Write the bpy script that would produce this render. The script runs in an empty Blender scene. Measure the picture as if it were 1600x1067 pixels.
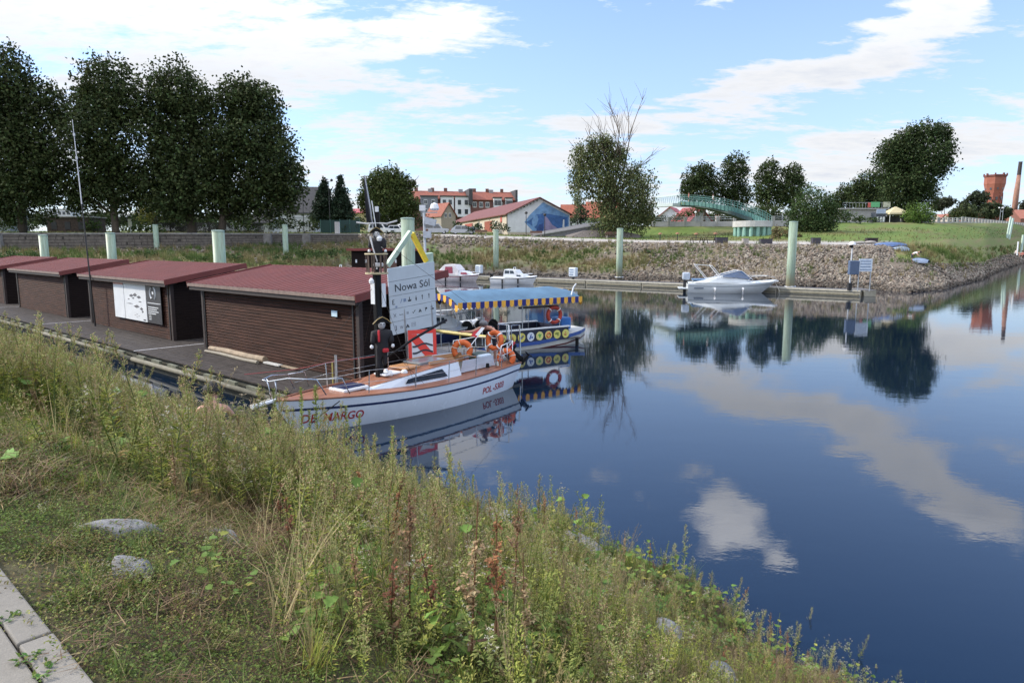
import bpy, bmesh, math, random
import numpy as np
from mathutils import Vector, Matrix, Euler
R = math.radians
PI = math.pi
SC = bpy.context.scene
COL = SC.collection
random.seed(7)
RNG = np.random.default_rng(11)

# ------------------------------------------------------------ camera, sky, sun
CAM_H, PITCH, FPX = 4.0, R(7.923), 1067.0
cam_d = bpy.data.cameras.new('camera')
cam = bpy.data.objects.new('camera', cam_d); COL.objects.link(cam)
cam_d.sensor_width = 36; cam_d.lens = FPX / 1600 * 36
cam_d.clip_start = 0.05; cam_d.clip_end = 6000
cam.location = (0, 0, CAM_H); cam.rotation_euler = (PI / 2 - PITCH, 0, 0)
SC.camera = cam
SC.view_settings.view_transform = 'Standard'; SC.view_settings.look = 'None'
SC.view_settings.gamma = 1; SC.view_settings.use_curve_mapping = False
SC.view_settings.exposure = 1.05
SC.render.engine = 'CYCLES'
SC.cycles.max_bounces = 6; SC.cycles.transparent_max_bounces = 8
SC.cycles.sample_clamp_indirect = 6

SUN_AZ, SUN_EL = -78.0, 30.0        # degrees clockwise from the view direction, elevation
sun_d = bpy.data.lights.new('sun', 'SUN'); sun_d.energy = 2.3; sun_d.angle = R(4); sun_d.color = (1, .90, .74)
sun = bpy.data.objects.new('sun', sun_d); COL.objects.link(sun)
sd = Vector((math.sin(R(SUN_AZ)) * math.cos(R(SUN_EL)), math.cos(R(SUN_AZ)) * math.cos(R(SUN_EL)), math.sin(R(SUN_EL))))
sun.rotation_euler = sd.to_track_quat('Z', 'Y').to_euler()

class NB:
    """small node-building helper"""
    def __init__(s, nt): s.nt = nt; s.n = nt.nodes; s.l = nt.links
    def node(s, t, **k):
        o = s.n.new(t)
        for a, v in k.items():
            if isinstance(v, dict) and a == 'ins':
                for i, w in v.items(): s.put(o.inputs[i], w)
            else: setattr(o, a, v)
        return o
    def put(s, sock, w):
        if isinstance(w, bpy.types.NodeSocket): s.l.new(w, sock)
        else: sock.default_value = w
    def m(s, op, *a):
        o = s.n.new('ShaderNodeMath'); o.operation = op
        for i, w in enumerate(a): s.put(o.inputs[i], w)
        return o.outputs[0]
    def ramp(s, fac, stops, interp='LINEAR'):
        o = s.n.new('ShaderNodeValToRGB'); o.color_ramp.interpolation = interp
        e = o.color_ramp.elements
        while len(e) > 1: e.remove(e[-1])
        for i, (p, c) in enumerate(stops):
            x = e[0] if i == 0 else e.new(p)
            x.position = p; x.color = (c, c, c, 1) if isinstance(c, (int, float)) else (*c, 1)
        s.l.new(fac, o.inputs[0]); return o.outputs[0]
    def noise(s, vec, scale, detail=4, rough=.55, dist=0):
        o = s.n.new('ShaderNodeTexNoise')
        if vec is not None: s.l.new(vec, o.inputs['Vector'])
        o.inputs['Scale'].default_value = scale; o.inputs['Detail'].default_value = detail
        o.inputs['Roughness'].default_value = rough; o.inputs['Distortion'].default_value = dist
        return o.outputs['Fac']
    def mix(s, fac, a, b, mode='MIX'):
        o = s.n.new('ShaderNodeMix'); o.data_type = 'RGBA'; o.blend_type = mode
        s.put(o.inputs[0], fac)
        for i, w in ((6, a), (7, b)):
            if isinstance(w, tuple): w = (*w[:3], 1)
            s.put(o.inputs[i], w)
        return o.outputs[2]
    def mapping(s, vec, scale=(1, 1, 1), rot=(0, 0, 0), loc=(0, 0, 0)):
        o = s.n.new('ShaderNodeMapping'); s.l.new(vec, o.inputs[0])
        o.inputs['Scale'].default_value = scale; o.inputs['Rotation'].default_value = rot; o.inputs['Location'].default_value = loc
        return o.outputs[0]

W = bpy.data.worlds.new('World'); SC.world = W; W.use_nodes = True
def build_sky():
    nt = W.node_tree; nt.nodes.clear(); b = NB(nt)
    sky = b.node('ShaderNodeTexSky', sky_type='NISHITA', sun_disc=False)
    sky.sun_elevation = R(SUN_EL); sky.sun_rotation = R(SUN_AZ); sky.air_density = 1.0; sky.dust_density = .6; sky.ozone_density = 3.0
    tc = b.node('ShaderNodeTexCoord').outputs['Generated']
    sp = b.node('ShaderNodeSeparateXYZ'); b.l.new(tc, sp.inputs[0])
    x, y, z = sp.outputs
    zc = b.m('MAXIMUM', z, 0.0)
    az = b.m('MULTIPLY', b.m('ARCTAN2', x, y), 180 / PI)
    el = b.m('MULTIPLY', b.m('ARCSINE', z), 180 / PI)
    # cloud-deck coordinates: directions projected on a plane high above, so that clouds flatten towards the horizon
    den = b.m('ADD', zc, .12)
    cv = b.node('ShaderNodeCombineXYZ'); b.put(cv.inputs[0], b.m('DIVIDE', x, den)); b.put(cv.inputs[1], b.m('DIVIDE', y, den))
    cv = b.mapping(cv.outputs[0], rot=(0, 0, R(-24)), scale=(.8, 1.35, 1))
    n1 = b.noise(cv, 1.5, 9, .58, .3)
    n2 = b.noise(b.mapping(cv, loc=(5.2, 1.7, 0)), 4.6, 7, .62, .2)
    n3 = b.noise(b.mapping(cv, loc=(1.2, 7.7, 0)), 15.0, 5, .65, .1)
    # warp az / el so the cloud masses get ragged borders
    wv = b.node('ShaderNodeTexNoise'); b.l.new(cv, wv.inputs['Vector']); wv.inputs['Scale'].default_value = 3.2; wv.inputs['Detail'].default_value = 6
    ws = b.node('ShaderNodeSeparateXYZ'); b.l.new(wv.outputs['Color'], ws.inputs[0])
    azw = b.m('ADD', az, b.m('MULTIPLY', b.m('SUBTRACT', ws.outputs[0], .5), 11.0))
    elw = b.m('ADD', el, b.m('MULTIPLY', b.m('SUBTRACT', ws.outputs[1], .5), 6.0))
    tot = None
    def blob(a0, e0, sa, se, rot, amp):
        nonlocal tot
        c, s = math.cos(R(rot)), math.sin(R(rot))
        da = b.m('SUBTRACT', azw, a0); de = b.m('SUBTRACT', elw, e0)
        u = b.m('DIVIDE', b.m('ADD', b.m('MULTIPLY', da, c), b.m('MULTIPLY', de, s)), sa)
        v = b.m('DIVIDE', b.m('SUBTRACT', b.m('MULTIPLY', de, c), b.m('MULTIPLY', da, s)), se)
        q = b.m('ADD', b.m('MULTIPLY', u, u), b.m('MULTIPLY', v, v))
        g = b.m('MULTIPLY', b.m('EXPONENT', b.m('MULTIPLY', q, -1.0)), amp)
        tot = g if tot is None else b.m('ADD', tot, g)
    for bl in CLOUDS: blob(*bl)
    dens = b.m('ADD', b.m('MULTIPLY', b.m('SUBTRACT', n1, .5), 1.9), b.m('ADD', b.m('MULTIPLY', b.m('SUBTRACT', n2, .5), 1.15), b.m('MULTIPLY', b.m('SUBTRACT', n3, .5), .75)))
    dens = b.m('ADD', b.m('ADD', dens, tot), b.m('ADD', b.m('MULTIPLY', b.m('MAXIMUM', b.m('MULTIPLY', y, -1.0), 0.0), .55), b.ramp(z, [(.68, 0.0), (.88, .6)])))      # unseen cloud added behind the viewer and overhead, to neutralise the blue light
    cover = b.ramp(dens, [(.17, 0.0), (.31, .42), (.47, .87), (.72, 1.0)])
    # thick parts shade grey-lavender, thin edges are bright
    thick = b.ramp(b.m('ADD', b.m('MULTIPLY', dens, .55), b.m('MULTIPLY', n2, .45)), [(.30, (4.35, 4.35, 4.38)), (.55, (4.3, 4.3, 4.35)), (.76, (3.9, 4.0, 4.2)), (1.0, (3.35, 3.5, 3.9))])
    hi = b.ramp(b.m('DIVIDE', el, 30.0), [(.42, 1.0), (.6, 1.3), (.76, 2.7)])      # clouds higher up are lit by the sun, those low down are veiled
    hz = b.ramp(b.m('DIVIDE', el, 30.0), [(0.0, 1.0), (.3, .55), (1.0, 0.0)])
    tv = b.node('ShaderNodeVectorMath', operation='MULTIPLY'); b.l.new(sky.outputs[0], tv.inputs[0]); tv.inputs[1].default_value = (.98, 1.14, 1.42)
    skyc = b.mix(b.m('ADD', .06, b.m('MULTIPLY', hz, .66)), tv.outputs[0], (3.5, 3.9, 4.5))
    tk = b.node('ShaderNodeVectorMath', operation='MULTIPLY'); b.l.new(thick, tk.inputs[0]); b.l.new(hi, tk.inputs[1])
    col = b.mix(b.m('MULTIPLY', cover, .96), skyc, tk.outputs[0])
    bg = b.node('ShaderNodeBackground'); b.l.new(col, bg.inputs[0]); bg.inputs[1].default_value = 0.105
    out = b.node('ShaderNodeOutputWorld'); b.l.new(bg.outputs[0], out.inputs[0])
# azimuth, elevation, spread along, spread across, tilt, weight
CLOUDS = [
    (-33, 18.5, 9, 3.5, 0, .95), (-36, 9, 14, 6, 0, .38), (-21, 14.0, 10, 3.2, 4, .5), (-8, 16.0, 8, 2.0, 10, .55), (-14, 11, 8, 3, 0, .28),
    (-4, 11.8, 5, .8, 3, .42), (-12, 5.5, 9, 3.4, 0, .32), (3, 6, 9, 2.2, 4, .32), (8, 9.5, 7, 1.6, 6, .42),
    (19, 11.8, 9, 1.5, 13, .56), (30, 15, 8, 1.5, 24, .66), (33, 18.0, 5, 1.4, 20, .6), (22, 6.2, 10, 2.0, 6, .48), (33, 7.5, 9, 2.3, 8, .55),
    (2, 2.5, 30, 2.0, 0, .3), (17.5, 20.2, 4.0, 3.4, 35, .85), (13, 16.8, 4, 1.2, 0, .2), (23.5, 23.8, 1.6, 1.2, 0, .65), (9, 19.2, 4, 1.2, -8, .55), (20.5, 26.5, 1.5, .8, 0, .45),
    (8, 29, 14, 7, 0, -.55), (30, 27, 9, 6, 0, -.45), (10, 14.4, 12, 2.3, 6, -.42), (22, 17, 7, 1.8, 18, -.35), (-38, 34, 20, 7, 0, .3),
]
build_sky()

# ------------------------------------------------------------ places
def spot(px, py, z=0.0):
    """ground point that a look-out at the camera's place sees at a photo pixel, on level z"""
    a = (px - 800) / FPX; b = -(py - 533.5) / FPX
    c, s = math.cos(PITCH), math.sin(PITCH)
    dx, dy, dz = a, c + b * s, -s + b * c
    t = (z - CAM_H) / dz
    return Vector((dx * t, dy * t, z))
def spotY(px, py, Y):
    a = (px - 800) / FPX; b = -(py - 533.5) / FPX
    c, s = math.cos(PITCH), math.sin(PITCH)
    t = Y / (c + b * s)
    return Vector((a * t, Y, CAM_H + (-s + b * c) * t))
QA = math.atan2(-.667, .745)                 # the quay's own axes: a along the pontoon, n across it
def AN(a, n, z=0.0): return Vector((a * math.cos(QA) - n * math.sin(QA), a * math.sin(QA) + n * math.cos(QA), z))
def an_of(x, y): return (x * math.cos(QA) + y * math.sin(QA), -x * math.sin(QA) + y * math.cos(QA))

# ------------------------------------------------------------ scene helpers
def put(o, parent=None):
    COL.objects.link(o)
    if parent is not None: o.parent = parent
    return o
def tag(o, label=None, cat=None, group=None, kind=None):
    if label: o['label'] = label
    if cat: o['category'] = cat
    if group: o['group'] = group
    if kind: o['kind'] = kind
    return o
def thing(name, label, cat, loc=(0, 0, 0), rz=0.0, group=None, sc=1.0):
    o = bpy.data.objects.new(name, None); put(o)
    o.empty_display_size = .2
    o.location = loc; o.rotation_euler = (0, 0, rz); o.scale = (sc, sc, sc)
    return tag(o, label, cat, group)
def dup(o, parent=None, **k):
    c = o.copy(); COL.objects.link(c)
    if parent is not None: c.parent = parent
    for ch in o.children: dup(ch, c)
    for a, v in k.items():
        if a in ('label', 'group', 'category'): c[a] = v
        else: setattr(c, a, v)
    return c

class MB:
    def __init__(s): s.v = []; s.f = []; s.c = None
    def add(s, vs, fs, M=None):
        o = len(s.v)
        s.v += [tuple(M @ Vector(p)) for p in vs] if M is not None else [tuple(p) for p in vs]
        s.f += [tuple(i + o for i in f) for f in fs]
        return s
    def box(s, c, d, rz=0.0, M=None, taper=1.0):
        x, y, z = d[0] / 2, d[1] / 2, d[2] / 2
        vs = [(-x, -y, -z), (x, -y, -z), (x, y, -z), (-x, y, -z), (-x * taper, -y * taper, z), (x * taper, -y * taper, z), (x * taper, y * taper, z), (-x * taper, y * taper, z)]
        T = Matrix.Translation(c) @ Matrix.Rotation(rz, 4, 'Z')
        if M is not None: T = T @ M
        return s.add(vs, [(0, 3, 2, 1), (4, 5, 6, 7), (0, 1, 5, 4), (1, 2, 6, 5), (2, 3, 7, 6), (3, 0, 4, 7)], T)
    def bar(s, p0, p1, w, h=None):
        """rectangular bar between two points"""
        p0, p1 = Vector(p0), Vector(p1); d = p1 - p0; L = d.length; h = h or w
        q = d.to_track_quat('X', 'Z').to_matrix().to_4x4()
        return s.box((p0 + p1) / 2, (0, 0, 0)) if L < 1e-6 else s.add(*_unitbox(L, w, h), Matrix.Translation((p0 + p1) / 2) @ q)
    def cyl(s, p0, p1, r0, r1=None, n=10, caps=True):
        p0, p1 = Vector(p0), Vector(p1); r1 = r0 if r1 is None else r1
        q = (p1 - p0).to_track_quat('Z', 'Y').to_matrix()
        vs = []
        for p, r in ((p0, r0), (p1, r1)):
            for i in range(n):
                a = 2 * PI * i / n; vs.append(p + q @ Vector((r * math.cos(a), r * math.sin(a), 0)))
        fs = [(i, (i + 1) % n, n + (i + 1) % n, n + i) for i in range(n)]
        if caps: fs += [tuple(range(n))[::-1], tuple(range(n, 2 * n))]
        return s.add(vs, fs)
    def tube(s, pts, r, n=6):
        pts = [Vector(p) for p in pts]; m = len(pts); vs = []
        rr = r if isinstance(r, (list, tuple)) else [r] * m
        for k, p in enumerate(pts):
            d = (pts[min(k + 1, m - 1)] - pts[max(k - 1, 0)]).normalized()
            q = d.to_track_quat('Z', 'Y').to_matrix()
            for i in range(n):
                a = 2 * PI * i / n; vs.append(p + q @ Vector((rr[k] * math.cos(a), rr[k] * math.sin(a), 0)))
        fs = [(k * n + i, k * n + (i + 1) % n, (k + 1) * n + (i + 1) % n, (k + 1) * n + i) for k in range(m - 1) for i in range(n)]
        fs += [tuple(range(n))[::-1], tuple(range((m - 1) * n, m * n))]
        return s.add(vs, fs)
    def lathe(s, prof, c=(0, 0, 0), n=16, M=None):
        vs = []; m = len(prof)
        for r, z in prof:
            for i in range(n):
                a = 2 * PI * i / n; vs.append((c[0] + r * math.cos(a), c[1] + r * math.sin(a), c[2] + z))
        fs = [(k * n + i, k * n + (i + 1) % n, (k + 1) * n + (i + 1) % n, (k + 1) * n + i) for k in range(m - 1) for i in range(n)]
        fs += [tuple(range(n))[::-1], tuple(range((m - 1) * n, m * n))]
        return s.add(vs, fs, M)
    def loft(s, rings, close=True, caps=True):
        n = len(rings[0]); o = len(s.v)
        for r in rings: s.v += [tuple(p) for p in r]
        e = n if close else n - 1
        for k in range(len(rings) - 1):
            for i in range(e):
                s.f.append((o + k * n + i, o + k * n + (i + 1) % n, o + (k + 1) * n + (i + 1) % n, o + (k + 1) * n + i))
        if caps and close:
            s.f.append(tuple(range(o, o + n))[::-1]); s.f.append(tuple(range(o + (len(rings) - 1) * n, o + len(rings) * n)))
        return s
    def prism(s, poly, h, M=None, z0=0.0):
        n = len(poly)
        vs = [(p[0], p[1], z0) for p in poly] + [(p[0], p[1], z0 + h) for p in poly]
        fs = [tuple(range(n))[::-1], tuple(range(n, 2 * n))] + [(i, (i + 1) % n, n + (i + 1) % n, n + i) for i in range(n)]
        return s.add(vs, fs, M)
    def torus(s, c, Rr, r, n=24, k=10, M=None, a0=0.0, a1=2 * PI):
        vs = []; full = abs(a1 - a0 - 2 * PI) < 1e-6; nn = n if full else n + 1
        for i in range(nn):
            a = a0 + (a1 - a0) * i / n
            for j in range(k):
                t = 2 * PI * j / k; q = Rr + r * math.cos(t)
                vs.append((q * math.cos(a), q * math.sin(a), r * math.sin(t)))
        fs = [((i % nn) * k + j, ((i + 1) % nn) * k + j, ((i + 1) % nn) * k + (j + 1) % k, (i % nn) * k + (j + 1) % k) for i in range(n) for j in range(k)]
        T = Matrix.Translation(c)
        if M is not None: T = T @ M
        return s.add(vs, fs, T)
    def build(s, name, mat=None, parent=None, smooth=False, loc=None, rot=None, bevel=0, kind=None, auto=None):
        me = bpy.data.meshes.new(name); me.from_pydata(s.v, [], s.f); me.validate(); me.update()
        o = bpy.data.objects.new(name, me)
        if mat: me.materials.append(mat)
        if smooth: me.shade_smooth()
        put(o, parent)
        if loc is not None: o.location = loc
        if rot is not None: o.rotation_euler = rot
        if bevel:
            md = o.modifiers.new('bevel', 'BEVEL'); md.width = bevel; md.segments = 2; md.limit_method = 'ANGLE'
        if kind: o['kind'] = kind
        return o
def _unitbox(L, w, h):
    x, y, z = L / 2, w / 2, h / 2
    return ([(-x, -y, -z), (x, -y, -z), (x, y, -z), (-x, y, -z), (-x, -y, z), (x, -y, z), (x, y, z), (-x, y, z)],
            [(0, 3, 2, 1), (4, 5, 6, 7), (0, 1, 5, 4), (1, 2, 6, 5), (2, 3, 7, 6), (3, 0, 4, 7)])

def np_mesh(name, V, Fv, mat, parent=None, colors=None, smooth=False, nside=3, kind=None, link=True):
    """fast mesh from numpy arrays: V (n,3), Fv (m,nside), optional per-vertex colours (n,3)"""
    me = bpy.data.meshes.new(name); n, m = len(V), len(Fv)
    me.vertices.add(n); me.vertices.foreach_set('co', np.ascontiguousarray(V, dtype=np.float32).ravel())
    me.loops.add(m * nside); me.loops.foreach_set('vertex_index', np.ascontiguousarray(Fv, dtype=np.int32).ravel())
    me.polygons.add(m); me.polygons.foreach_set('loop_start', np.arange(0, m * nside, nside, dtype=np.int32))
    me.polygons.foreach_set('loop_total', np.full(m, nside, dtype=np.int32))
    if smooth: me.polygons.foreach_set('use_smooth', np.ones(m, dtype=bool))
    me.update(calc_edges=True)
    if colors is not None:
        ca = me.color_attributes.new('Col', 'FLOAT_COLOR', 'POINT')
        c4 = np.ones((n, 4), dtype=np.float32); c4[:, :3] = colors
        ca.data.foreach_set('color', c4.ravel())
    if mat: me.materials.append(mat)
    o = bpy.data.objects.new(name, me)
    if link: put(o, parent)
    if kind: o['kind'] = kind
    return o
def rand_rot(n, rng=RNG):
    q = rng.normal(size=(n, 4)); q /= np.linalg.norm(q, axis=1)[:, None]
    w, x, y, z = q.T
    return np.stack([np.stack([1 - 2 * (y * y + z * z), 2 * (x * y - z * w), 2 * (x * z + y * w)], -1),
                     np.stack([2 * (x * y + z * w), 1 - 2 * (x * x + z * z), 2 * (y * z - x * w)], -1),
                     np.stack([2 * (x * z - y * w), 2 * (y * z + x * w), 1 - 2 * (x * x + y * y)], -1)], 1)
def z_rot(ang):
    c, s = np.cos(ang), np.sin(ang); o = np.zeros_like(c); e = np.ones_like(c)
    return np.stack([np.stack([c, -s, o], -1), np.stack([s, c, o], -1), np.stack([o, o, e], -1)], 1)
def scatter(tv, tf, P, Rm, S, colors=None):
    """join copies of a template mesh (tv, tf) at P with rotations Rm and scales S"""
    n, k = len(P), len(tv)
    S = np.asarray(S, float)
    if S.ndim == 1: S = np.repeat(S[:, None], 3, 1)
    V = np.einsum('nij,nkj->nki', Rm, tv[None] * S[:, None, :]) + P[:, None, :]
    Fv = tf[None] + (np.arange(n) * k)[:, None, None]
    C = None if colors is None else np.repeat(colors[:, None, :], k, 1).reshape(-1, 3)
    return V.reshape(-1, 3), Fv.reshape(-1, tf.shape[1]), C
def vnoise(x, y, seed=0):
    """smooth value noise on arrays"""
    x = np.asarray(x, float); y = np.asarray(y, float)
    xi, yi = np.floor(x).astype(int), np.floor(y).astype(int); xf, yf = x - xi, y - yi
    def h(i, j):
        k = (i * 374761393 + j * 668265263 + seed * 982451653) & 0xffffffff
        k = ((k ^ (k >> 13)) * 1274126177) & 0xffffffff
        return ((k ^ (k >> 16)) & 0xffff) / 65535.0
    u, v = xf * xf * (3 - 2 * xf), yf * yf * (3 - 2 * yf)
    return (h(xi, yi) * (1 - u) + h(xi + 1, yi) * u) * (1 - v) + (h(xi, yi + 1) * (1 - u) + h(xi + 1, yi + 1) * u) * v
def fbm(x, y, seed=0, o=4):
    t = 0; a = .5
    for k in range(o): t = t + a * vnoise(x * 2 ** k, y * 2 ** k, seed + k); a *= .5
    return t

# ------------------------------------------------------------ materials
MATS = {}
def mat(name, col, rough=.7, var=.15, scale=6, metal=0.0, bump=0.0, bscale=None, spec=.5, stretch=(1, 1, 1), col2=None, trans=0, emit=None, streak=0):
    if name in MATS: return MATS[name]
    m = bpy.data.materials.new(name); m.use_nodes = True; b = NB(m.node_tree)
    p = b.n['Principled BSDF']
    tc = b.node('ShaderNodeTexCoord').outputs['Object']
    v = b.mapping(tc, scale=stretch)
    n = b.noise(v, scale, 6, .6)
    hi = tuple(min(1, c * (1 + var)) for c in col) if col2 is None else col2
    lo = tuple(c * (1 - var) for c in col) if col2 is None else col
    c = b.mix(b.ramp(n, [(.3, 0), (.7, 1)]), lo, hi)
    if streak:
        s2 = b.noise(b.mapping(tc, scale=(3, 3, .25)), 5, 5, .6)
        c = b.mix(b.m('MULTIPLY', b.ramp(s2, [(.5, 0), (.75, 1)]), streak), c, tuple(x * .45 for x in col))
    b.l.new(c, p.inputs['Base Color'])
    p.inputs['Metallic'].default_value = metal
    rn = b.m('ADD', rough - .08, b.m('MULTIPLY', b.noise(v, scale * 2.3, 3), .16)); b.l.new(rn, p.inputs['Roughness'])
    p.inputs['Specular IOR Level'].default_value = spec
    if bump:
        bp = b.node('ShaderNodeBump'); bp.inputs['Strength'].default_value = bump; bp.inputs['Distance'].default_value = .02
        b.l.new(b.noise(v, bscale or scale * 3, 8, .65), bp.inputs['Height']); b.l.new(bp.outputs[0], p.inputs['Normal'])
    if trans: p.inputs['Transmission Weight'].default_value = trans
    if emit: p.inputs['Emission Color'].default_value = (*emit[0], 1); p.inputs['Emission Strength'].default_value = emit[1]
    MATS[name] = m; return m
def vmat(name, rough=.8, trans=0.0, var=.25, nscale=3.0, inst=0.0, bump=0.0, bscale=20, spec=.3):
    """material whose base colour comes from the mesh's own colour attribute, with noise variation"""
    if name in MATS: return MATS[name]
    m = bpy.data.materials.new(name); m.use_nodes = True; b = NB(m.node_tree)
    p = b.n['Principled BSDF']; out = b.n['Material Output']
    at = b.node('ShaderNodeAttribute', attribute_name='Col').outputs['Color']
    geo = b.node('ShaderNodeNewGeometry')
    n = b.noise(geo.outputs['Position'], nscale, 4, .6)
    f = b.m('ADD', 1 - var, b.m('MULTIPLY', n, 2 * var))
    if inst:
        r = b.node('ShaderNodeObjectInfo').outputs['Random']
        f = b.m('MULTIPLY', f, b.m('ADD', 1 - inst, b.m('MULTIPLY', r, 2 * inst)))
    mv = b.node('ShaderNodeVectorMath', operation='SCALE'); b.l.new(at, mv.inputs[0]); b.l.new(f, mv.inputs['Scale'])
    c = mv.outputs[0]
    b.l.new(c, p.inputs['Base Color']); p.inputs['Roughness'].default_value = rough; p.inputs['Specular IOR Level'].default_value = spec
    if bump:
        bp = b.node('ShaderNodeBump'); bp.inputs['Strength'].default_value = bump; bp.inputs['Distance'].default_value = .03
        b.l.new(b.noise(geo.outputs['Position'], bscale, 8, .7), bp.inputs['Height']); b.l.new(bp.outputs[0], p.inputs['Normal'])
    if trans:
        tr = b.node('ShaderNodeBsdfTranslucent'); b.l.new(c, tr.inputs[0])
        mx = b.node('ShaderNodeMixShader'); mx.inputs[0].default_value = trans
        b.l.new(p.outputs[0], mx.inputs[1]); b.l.new(tr.outputs[0], mx.inputs[2]); b.l.new(mx.outputs[0], out.inputs[0])
    MATS[name] = m; return m
def glass(name='window_glass', col=(.03, .04, .05)):
    if name in MATS: return MATS[name]
    m = mat(name, col, .08, .2, 2, spec=.8); return m
WHITE = mat('white_paint', (.72, .74, .76), .35, .05, 3, streak=.12)
DARK = mat('dark_paint', (.02, .02, .022), .5, .3, 5)
STEEL = mat('galvanised_steel', (.42, .44, .46), .38, .15, 8, metal=.6)
CHROME = mat('bright_steel_tube', (.62, .64, .66), .2, .08, 8, metal=.9)
GLASS = glass()
def text_mesh(body, size, extrude=0.002, align='LEFT', bold=0.0):
    cu = bpy.data.curves.new('lettering', 'FONT'); cu.body = body; cu.size = size; cu.extrude = extrude; cu.align_x = align
    cu.resolution_u = 3; cu.offset = bold
    o = bpy.data.objects.new('lettering', cu); COL.objects.link(o)
    bpy.context.view_layer.update()
    me = bpy.data.meshes.new_from_object(o.evaluated_get(bpy.context.evaluated_depsgraph_get()))
    bpy.data.objects.remove(o); return me
def text(body, size, m, parent, loc, rot, name='lettering', align='LEFT', extrude=.002, warp=None, bold=0.0):
    me = text_mesh(body, size, extrude, align, bold)
    if warp:
        for v in me.vertices: v.co = warp(v.co)
    me.materials.clear(); me.materials.append(m)
    o = bpy.data.objects.new(name, me); put(o, parent); o.location = loc; o.rotation_euler = rot
    return o
# ============================================================ WATER AND GROUND
def build_water():
    m = bpy.data.materials.new('river_water'); m.use_nodes = True; b = NB(m.node_tree)
    p = b.n['Principled BSDF']
    p.inputs['Base Color'].default_value = (.004, .012, .028, 1); p.inputs['Roughness'].default_value = .015
    p.inputs['IOR'].default_value = 1.55; p.inputs['Specular IOR Level'].default_value = .5
    geo = b.node('ShaderNodeNewGeometry').outputs['Position']
    n1 = b.noise(b.mapping(geo, scale=(.55, 1.0, 1), rot=(0, 0, R(25))), 1.3, 5, .55)
    n2 = b.noise(b.mapping(geo, scale=(1, 1.6, 1), rot=(0, 0, R(-15))), 7.0, 3, .5)
    # light breeze reaches the open river on the right, the basin stays calm
    sp = b.node('ShaderNodeSeparateXYZ'); b.l.new(geo, sp.inputs[0])
    open_ = b.ramp(b.m('DIVIDE', b.m('ADD', sp.outputs[0], b.m('MULTIPLY', b.noise(geo, .12, 3), 20.0)), 80.0), [(.42, .6), (.72, 1.6)])
    h = b.m('ADD', n1, b.m('MULTIPLY', n2, .16))
    bp = b.node('ShaderNodeBump'); bp.inputs['Distance'].default_value = .012
    b.l.new(b.m('MULTIPLY', open_, .30), bp.inputs['Strength'])
    b.l.new(h, bp.inputs['Height']); b.l.new(bp.outputs[0], p.inputs['Normal'])
    MB().add([(-900, -300, 0), (1800, -300, 0), (1800, 1500, 0), (-900, 1500, 0)], [(0, 1, 2, 3)]).build('water', m, kind='structure')
build_water()

PROF = {   # per direction (photo column): distance / height of bed, toe, mid bank, upper bank, crest, road back, slope, embankment, plateau, far land
    -900: [(40, -1), (46, .2), (55, 1.5), (66, 3.2), (66.6, 5.4), (76, 5.6), (100, 6), (140, 7), (250, 9), (1500, 16)],
    0: [(55, -1), (62, .5), (72, 2.2), (84, 3.5), (84.6, 5.45), (92, 5.65), (110, 6.2), (140, 7.0), (250, 9), (1500, 18)],
    300: [(60, -1), (68, .5), (80, 2.5), (92, 3.8), (92.6, 5.6), (100, 5.75), (120, 6.4), (140, 7.2), (250, 9), (1500, 18)],
    540: [(74, -1), (80, .3), (90, 2.6), (102, 4.4), (103, 5.7), (110, 5.95), (125, 6.4), (150, 7.3), (250, 9), (1500, 18)],
    620: [(80, -1), (85, .3), (93, 2.4), (103, 4.5), (106, 5.75), (113, 5.9), (125, 6.4), (150, 7.3), (250, 9), (1500, 18)],
    700: [(84, -1), (88, .3), (96, 2.3), (103, 4.4), (106, 5.45), (112, 5.95), (122, 6.2), (135, 7), (200, 9), (1500, 18)],
    850: [(86, -1), (89, .3), (94, 1.8), (100, 3.9), (103, 4.8), (108, 5.35), (118, 5.8), (130, 6.8), (180, 9), (1500, 19)],
    1000: [(78, -1), (82, .2), (88, 2.1), (93, 4.0), (95, 4.35), (100, 4.85), (115, 5.5), (125, 7.6), (170, 8.8), (1500, 20)],
    1200: [(69, -1), (73, .2), (79, 2.3), (84, 4.0), (86, 4.1), (92, 4.56), (105, 6.0), (125, 8.2), (170, 9), (1500, 22)],
    1370: [(62, -1), (64.5, .15), (70, 2.0), (76, 3.7), (78, 3.98), (84, 4.36), (110, 6.5), (135, 8.6), (165, 9.3), (1500, 24)],
    1430: [(58, -1), (60, .1), (68, 1.3), (76, 3.1), (82, 4.05), (88, 4.5), (110, 6.5), (140, 8.7), (170, 9.6), (1500, 26)],
    1480: [(61, -1), (64, .1), (71, 1.0), (80, 2.5), (90, 3.9), (100, 4.9), (120, 6.8), (150, 9.0), (190, 10.2), (1500, 28)],
    1540: [(78, -1), (84, .1), (90, .8), (100, 2.2), (112, 3.6), (124, 5.2), (150, 7.9), (180, 10.0), (220, 11), (1500, 32)],
    1580: [(120, -1), (132, .1), (142, 1.5), (152, 2.7), (164, 4), (180, 6.0), (200, 8.6), (225, 11.3), (260, 12), (1500, 34)],
    1640: [(215, -1), (228, .1), (236, 2), (246, 3.6), (262, 6), (275, 8.0), (290, 11.0), (305, 13), (330, 14), (1500, 38)],
    2600: [(420, -1), (440, .1), (450, 2), (460, 3.6), (470, 6), (480, 8.0), (495, 11.0), (505, 13), (560, 14), (1500, 44)],
}
_PX = np.array(sorted(PROF)); _PA = np.array([PROF[k] for k in _PX], float)      # (cols, 10, 2)
def far_profile(px):
    px = np.atleast_1d(px)
    return np.stack([np.stack([np.interp(px, _PX, _PA[:, k, j]) for j in (0, 1)], -1) for k in range(10)], 1)
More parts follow.
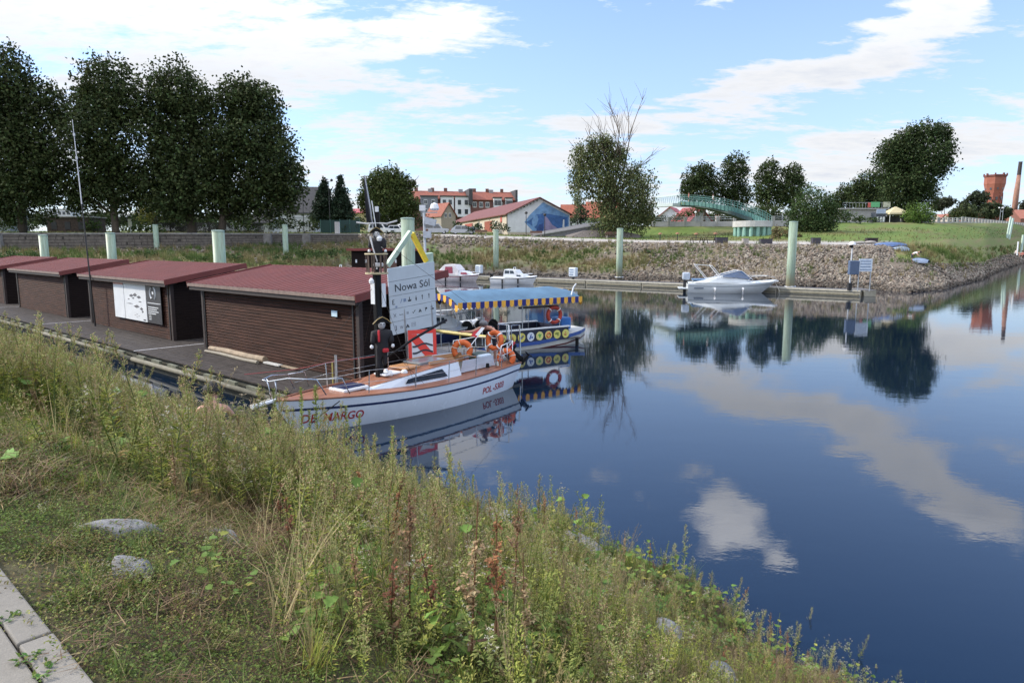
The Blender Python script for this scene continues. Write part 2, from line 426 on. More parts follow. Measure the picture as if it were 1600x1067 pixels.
def far_xy(px, Y):
    return (px - 800) / FPX * Y * math.cos(PITCH) * 1.0
def far_px(x, Y):
    return 800 + FPX * x / (Y * math.cos(PITCH))
def far_z(x, Y):
    pr = far_profile(far_px(x, Y))[0]
    return float(np.interp(Y, pr[:, 0], pr[:, 1]))
def far_bump(px, Y, q):
    return (fbm(px * .13, Y * .9, 3, 4) - .47) * (.5 if False else 1) * q
def build_far_ground():
    cols = np.concatenate([np.arange(-900, -60, 30), np.arange(-60, 1660, 5), np.arange(1660, 2620, 30)])
    sub = [2, 9, 9, 6, 4, 5, 6, 5, 8]
    V = []; C = []
    pr = far_profile(cols)
    tt = []
    for k, s in enumerate(sub):
        for i in range(s): tt.append(k + i / s)
    tt.append(9.0); tt = np.array(tt)
    k0 = np.minimum(tt.astype(int), 8); f = tt - k0
    Y = pr[:, k0, 0] * (1 - f) + pr[:, k0 + 1, 0] * f; Z = pr[:, k0, 1] * (1 - f) + pr[:, k0 + 1, 1] * f
    PXg = np.repeat(cols[:, None], len(tt), 1); T = np.repeat(tt[None], len(cols), 0)
    X = far_xy(PXg, Y)
    rough = np.interp(T, [0, 1, 2, 4, 4.1, 5, 6, 9], [.2, .35, .6, .25, .06, .1, .35, .5])
    Z = Z + (fbm(X * .35, Y * .35, 5) - .47) * rough
    # kinds of surface, mixed by large soft noise
    n = fbm(X * .11, Y * .25, 9); n2 = fbm(X * .6, Y * .6, 21)
    soil = np.array([.15, .125, .10]); stone = np.array([.25, .23, .21]); grass = np.array([.085, .125, .035]); dry = np.array([.18, .145, .07]); lawn = np.array([.095, .145, .028]); road = np.array([.36, .34, .32])
    Cc = np.zeros(X.shape + (3,)) + soil
    def blend(w, c):
        nonlocal Cc
        w = np.clip(w, 0, 1)[..., None]; Cc = Cc * (1 - w) + c * w
    bank = (T > .9) & (T < 4)
    vegw = np.interp(PXg, [-900, 500, 560, 900, 1010, 1080, 1250, 1400, 1480, 1600], [1, 1, .95, .9, .55, .4, .25, .1, .4, .6])
    band = np.interp(T, [1.0, 1.25, 1.6, 2.7, 3.1, 3.5], [0, .3, 1, 1, .4, 0])
    blend(bank * band * vegw * np.clip((n - .3) * 5, .15, 1), dry); blend(bank * band * vegw * np.clip((n2 - .42) * 5, 0, 1), grass)
    blend((T > 5.0) * 1.0, lawn); blend((T > 5.0) * np.clip((n - .45) * 5, 0, .7), dry * .8); blend((T > 5.0) * np.clip((n2 - .48) * 5, 0, .5), np.array([.14, .17, .04]))
    rd = (T >= 4) & (T <= 5.0) & (PXg > 500) & (PXg < 1395); blend(rd * 1.0, road)
    blend(((T >= 4) & (T <= 5.0) & ~rd) * 1.0, np.array([.11, .13, .05]))
    sp = (PXg > 1395) & (T > 2.6) & (T < 5.2); blend(sp * 1.0, np.array([.14, .17, .05])); blend(sp * np.clip((n2 - .45) * 5, 0, .8), dry)
    blend(((T > 1) & (T < 2) & (PXg > 1380)) * .6, np.array([.17, .14, .115]))
    Vv = np.stack([X, Y, Z], -1).reshape(-1, 3)
    nc, nt = X.shape
    i = np.arange(nc - 1)[:, None] * nt + np.arange(nt - 1)[None]
    Fq = np.stack([i, i + nt, i + nt + 1, i + 1], -1).reshape(-1, 4)
    return np_mesh('ground', Vv, Fq, vmat('far_ground_mat', .95, var=.35, nscale=1.2, bump=.6, bscale=3), colors=Cc.reshape(-1, 3), smooth=True, nside=4, kind='structure')
build_far_ground()

# ---- near bank, in the quay's own axes (a along the shore, n towards the water)
def near_z(a, n):
    a = np.asarray(a, float); n = np.asarray(n, float)
    z = np.interp(n, [-40, .70, .72, 1.5, 3, 5, 6.9, 7.7, 9.5], [2.36, 2.36, 2.37, 2.2, 1.55, .75, .08, -.3, -1.0])
    w = np.interp(n, [.7, 1.5, 3, 9], [0, .3, 1, 1])
    z = z - .35 * np.interp(a, [-3.5, -1], [0, 1]) * np.interp(n, [3, 6.5], [0, 1])
    z = z + w * ((fbm(a * .45, n * .45, 31) - .47) * .55 + (fbm(a * 2.2, n * 2.2, 37) - .47) * .14)
    return z
def near_P(a, n): return AN(a, n, float(near_z(a, n)))
def build_near_ground():
    aa = np.concatenate([np.arange(-120, -26, 2.0), np.arange(-26, 4, .14), np.arange(4, 40, 2.0)])
    nn = np.concatenate([np.array([-60, -20, -6, 0.3, .66]), np.arange(.70, 8.6, .12), np.array([9.5])])
    A, N = np.meshgrid(aa, nn, indexing='ij'); Z = near_z(A, N)
    c, s = math.cos(QA), math.sin(QA)
    V = np.stack([A * c - N * s, A * s + N * c, Z], -1).reshape(-1, 3)
    nt = len(nn); i = np.arange(len(aa) - 1)[:, None] * nt + np.arange(nt - 1)[None]
    Fq = np.stack([i, i + nt, i + nt + 1, i + 1], -1).reshape(-1, 4)
    n1 = fbm(A * .9, N * .9, 5)[..., None]; n2 = fbm(A * 3, N * 3, 8)[..., None]
    C = np.array([.105, .085, .055]) * (1 - n1) + np.array([.075, .085, .03]) * n1
    C = C * (.6 + .8 * n2); wet = np.interp(N, [6.2, 7.0], [0, 1])[..., None]; C = C * (1 - wet) + np.array([.06, .052, .042]) * wet
    np_mesh('bank', V, Fq, vmat('bank_soil', .95, var=.4, nscale=8, bump=1, bscale=25), colors=C.reshape(-1, 3), smooth=True, nside=4, kind='structure')
build_near_ground()

def concrete(name, col, speck=.5):
    m = bpy.data.materials.new(name); m.use_nodes = True; b = NB(m.node_tree); p = b.n['Principled BSDF']
    g = b.node('ShaderNodeNewGeometry').outputs['Position']
    r = b.node('ShaderNodeObjectInfo').outputs['Random']
    n = b.noise(g, 2.2, 6, .65); s = b.noise(g, 160, 3, .8); s2 = b.noise(g, 38, 4, .7)
    f = b.m('ADD', b.m('ADD', .62, b.m('MULTIPLY', n, .5)), b.m('ADD', b.m('MULTIPLY', b.m('SUBTRACT', s, .5), speck), b.m('MULTIPLY', b.m('SUBTRACT', s2, .5), .35)))
    f = b.m('MULTIPLY', f, b.m('ADD', .93, b.m('MULTIPLY', r, .14)))
    mv = b.node('ShaderNodeVectorMath', operation='SCALE'); mv.inputs[0].default_value = col; b.l.new(f, mv.inputs['Scale'])
    b.l.new(mv.outputs[0], p.inputs['Base Color']); p.inputs['Roughness'].default_value = .9
    bp = b.node('ShaderNodeBump'); bp.inputs['Strength'].default_value = .5; bp.inputs['Distance'].default_value = .004
    b.l.new(b.m('ADD', s, s2), bp.inputs['Height']); b.l.new(bp.outputs[0], p.inputs['Normal'])
    return m
PAVE = concrete('exposed_aggregate_concrete', (.21, .195, .17))
KERB = concrete('kerb_concrete', (.225, .21, .185), .3)
def build_path():
    t = thing('path', None, None, AN(0, 0, 0), QA); t['kind'] = 'structure'
    k = MB().box((0, 0, 0), (.985, .122, .2)).build('kerb_stone', KERB, t, bevel=.008)
    k.location = (-2.72, .645, 2.3)
    for i in range(-28, 12):
        if i == 0: continue
        c = k.copy(); COL.objects.link(c); c.parent = t; c.location = (-2.72 + i, .645 + random.uniform(-.004, .004), 2.3 + random.uniform(-.004, .004))
    s = MB().box((0, 0, 0), (1.99, 1.49, .2)).build('paving_slab', PAVE, t, bevel=.008)
    s.location = (-3.4, -.172, 2.292)
    for i in range(-14, 6):
        for j in range(0, 3):
            if i == 0 and j == 0: continue
            c = s.copy(); COL.objects.link(c); c.parent = t; c.location = (-3.4 + 2 * i, -.172 - 1.5 * j, 2.292 + random.uniform(-.004, .003))
build_path()

# ---- rock templates
def rock_template(seed, k=1):
    rng = np.random.default_rng(seed)
    bm = bmesh.new(); bmesh.ops.create_icosphere(bm, subdivisions=k, radius=1)
    V = np.array([v.co[:] for v in bm.verts]); Fv = np.array([[v.index for v in f.verts] for f in bm.faces]); bm.free()
    for _ in range(7):      # chop with random planes for flat broken faces
        d = rng.normal(size=3); d /= np.linalg.norm(d); h = rng.uniform(.45, .8)
        q = V @ d; V = V - np.clip(q - h, 0, None)[:, None] * d
    V *= np.array([1, rng.uniform(.65, .95), rng.uniform(.5, .8)])
    return V, Fv
ROCKMAT = vmat('riprap_rock', .9, var=.3, nscale=5, bump=.5, bscale=9)
def build_riprap():
    rng = np.random.default_rng(5)
    tmpl = [rock_template(s, 1) for s in range(4)]
    px = np.concatenate([rng.uniform(-80, 1640, 26000), rng.uniform(960, 1600, 17000)]); t = rng.uniform(.85, 4.05, 43000)
    pr = far_profile(px); k0 = np.minimum(t.astype(int), 8); f = t - k0; ar = np.arange(len(px))
    Y = pr[ar, k0, 0] * (1 - f) + pr[ar, k0 + 1, 0] * f; Z = pr[ar, k0, 1] * (1 - f) + pr[ar, k0 + 1, 1] * f
    X = far_xy(px, Y)
    n = fbm(X * .11, Y * .25, 9)
    up = np.interp(t, [.85, 1.1, 1.6, 2.4, 2.9, 4.05], [1, 1, .35, .25, .9, 1])
    veg = np.interp(px, [-80, 500, 560, 720, 900, 1020, 1100, 1400, 1480, 1540, 1640], [.45, .5, .6, .75, .85, .35, .1, 0, .3, .5, .5])
    up = np.maximum(up, np.interp(px, [960, 1080, 1400], [0, .95, .95]))
    keep = rng.random(len(px)) < np.clip(up - veg * (1 - up) * 1.2, .08, 1)
    keep &= ~((px > 1400) & (t > 2.7)); keep |= (px > 1390) & (px < 1610) & (t < 2.1) & (rng.random(len(px)) < .9); keep &= ~((px < 560) & (t > 3.0)); keep &= ~((t < 2.9) & (t > 1.3) & (px > 560) & (px < 860) & (rng.random(len(px)) < .8))
    idx = np.where(keep)[0]; idx = idx[:32000]
    base = np.array([[.21, .185, .155], [.17, .15, .125], [.29, .26, .22], [.13, .11, .09], [.20, .155, .125], [.07, .06, .052]])
    Vs, Fs, Cs = [], [], []; off = 0
    for q in range(4):
        ii = idx[q::4]; m = len(ii)
        S = (rng.uniform(.10, .34, m) * np.clip(Y[ii] / 85, .85, 1.6))[:, None] * np.ones(3); S[:, 2] *= .8
        sc = np.where(px[ii] > 1380, .85, 1.0); S *= sc[:, None]
        P = np.stack([X[ii], Y[ii], Z[ii] + .02], -1)
        C = base[rng.integers(0, 6, m)] * rng.uniform(.75, 1.2, (m, 1))
        C = C * np.interp(t[ii], [1.05, 1.25], [.45, 1])[:, None]      # wet, algae-dark stones along the waterline
        V, Fv, C = scatter(*tmpl[q], P, rand_rot(m, rng), S, C)
        Vs.append(V); Fs.append(Fv + off); Cs.append(C); off += len(V)
    o = np_mesh('riprap_stones', np.concatenate(Vs), np.concatenate(Fs), ROCKMAT, colors=np.concatenate(Cs), kind='stuff')
    tag(o, 'loose grey and pinkish riprap stones armouring the slope of the far bank', 'stones')
build_riprap()

def boulder(px, py, z, r, seed, label, sx=1.3, sz=.75, col=(.27, .27, .28), lift=0.0):
    V, Fv = rock_template(seed, 3)
    rng = np.random.default_rng(seed)
    V = V + (fbm(V[:, 0] * 3 + 9 * seed, V[:, 1] * 3 + V[:, 2] * 2, seed)[:, None] - .47) * .16 * V
    V = V * np.array([sx, 1, sz]) * r
    p = spot(px, py, z); a, n = an_of(p.x, p.y)
    for _ in range(4):
        z = float(near_z(a, n)) ; p = spot(px, py, z + r * .35); a, n = an_of(p.x, p.y)
    o = np_mesh('boulder', V, Fv, mat('boulder_granite', col, .85, .4, 14, bump=1.0, bscale=45, col2=(.15, .15, .145)), smooth=False)
    o.location = (p.x, p.y, float(near_z(a, n)) + r * sz * .26 + lift); o.rotation_euler = (rng.uniform(-.2, .2), rng.uniform(-.2, .2), rng.uniform(0, 3))
    tag(o, label, 'boulder', 'boulders on the near bank'); return o
boulder(187, 826, 2, .17, 1, 'grey boulder with flat top on the mown strip, upper of the two near the kerb', 1.5, .65)
boulder(206, 882, 2, .16, 2, 'pointed pale boulder below the flat topped one near the kerb', 1.0, 1.0)
boulder(345, 835, 2, .14, 3, 'half hidden grey boulder among dry weeds right of the flat topped one', 1.3, .7)
boulder(540, 876, 1.6, .16, 4, 'whitish flat boulder buried in green weeds mid bank', 1.5, .5)
boulder(1040, 985, 1.2, .21, 5, 'rough grey boulder under lobed leaves on the right slope', 1.3, .9)
boulder(1120, 1062, 1.2, .18, 6, 'light grey boulder cut by the lower picture edge', 1.2, 1.0)
boulder(60, 690, 2, .28, 7, 'long low concrete coloured boulder in the grassy gap at the far left', 2.4, .35)
boulder(1345, 1030, .2, .3, 8, 'brown slab like boulder at the water edge lower right', 1.9, .5, lift=.1)
boulder(1225, 955, .3, .24, 12, 'brown boulder at the water edge beneath yellowed leaves', 1.5, .6, lift=.1)
boulder(225, 655, 1.6, .2, 9, 'small bluish boulder behind the horseweed stand', 1.2, .7)
boulder(810, 822, .3, .3, 10, 'brown flat boulder on the shoreline above the ruddy dock plants', 1.8, .5, lift=.1)
boulder(905, 850, .3, .25, 14, 'greyish brown boulder at the shoreline beside the tall seeding stalk', 1.5, .55, lift=.1)
# ============================================================ PLANTS OF THE NEAR BANK
class PB:
    """triangle collector for plants"""
    def __init__(s, seed): s.V = []; s.F = []; s.C = []; s.r = random.Random(seed)
    def tri(s, vs, fs, c):
        o = len(s.V); s.V += [tuple(v) for v in vs]; s.F += [tuple(i + o for i in f) for f in fs]; s.C += [c] * len(vs)
    def jit(s, c, v=.25):
        k = 1 + s.r.uniform(-v, v); return (c[0] * k * (1 + s.r.uniform(-.1, .1)), c[1] * k, c[2] * k)
    def stem(s, pts, r0, r1, c):
        n = len(pts); vs = []
        for k, p in enumerate(pts):
            r = r0 + (r1 - r0) * k / (n - 1)
            for i in range(3): vs.append((p[0] + r * math.cos(i * 2.094), p[1] + r * math.sin(i * 2.094), p[2]))
        fs = []
        for k in range(n - 1):
            for i in range(3):
                a, b_ = k * 3 + i, k * 3 + (i + 1) % 3; fs += [(a, b_, b_ + 3), (a, b_ + 3, a + 3)]
        s.tri(vs, fs, c)
    def blade(s, p, az, lean, L, w, c, droop=1.0, seg=4):
        p = Vector(p); pts = []; th = lean
        side = Vector((-math.sin(az), math.cos(az), 0)); q = p.copy(); vs = []
        for k in range(seg + 1):
            t = k / seg; ww = w * (1 - t ** 1.6) * .5
            if k == seg: vs.append(q.copy())
            else: vs += [q - side * ww, q + side * ww]
            d = Vector((math.cos(az) * math.sin(th), math.sin(az) * math.sin(th), math.cos(th)))
            q = q + d * (L / seg); th += droop * L / seg * 1.6
        fs = []
        for k in range(seg - 1): a = 2 * k; fs += [(a, a + 1, a + 3), (a, a + 3, a + 2)]
        a = 2 * (seg - 1); fs.append((a, a + 1, a + 2)); s.tri(vs, fs, c)
    def leaf(s, p, d, L, w, c, fold=.25, nrm=None):
        p = Vector(p); d = Vector(d).normalized()
        up = Vector((0, 0, 1)) if nrm is None else Vector(nrm)
        sd = d.cross(up)
        if sd.length < 1e-3: sd = Vector((1, 0, 0))
        sd.normalize(); n = sd.cross(d)
        s.tri([p, p + d * L * .45 + sd * w / 2 + n * fold * w, p + d * L - n * L * .12, p + d * L * .45 - sd * w / 2 + n * fold * w], [(0, 1, 2), (0, 2, 3)], c)
    def lobed(s, p, d, L, c, n=None):
        """broad leaf with five toothed lobes"""
        p = Vector(p); d = Vector(d).normalized(); up = Vector(n or (s.r.uniform(-.4, .4), s.r.uniform(-.4, .4), 1)).normalized()
        sd = d.cross(up).normalized(); nn = sd.cross(d)
        out = [(0, 0), (-.05, .22), (-.02, .50), (.16, .38), (.30, .56), (.50, .44), (.62, .30), (.74, .34), (1.0, 0)]
        ring = [(x, y) for x, y in out] + [(x, -y) for x, y in out[-2:0:-1]]
        vs = [p + d * L * .38 - nn * L * .03] + [p + d * x * L + sd * y * L + nn * L * (abs(y) * .28 - x * x * .16) for x, y in ring]
        m = len(ring); s.tri(vs, [(0, 1 + i, 1 + (i + 1) % m) for i in range(m)], c)
    def mesh(s, name, m):
        return np_mesh(name, np.array(s.V), np.array(s.F), m, colors=np.array(s.C), link=False)
LEAFM = vmat('weed_leaf', .65, trans=.28, var=.25, nscale=1.7, inst=.22, spec=.25)
GREEN = (.115, .165, .03); LIGHTG = (.35, .37, .08); GREYG = (.25, .275, .09); YG = (.32, .32, .07); STRAW = (.42, .34, .17); BROWN = (.17, .10, .055); RUST = (.36, .17, .08); PINKB = (.42, .30, .18); DARKG = (.055, .085, .02)

def sp_horseweed(seed, h):
    """single upright stem with crowded narrow leaves and a long feathery seeding panicle"""
    p = PB(seed); r = p.r; lx, ly = r.uniform(-.1, .1) * h, r.uniform(-.1, .1) * h
    f = lambda t: Vector((lx * t * t, ly * t * t, h * t))
    p.stem([f(t / 5) for t in range(6)], .006, .002, p.jit((.16, .20, .07)))
    for i in range(int(60 * h)):
        t = r.uniform(.04, .6); a = r.uniform(0, 2 * PI); e = r.uniform(.1, .9)
        c = p.jit(LIGHTG if r.random() < .7 else GREEN) if t > .2 else p.jit(STRAW)
        p.leaf(f(t), (math.cos(a), math.sin(a), e), r.uniform(.05, .10), .012, c)
    n = int(26 * h)
    for i in range(n):
        t = .5 + .5 * i / n; a = r.uniform(0, 2 * PI); L = (.16 * (1 - t) * 2 + .03) * r.uniform(.6, 1.1)
        d = Vector((math.cos(a), math.sin(a), r.uniform(1.0, 1.7))).normalized(); b = f(t)
        p.stem([b, b + d * L], .0018, .001, p.jit(YG))
        for k in range(8):
            q = b + d * L * (.25 + .75 * k / 8) + Vector((r.uniform(-1, 1), r.uniform(-1, 1), r.uniform(-1, 1))) * .014
            p.leaf(q, (r.uniform(-1, 1), r.uniform(-1, 1), r.uniform(.2, 1)), r.uniform(.014, .026), .009, p.jit((.33, .36, .13) if r.random() < .6 else PINKB))
    return p
def sp_goosefoot(seed, h, c1=LIGHTG, c2=GREYG):
    """bushy plant with upright spires of small greenish seed clusters"""
    p = PB(seed); r = p.r
    for s in range(r.randint(3, 5)):
        a = r.uniform(0, 2 * PI); ln = r.uniform(.05, .35); hh = h * r.uniform(.6, 1.0)
        f = lambda t: Vector((math.cos(a) * ln * t * hh, math.sin(a) * ln * t * hh, hh * (t - .1 * t * t * ln)))
        p.stem([f(t / 4) for t in range(5)], .005, .0015, p.jit(GREEN))
        for i in range(int(95 * hh)):
            t = r.uniform(.12, 1) ** .8; b = r.uniform(0, 2 * PI); w = .045 * (1.15 - t) + .006
            q = f(t) + Vector((math.cos(b), math.sin(b), 0)) * r.uniform(0, w)
            if t < .5 and r.random() < .5: p.leaf(q, (math.cos(b), math.sin(b), r.uniform(-.1, .6)), r.uniform(.03, .06), .022, p.jit(c2))
            else: p.leaf(q, (math.cos(b), math.sin(b), r.uniform(.4, 1.8)), r.uniform(.018, .034), .013, p.jit(c1))
    return p
def sp_dock(seed, h, c=RUST):
    """stiff stalk with branches packed with dry reddish seeds"""
    p = PB(seed); r = p.r; lx = r.uniform(-.15, .15) * h
    f = lambda t: Vector((lx * t, 0, h * t))
    p.stem([f(t / 3) for t in range(4)], .006, .003, p.jit(BROWN))
    for i in range(int(16 * h)):
        t = r.uniform(.35, .95); a = r.uniform(0, 2 * PI); L = .30 * (1.1 - t) * h * r.uniform(.6, 1); d = Vector((math.cos(a) * .45, math.sin(a) * .45, 1)).normalized()
        p.stem([f(t), f(t) + d * L], .002, .001, p.jit(BROWN))
        for k in range(int(L * 150)):
            q = f(t) + d * L * r.random() + Vector((r.uniform(-1, 1), r.uniform(-1, 1), 0)) * .011
            p.leaf(q, (r.uniform(-1, 1), r.uniform(-1, 1), r.uniform(-.5, 1)), .023, .018, p.jit(c, .35))
    for i in range(5):
        a = r.uniform(0, 2 * PI); p.blade(f(r.uniform(.02, .3)), a, 1.0, r.uniform(.1, .2), .035, p.jit(GREEN if r.random() < .6 else BROWN), 2)
    return p
def sp_tuft(seed, h, n, c, c2, w=.006, spread=.55):
    p = PB(seed); r = p.r
    for i in range(n):
        a = r.uniform(0, 2 * PI); q = (r.gauss(0, .04), r.gauss(0, .04), 0)
        p.blade(q, a, abs(r.gauss(0, spread * .5)), h * r.uniform(.5, 1), w * r.uniform(.7, 1.4), p.jit(c if r.random() < .7 else c2), r.uniform(.2, 1.3) / max(h, .3) * .6)
    return p
def sp_seedgrass(seed, h, n=14, c=STRAW):
    """thin straw stalks with nodding seed heads"""
    p = PB(seed); r = p.r
    for i in range(n):
        a = r.uniform(0, 2 * PI); ln = abs(r.gauss(.12, .14)); hh = h * r.uniform(.65, 1)
        f = lambda t: Vector((math.cos(a) * ln * hh * t ** 1.7, math.sin(a) * ln * hh * t ** 1.7, hh * t * (1 - .12 * ln * t)))
        cc = p.jit(c); p.stem([f(t / 4) for t in range(5)], .0022, .001, cc)
        for k in range(14):
            t = r.uniform(.8, 1.0); b = r.uniform(0, 2 * PI)
            p.leaf(f(t), (math.cos(b) * .8, math.sin(b) * .8, 1.2), r.uniform(.015, .035), .005, p.jit(c))
        p.blade(f(.05), r.uniform(0, 6.3), .5, hh * .45, .005, p.jit(LIGHTG if r.random() < .5 else c), 1.2)
    return p
def sp_broad(seed, h, n=14, L=.068, c=(.14, .22, .045)):
    """sprawling plant with lobed light green leaves on long stalks"""
    p = PB(seed); r = p.r
    for s in range(max(2, n // 4)):
        a = r.uniform(0, 2 * PI); ln = r.uniform(.1, .9); hh = h * r.uniform(.5, 1)
        f = lambda t: Vector((math.cos(a) * ln * hh * t, math.sin(a) * ln * hh * t, hh * (t - .3 * ln * t * t)))
        p.stem([f(t / 4) for t in range(5)], .004, .002, p.jit(BROWN if r.random() < .3 else GREEN))
        for k in range(4):
            t = r.uniform(.3, 1); b = r.uniform(0, 2 * PI); d = Vector((math.cos(b), math.sin(b), r.uniform(-.1, .35)))
            q = f(t); q2 = q + d.normalized() * r.uniform(.02, .06); p.stem([q, q2], .0015, .001, p.jit(GREEN))
            p.lobed(q2, d, L * r.uniform(.6, 1.25), p.jit(c if r.random() < .85 else YG, .2))
    return p
def sp_low(seed, n=70, c=GREEN, c2=DARKG, rad=.16, L=.03, hh=.07):
    """creeping cover of small leaves"""
    p = PB(seed); r = p.r
    for i in range(n):
        a = r.uniform(0, 2 * PI); q = rad * math.sqrt(r.random())
        p.leaf((q * math.cos(a), q * math.sin(a), r.uniform(0, hh)), (r.uniform(-1, 1), r.uniform(-1, 1), r.uniform(-.1, .8)), L * r.uniform(.6, 1.3), L * .6, p.jit(c if r.random() < .6 else c2, .3), .2)
    return p
def sp_litter(seed, n=60, c=(.16, .10, .055), c2=(.30, .23, .12), rad=.2):
    """dead curled stems and blades lying flat"""
    p = PB(seed); r = p.r
    for i in range(n):
        a = r.uniform(0, 2 * PI); q = rad * math.sqrt(r.random())
        p.blade((q * math.cos(a), q * math.sin(a), r.uniform(.005, .05)), r.uniform(0, 6.3), r.uniform(1.0, 1.6), r.uniform(.06, .2), .005, p.jit(c if r.random() < .75 else c2, .35), r.uniform(-1, 1.2), 3)
    return p
def sp_umbel(seed, h, c=(.50, .47, .38)):
    """thin branching herb with small pale dry flower heads"""
    p = PB(seed); r = p.r
    def br(q, d, L, lev):
        e = q + d * L; p.stem([q, (q + e) / 2 + Vector((r.uniform(-1, 1), r.uniform(-1, 1), 0)) * L * .05, e], .0025 / lev, .0015 / lev, p.jit((.17, .17, .07)))
        if lev < 3:
            for k in range(r.randint(3, 4)): br(q + (e - q) * r.uniform(.5, 1), (d + Vector((r.uniform(-.8, .8), r.uniform(-.8, .8), r.uniform(0, .4)))).normalized(), L * r.uniform(.35, .6), lev + 1)
        else:
            for k in range(5): p.leaf(e + Vector((r.uniform(-1, 1), r.uniform(-1, 1), r.uniform(-.5, .5))) * .012, (r.uniform(-1, 1), r.uniform(-1, 1), .6), .014, .011, p.jit(c))
        for k in range(4): p.leaf(q + (e - q) * r.random(), (r.uniform(-1, 1), r.uniform(-1, 1), r.uniform(0, .6)), r.uniform(.02, .05), .01, p.jit(GREYG))
    br(Vector((0, 0, 0)), Vector((r.uniform(-.1, .1), r.uniform(-.1, .1), 1)).normalized(), h * .6, 1); return p

SPECIES = {}
def reg(key, plants):
    SPECIES[key] = [p.mesh(key, LEAFM) for p in plants]
reg('horseweed', [sp_horseweed(i, h) for i, h in enumerate((.75, .9, 1.05, .6))])
reg('goosefoot', [sp_goosefoot(10, .7), sp_goosefoot(11, .85, (.24, .27, .07)), sp_goosefoot(12, .55, (.29, .29, .08)), sp_goosefoot(13, .65, (.26, .20, .11), GREYG)])
reg('dock', [sp_dock(20, .75), sp_dock(21, .9, (.33, .21, .12)), sp_dock(22, .6, (.28, .12, .07)), sp_dock(23, .8, (.38, .28, .16))])
reg('green_tuft', [sp_tuft(30, .45, 34, LIGHTG, GREEN), sp_tuft(31, .35, 40, GREEN, YG), sp_tuft(32, .6, 30, (.13, .20, .05), STRAW)])
reg('dry_tuft', [sp_tuft(33, .7, 30, STRAW, (.30, .22, .12), .004, .4), sp_tuft(34, .5, 36, (.33, .26, .14), STRAW, .004, .6)])
reg('seedgrass', [sp_seedgrass(40, .8), sp_seedgrass(41, 1.0, 12, (.36, .29, .17)), sp_seedgrass(42, .65, 16, (.30, .30, .13))])
reg('broad', [sp_broad(50, .35, 16), sp_broad(51, .5, 26, .066), sp_broad(52, .25, 12, .07, (.12, .2, .05))])
reg('low', [sp_low(60, 80, L=.020), sp_low(61, 90, (.13, .18, .04), GREEN, L=.018), sp_low(62, 80, (.20, .21, .05), (.16, .12, .04), L=.015), sp_low(63, 90, (.11, .13, .035), (.12, .085, .04), L=.016)])
reg('litter', [sp_litter(70), sp_litter(71, 70, (.12, .075, .045)), sp_litter(72, 50, (.20, .14, .07))])
reg('umbel', [sp_umbel(80, .8), sp_umbel(81, .95, (.42, .36, .26)), sp_umbel(82, .65, (.33, .22, .15))])

def gn_scatter(name, meshes, P, rot, scl, idx, label, cat):
    src = bpy.data.collections.new(name + '_source')
    for i, o in enumerate(meshes):
        o.name = '%s_%02d' % (name, i); src.objects.link(o)
    order = sorted(range(len(meshes)), key=lambda i: meshes[i].name)
    me = bpy.data.meshes.new(name); me.vertices.add(len(P)); me.vertices.foreach_set('co', np.asarray(P, np.float32).ravel())
    a = me.attributes.new('rot', 'FLOAT_VECTOR', 'POINT'); a.data.foreach_set('vector', np.asarray(rot, np.float32).ravel())
    a = me.attributes.new('scl', 'FLOAT', 'POINT'); a.data.foreach_set('value', np.asarray(scl, np.float32))
    a = me.attributes.new('idx', 'INT', 'POINT'); a.data.foreach_set('value', np.asarray(idx, np.int32))
    o = bpy.data.objects.new(name, me); put(o); tag(o, label, cat, kind='stuff')
    ng = bpy.data.node_groups.new(name, 'GeometryNodeTree')
    ng.interface.new_socket('Geometry', in_out='INPUT', socket_type='NodeSocketGeometry'); ng.interface.new_socket('Geometry', in_out='OUTPUT', socket_type='NodeSocketGeometry')
    n = ng.nodes; gi = n.new('NodeGroupInput'); go = n.new('NodeGroupOutput'); ip = n.new('GeometryNodeInstanceOnPoints'); ci = n.new('GeometryNodeCollectionInfo')
    ci.inputs['Collection'].default_value = src; ci.inputs['Separate Children'].default_value = True; ci.inputs['Reset Children'].default_value = True
    def na(nm, ty):
        q = n.new('GeometryNodeInputNamedAttribute'); q.data_type = ty; q.inputs['Name'].default_value = nm; return q.outputs['Attribute']
    e2r = n.new('FunctionNodeEulerToRotation')
    L = ng.links.new
    L(gi.outputs[0], ip.inputs['Points']); L(ci.outputs[0], ip.inputs['Instance']); ip.inputs['Pick Instance'].default_value = True
    L(na('idx', 'INT'), ip.inputs['Instance Index']); L(na('rot', 'FLOAT_VECTOR'), e2r.inputs[0]); L(e2r.outputs[0], ip.inputs['Rotation']); L(na('scl', 'FLOAT'), ip.inputs['Scale'])
    L(ip.outputs[0], go.inputs[0])
    md = o.modifiers.new('scatter', 'NODES'); md.node_group = ng
    return o
def bank_points(n, dens, seed, amin=-34, amax=3.5, nmin=.74, nmax=7.3):
    """points on the near bank, thinned by a density function of (a, n)"""
    rng = np.random.default_rng(seed)
    u = rng.random(n)
    # more samples close to the camera, fewer far along the shore
    a = amax - (amax - amin) * u ** 1.7; nn = rng.uniform(nmin, nmax, n)
    w = dens(a, nn); k = rng.random(n) < w
    return a[k], nn[k], rng
def tallf(a, n):          # plants grow higher in the middle of the slope, low on the stony tip at the right
    return np.where(a > -4.8, np.interp(n, [2.5, 4.6], [1, .62]), 1.0) * np.interp(a, [-3.5, -1.2], [1, .6]) * np.where(a < -5.5, np.interp(n, [2.2, 3.8, 5.4], [1.3, 1.12, .55]), 1.0) * (1 - .68 * np.exp(-((a + 9.9) ** 2 + ((n - 4.4) * 1.0) ** 2) / 1.6))
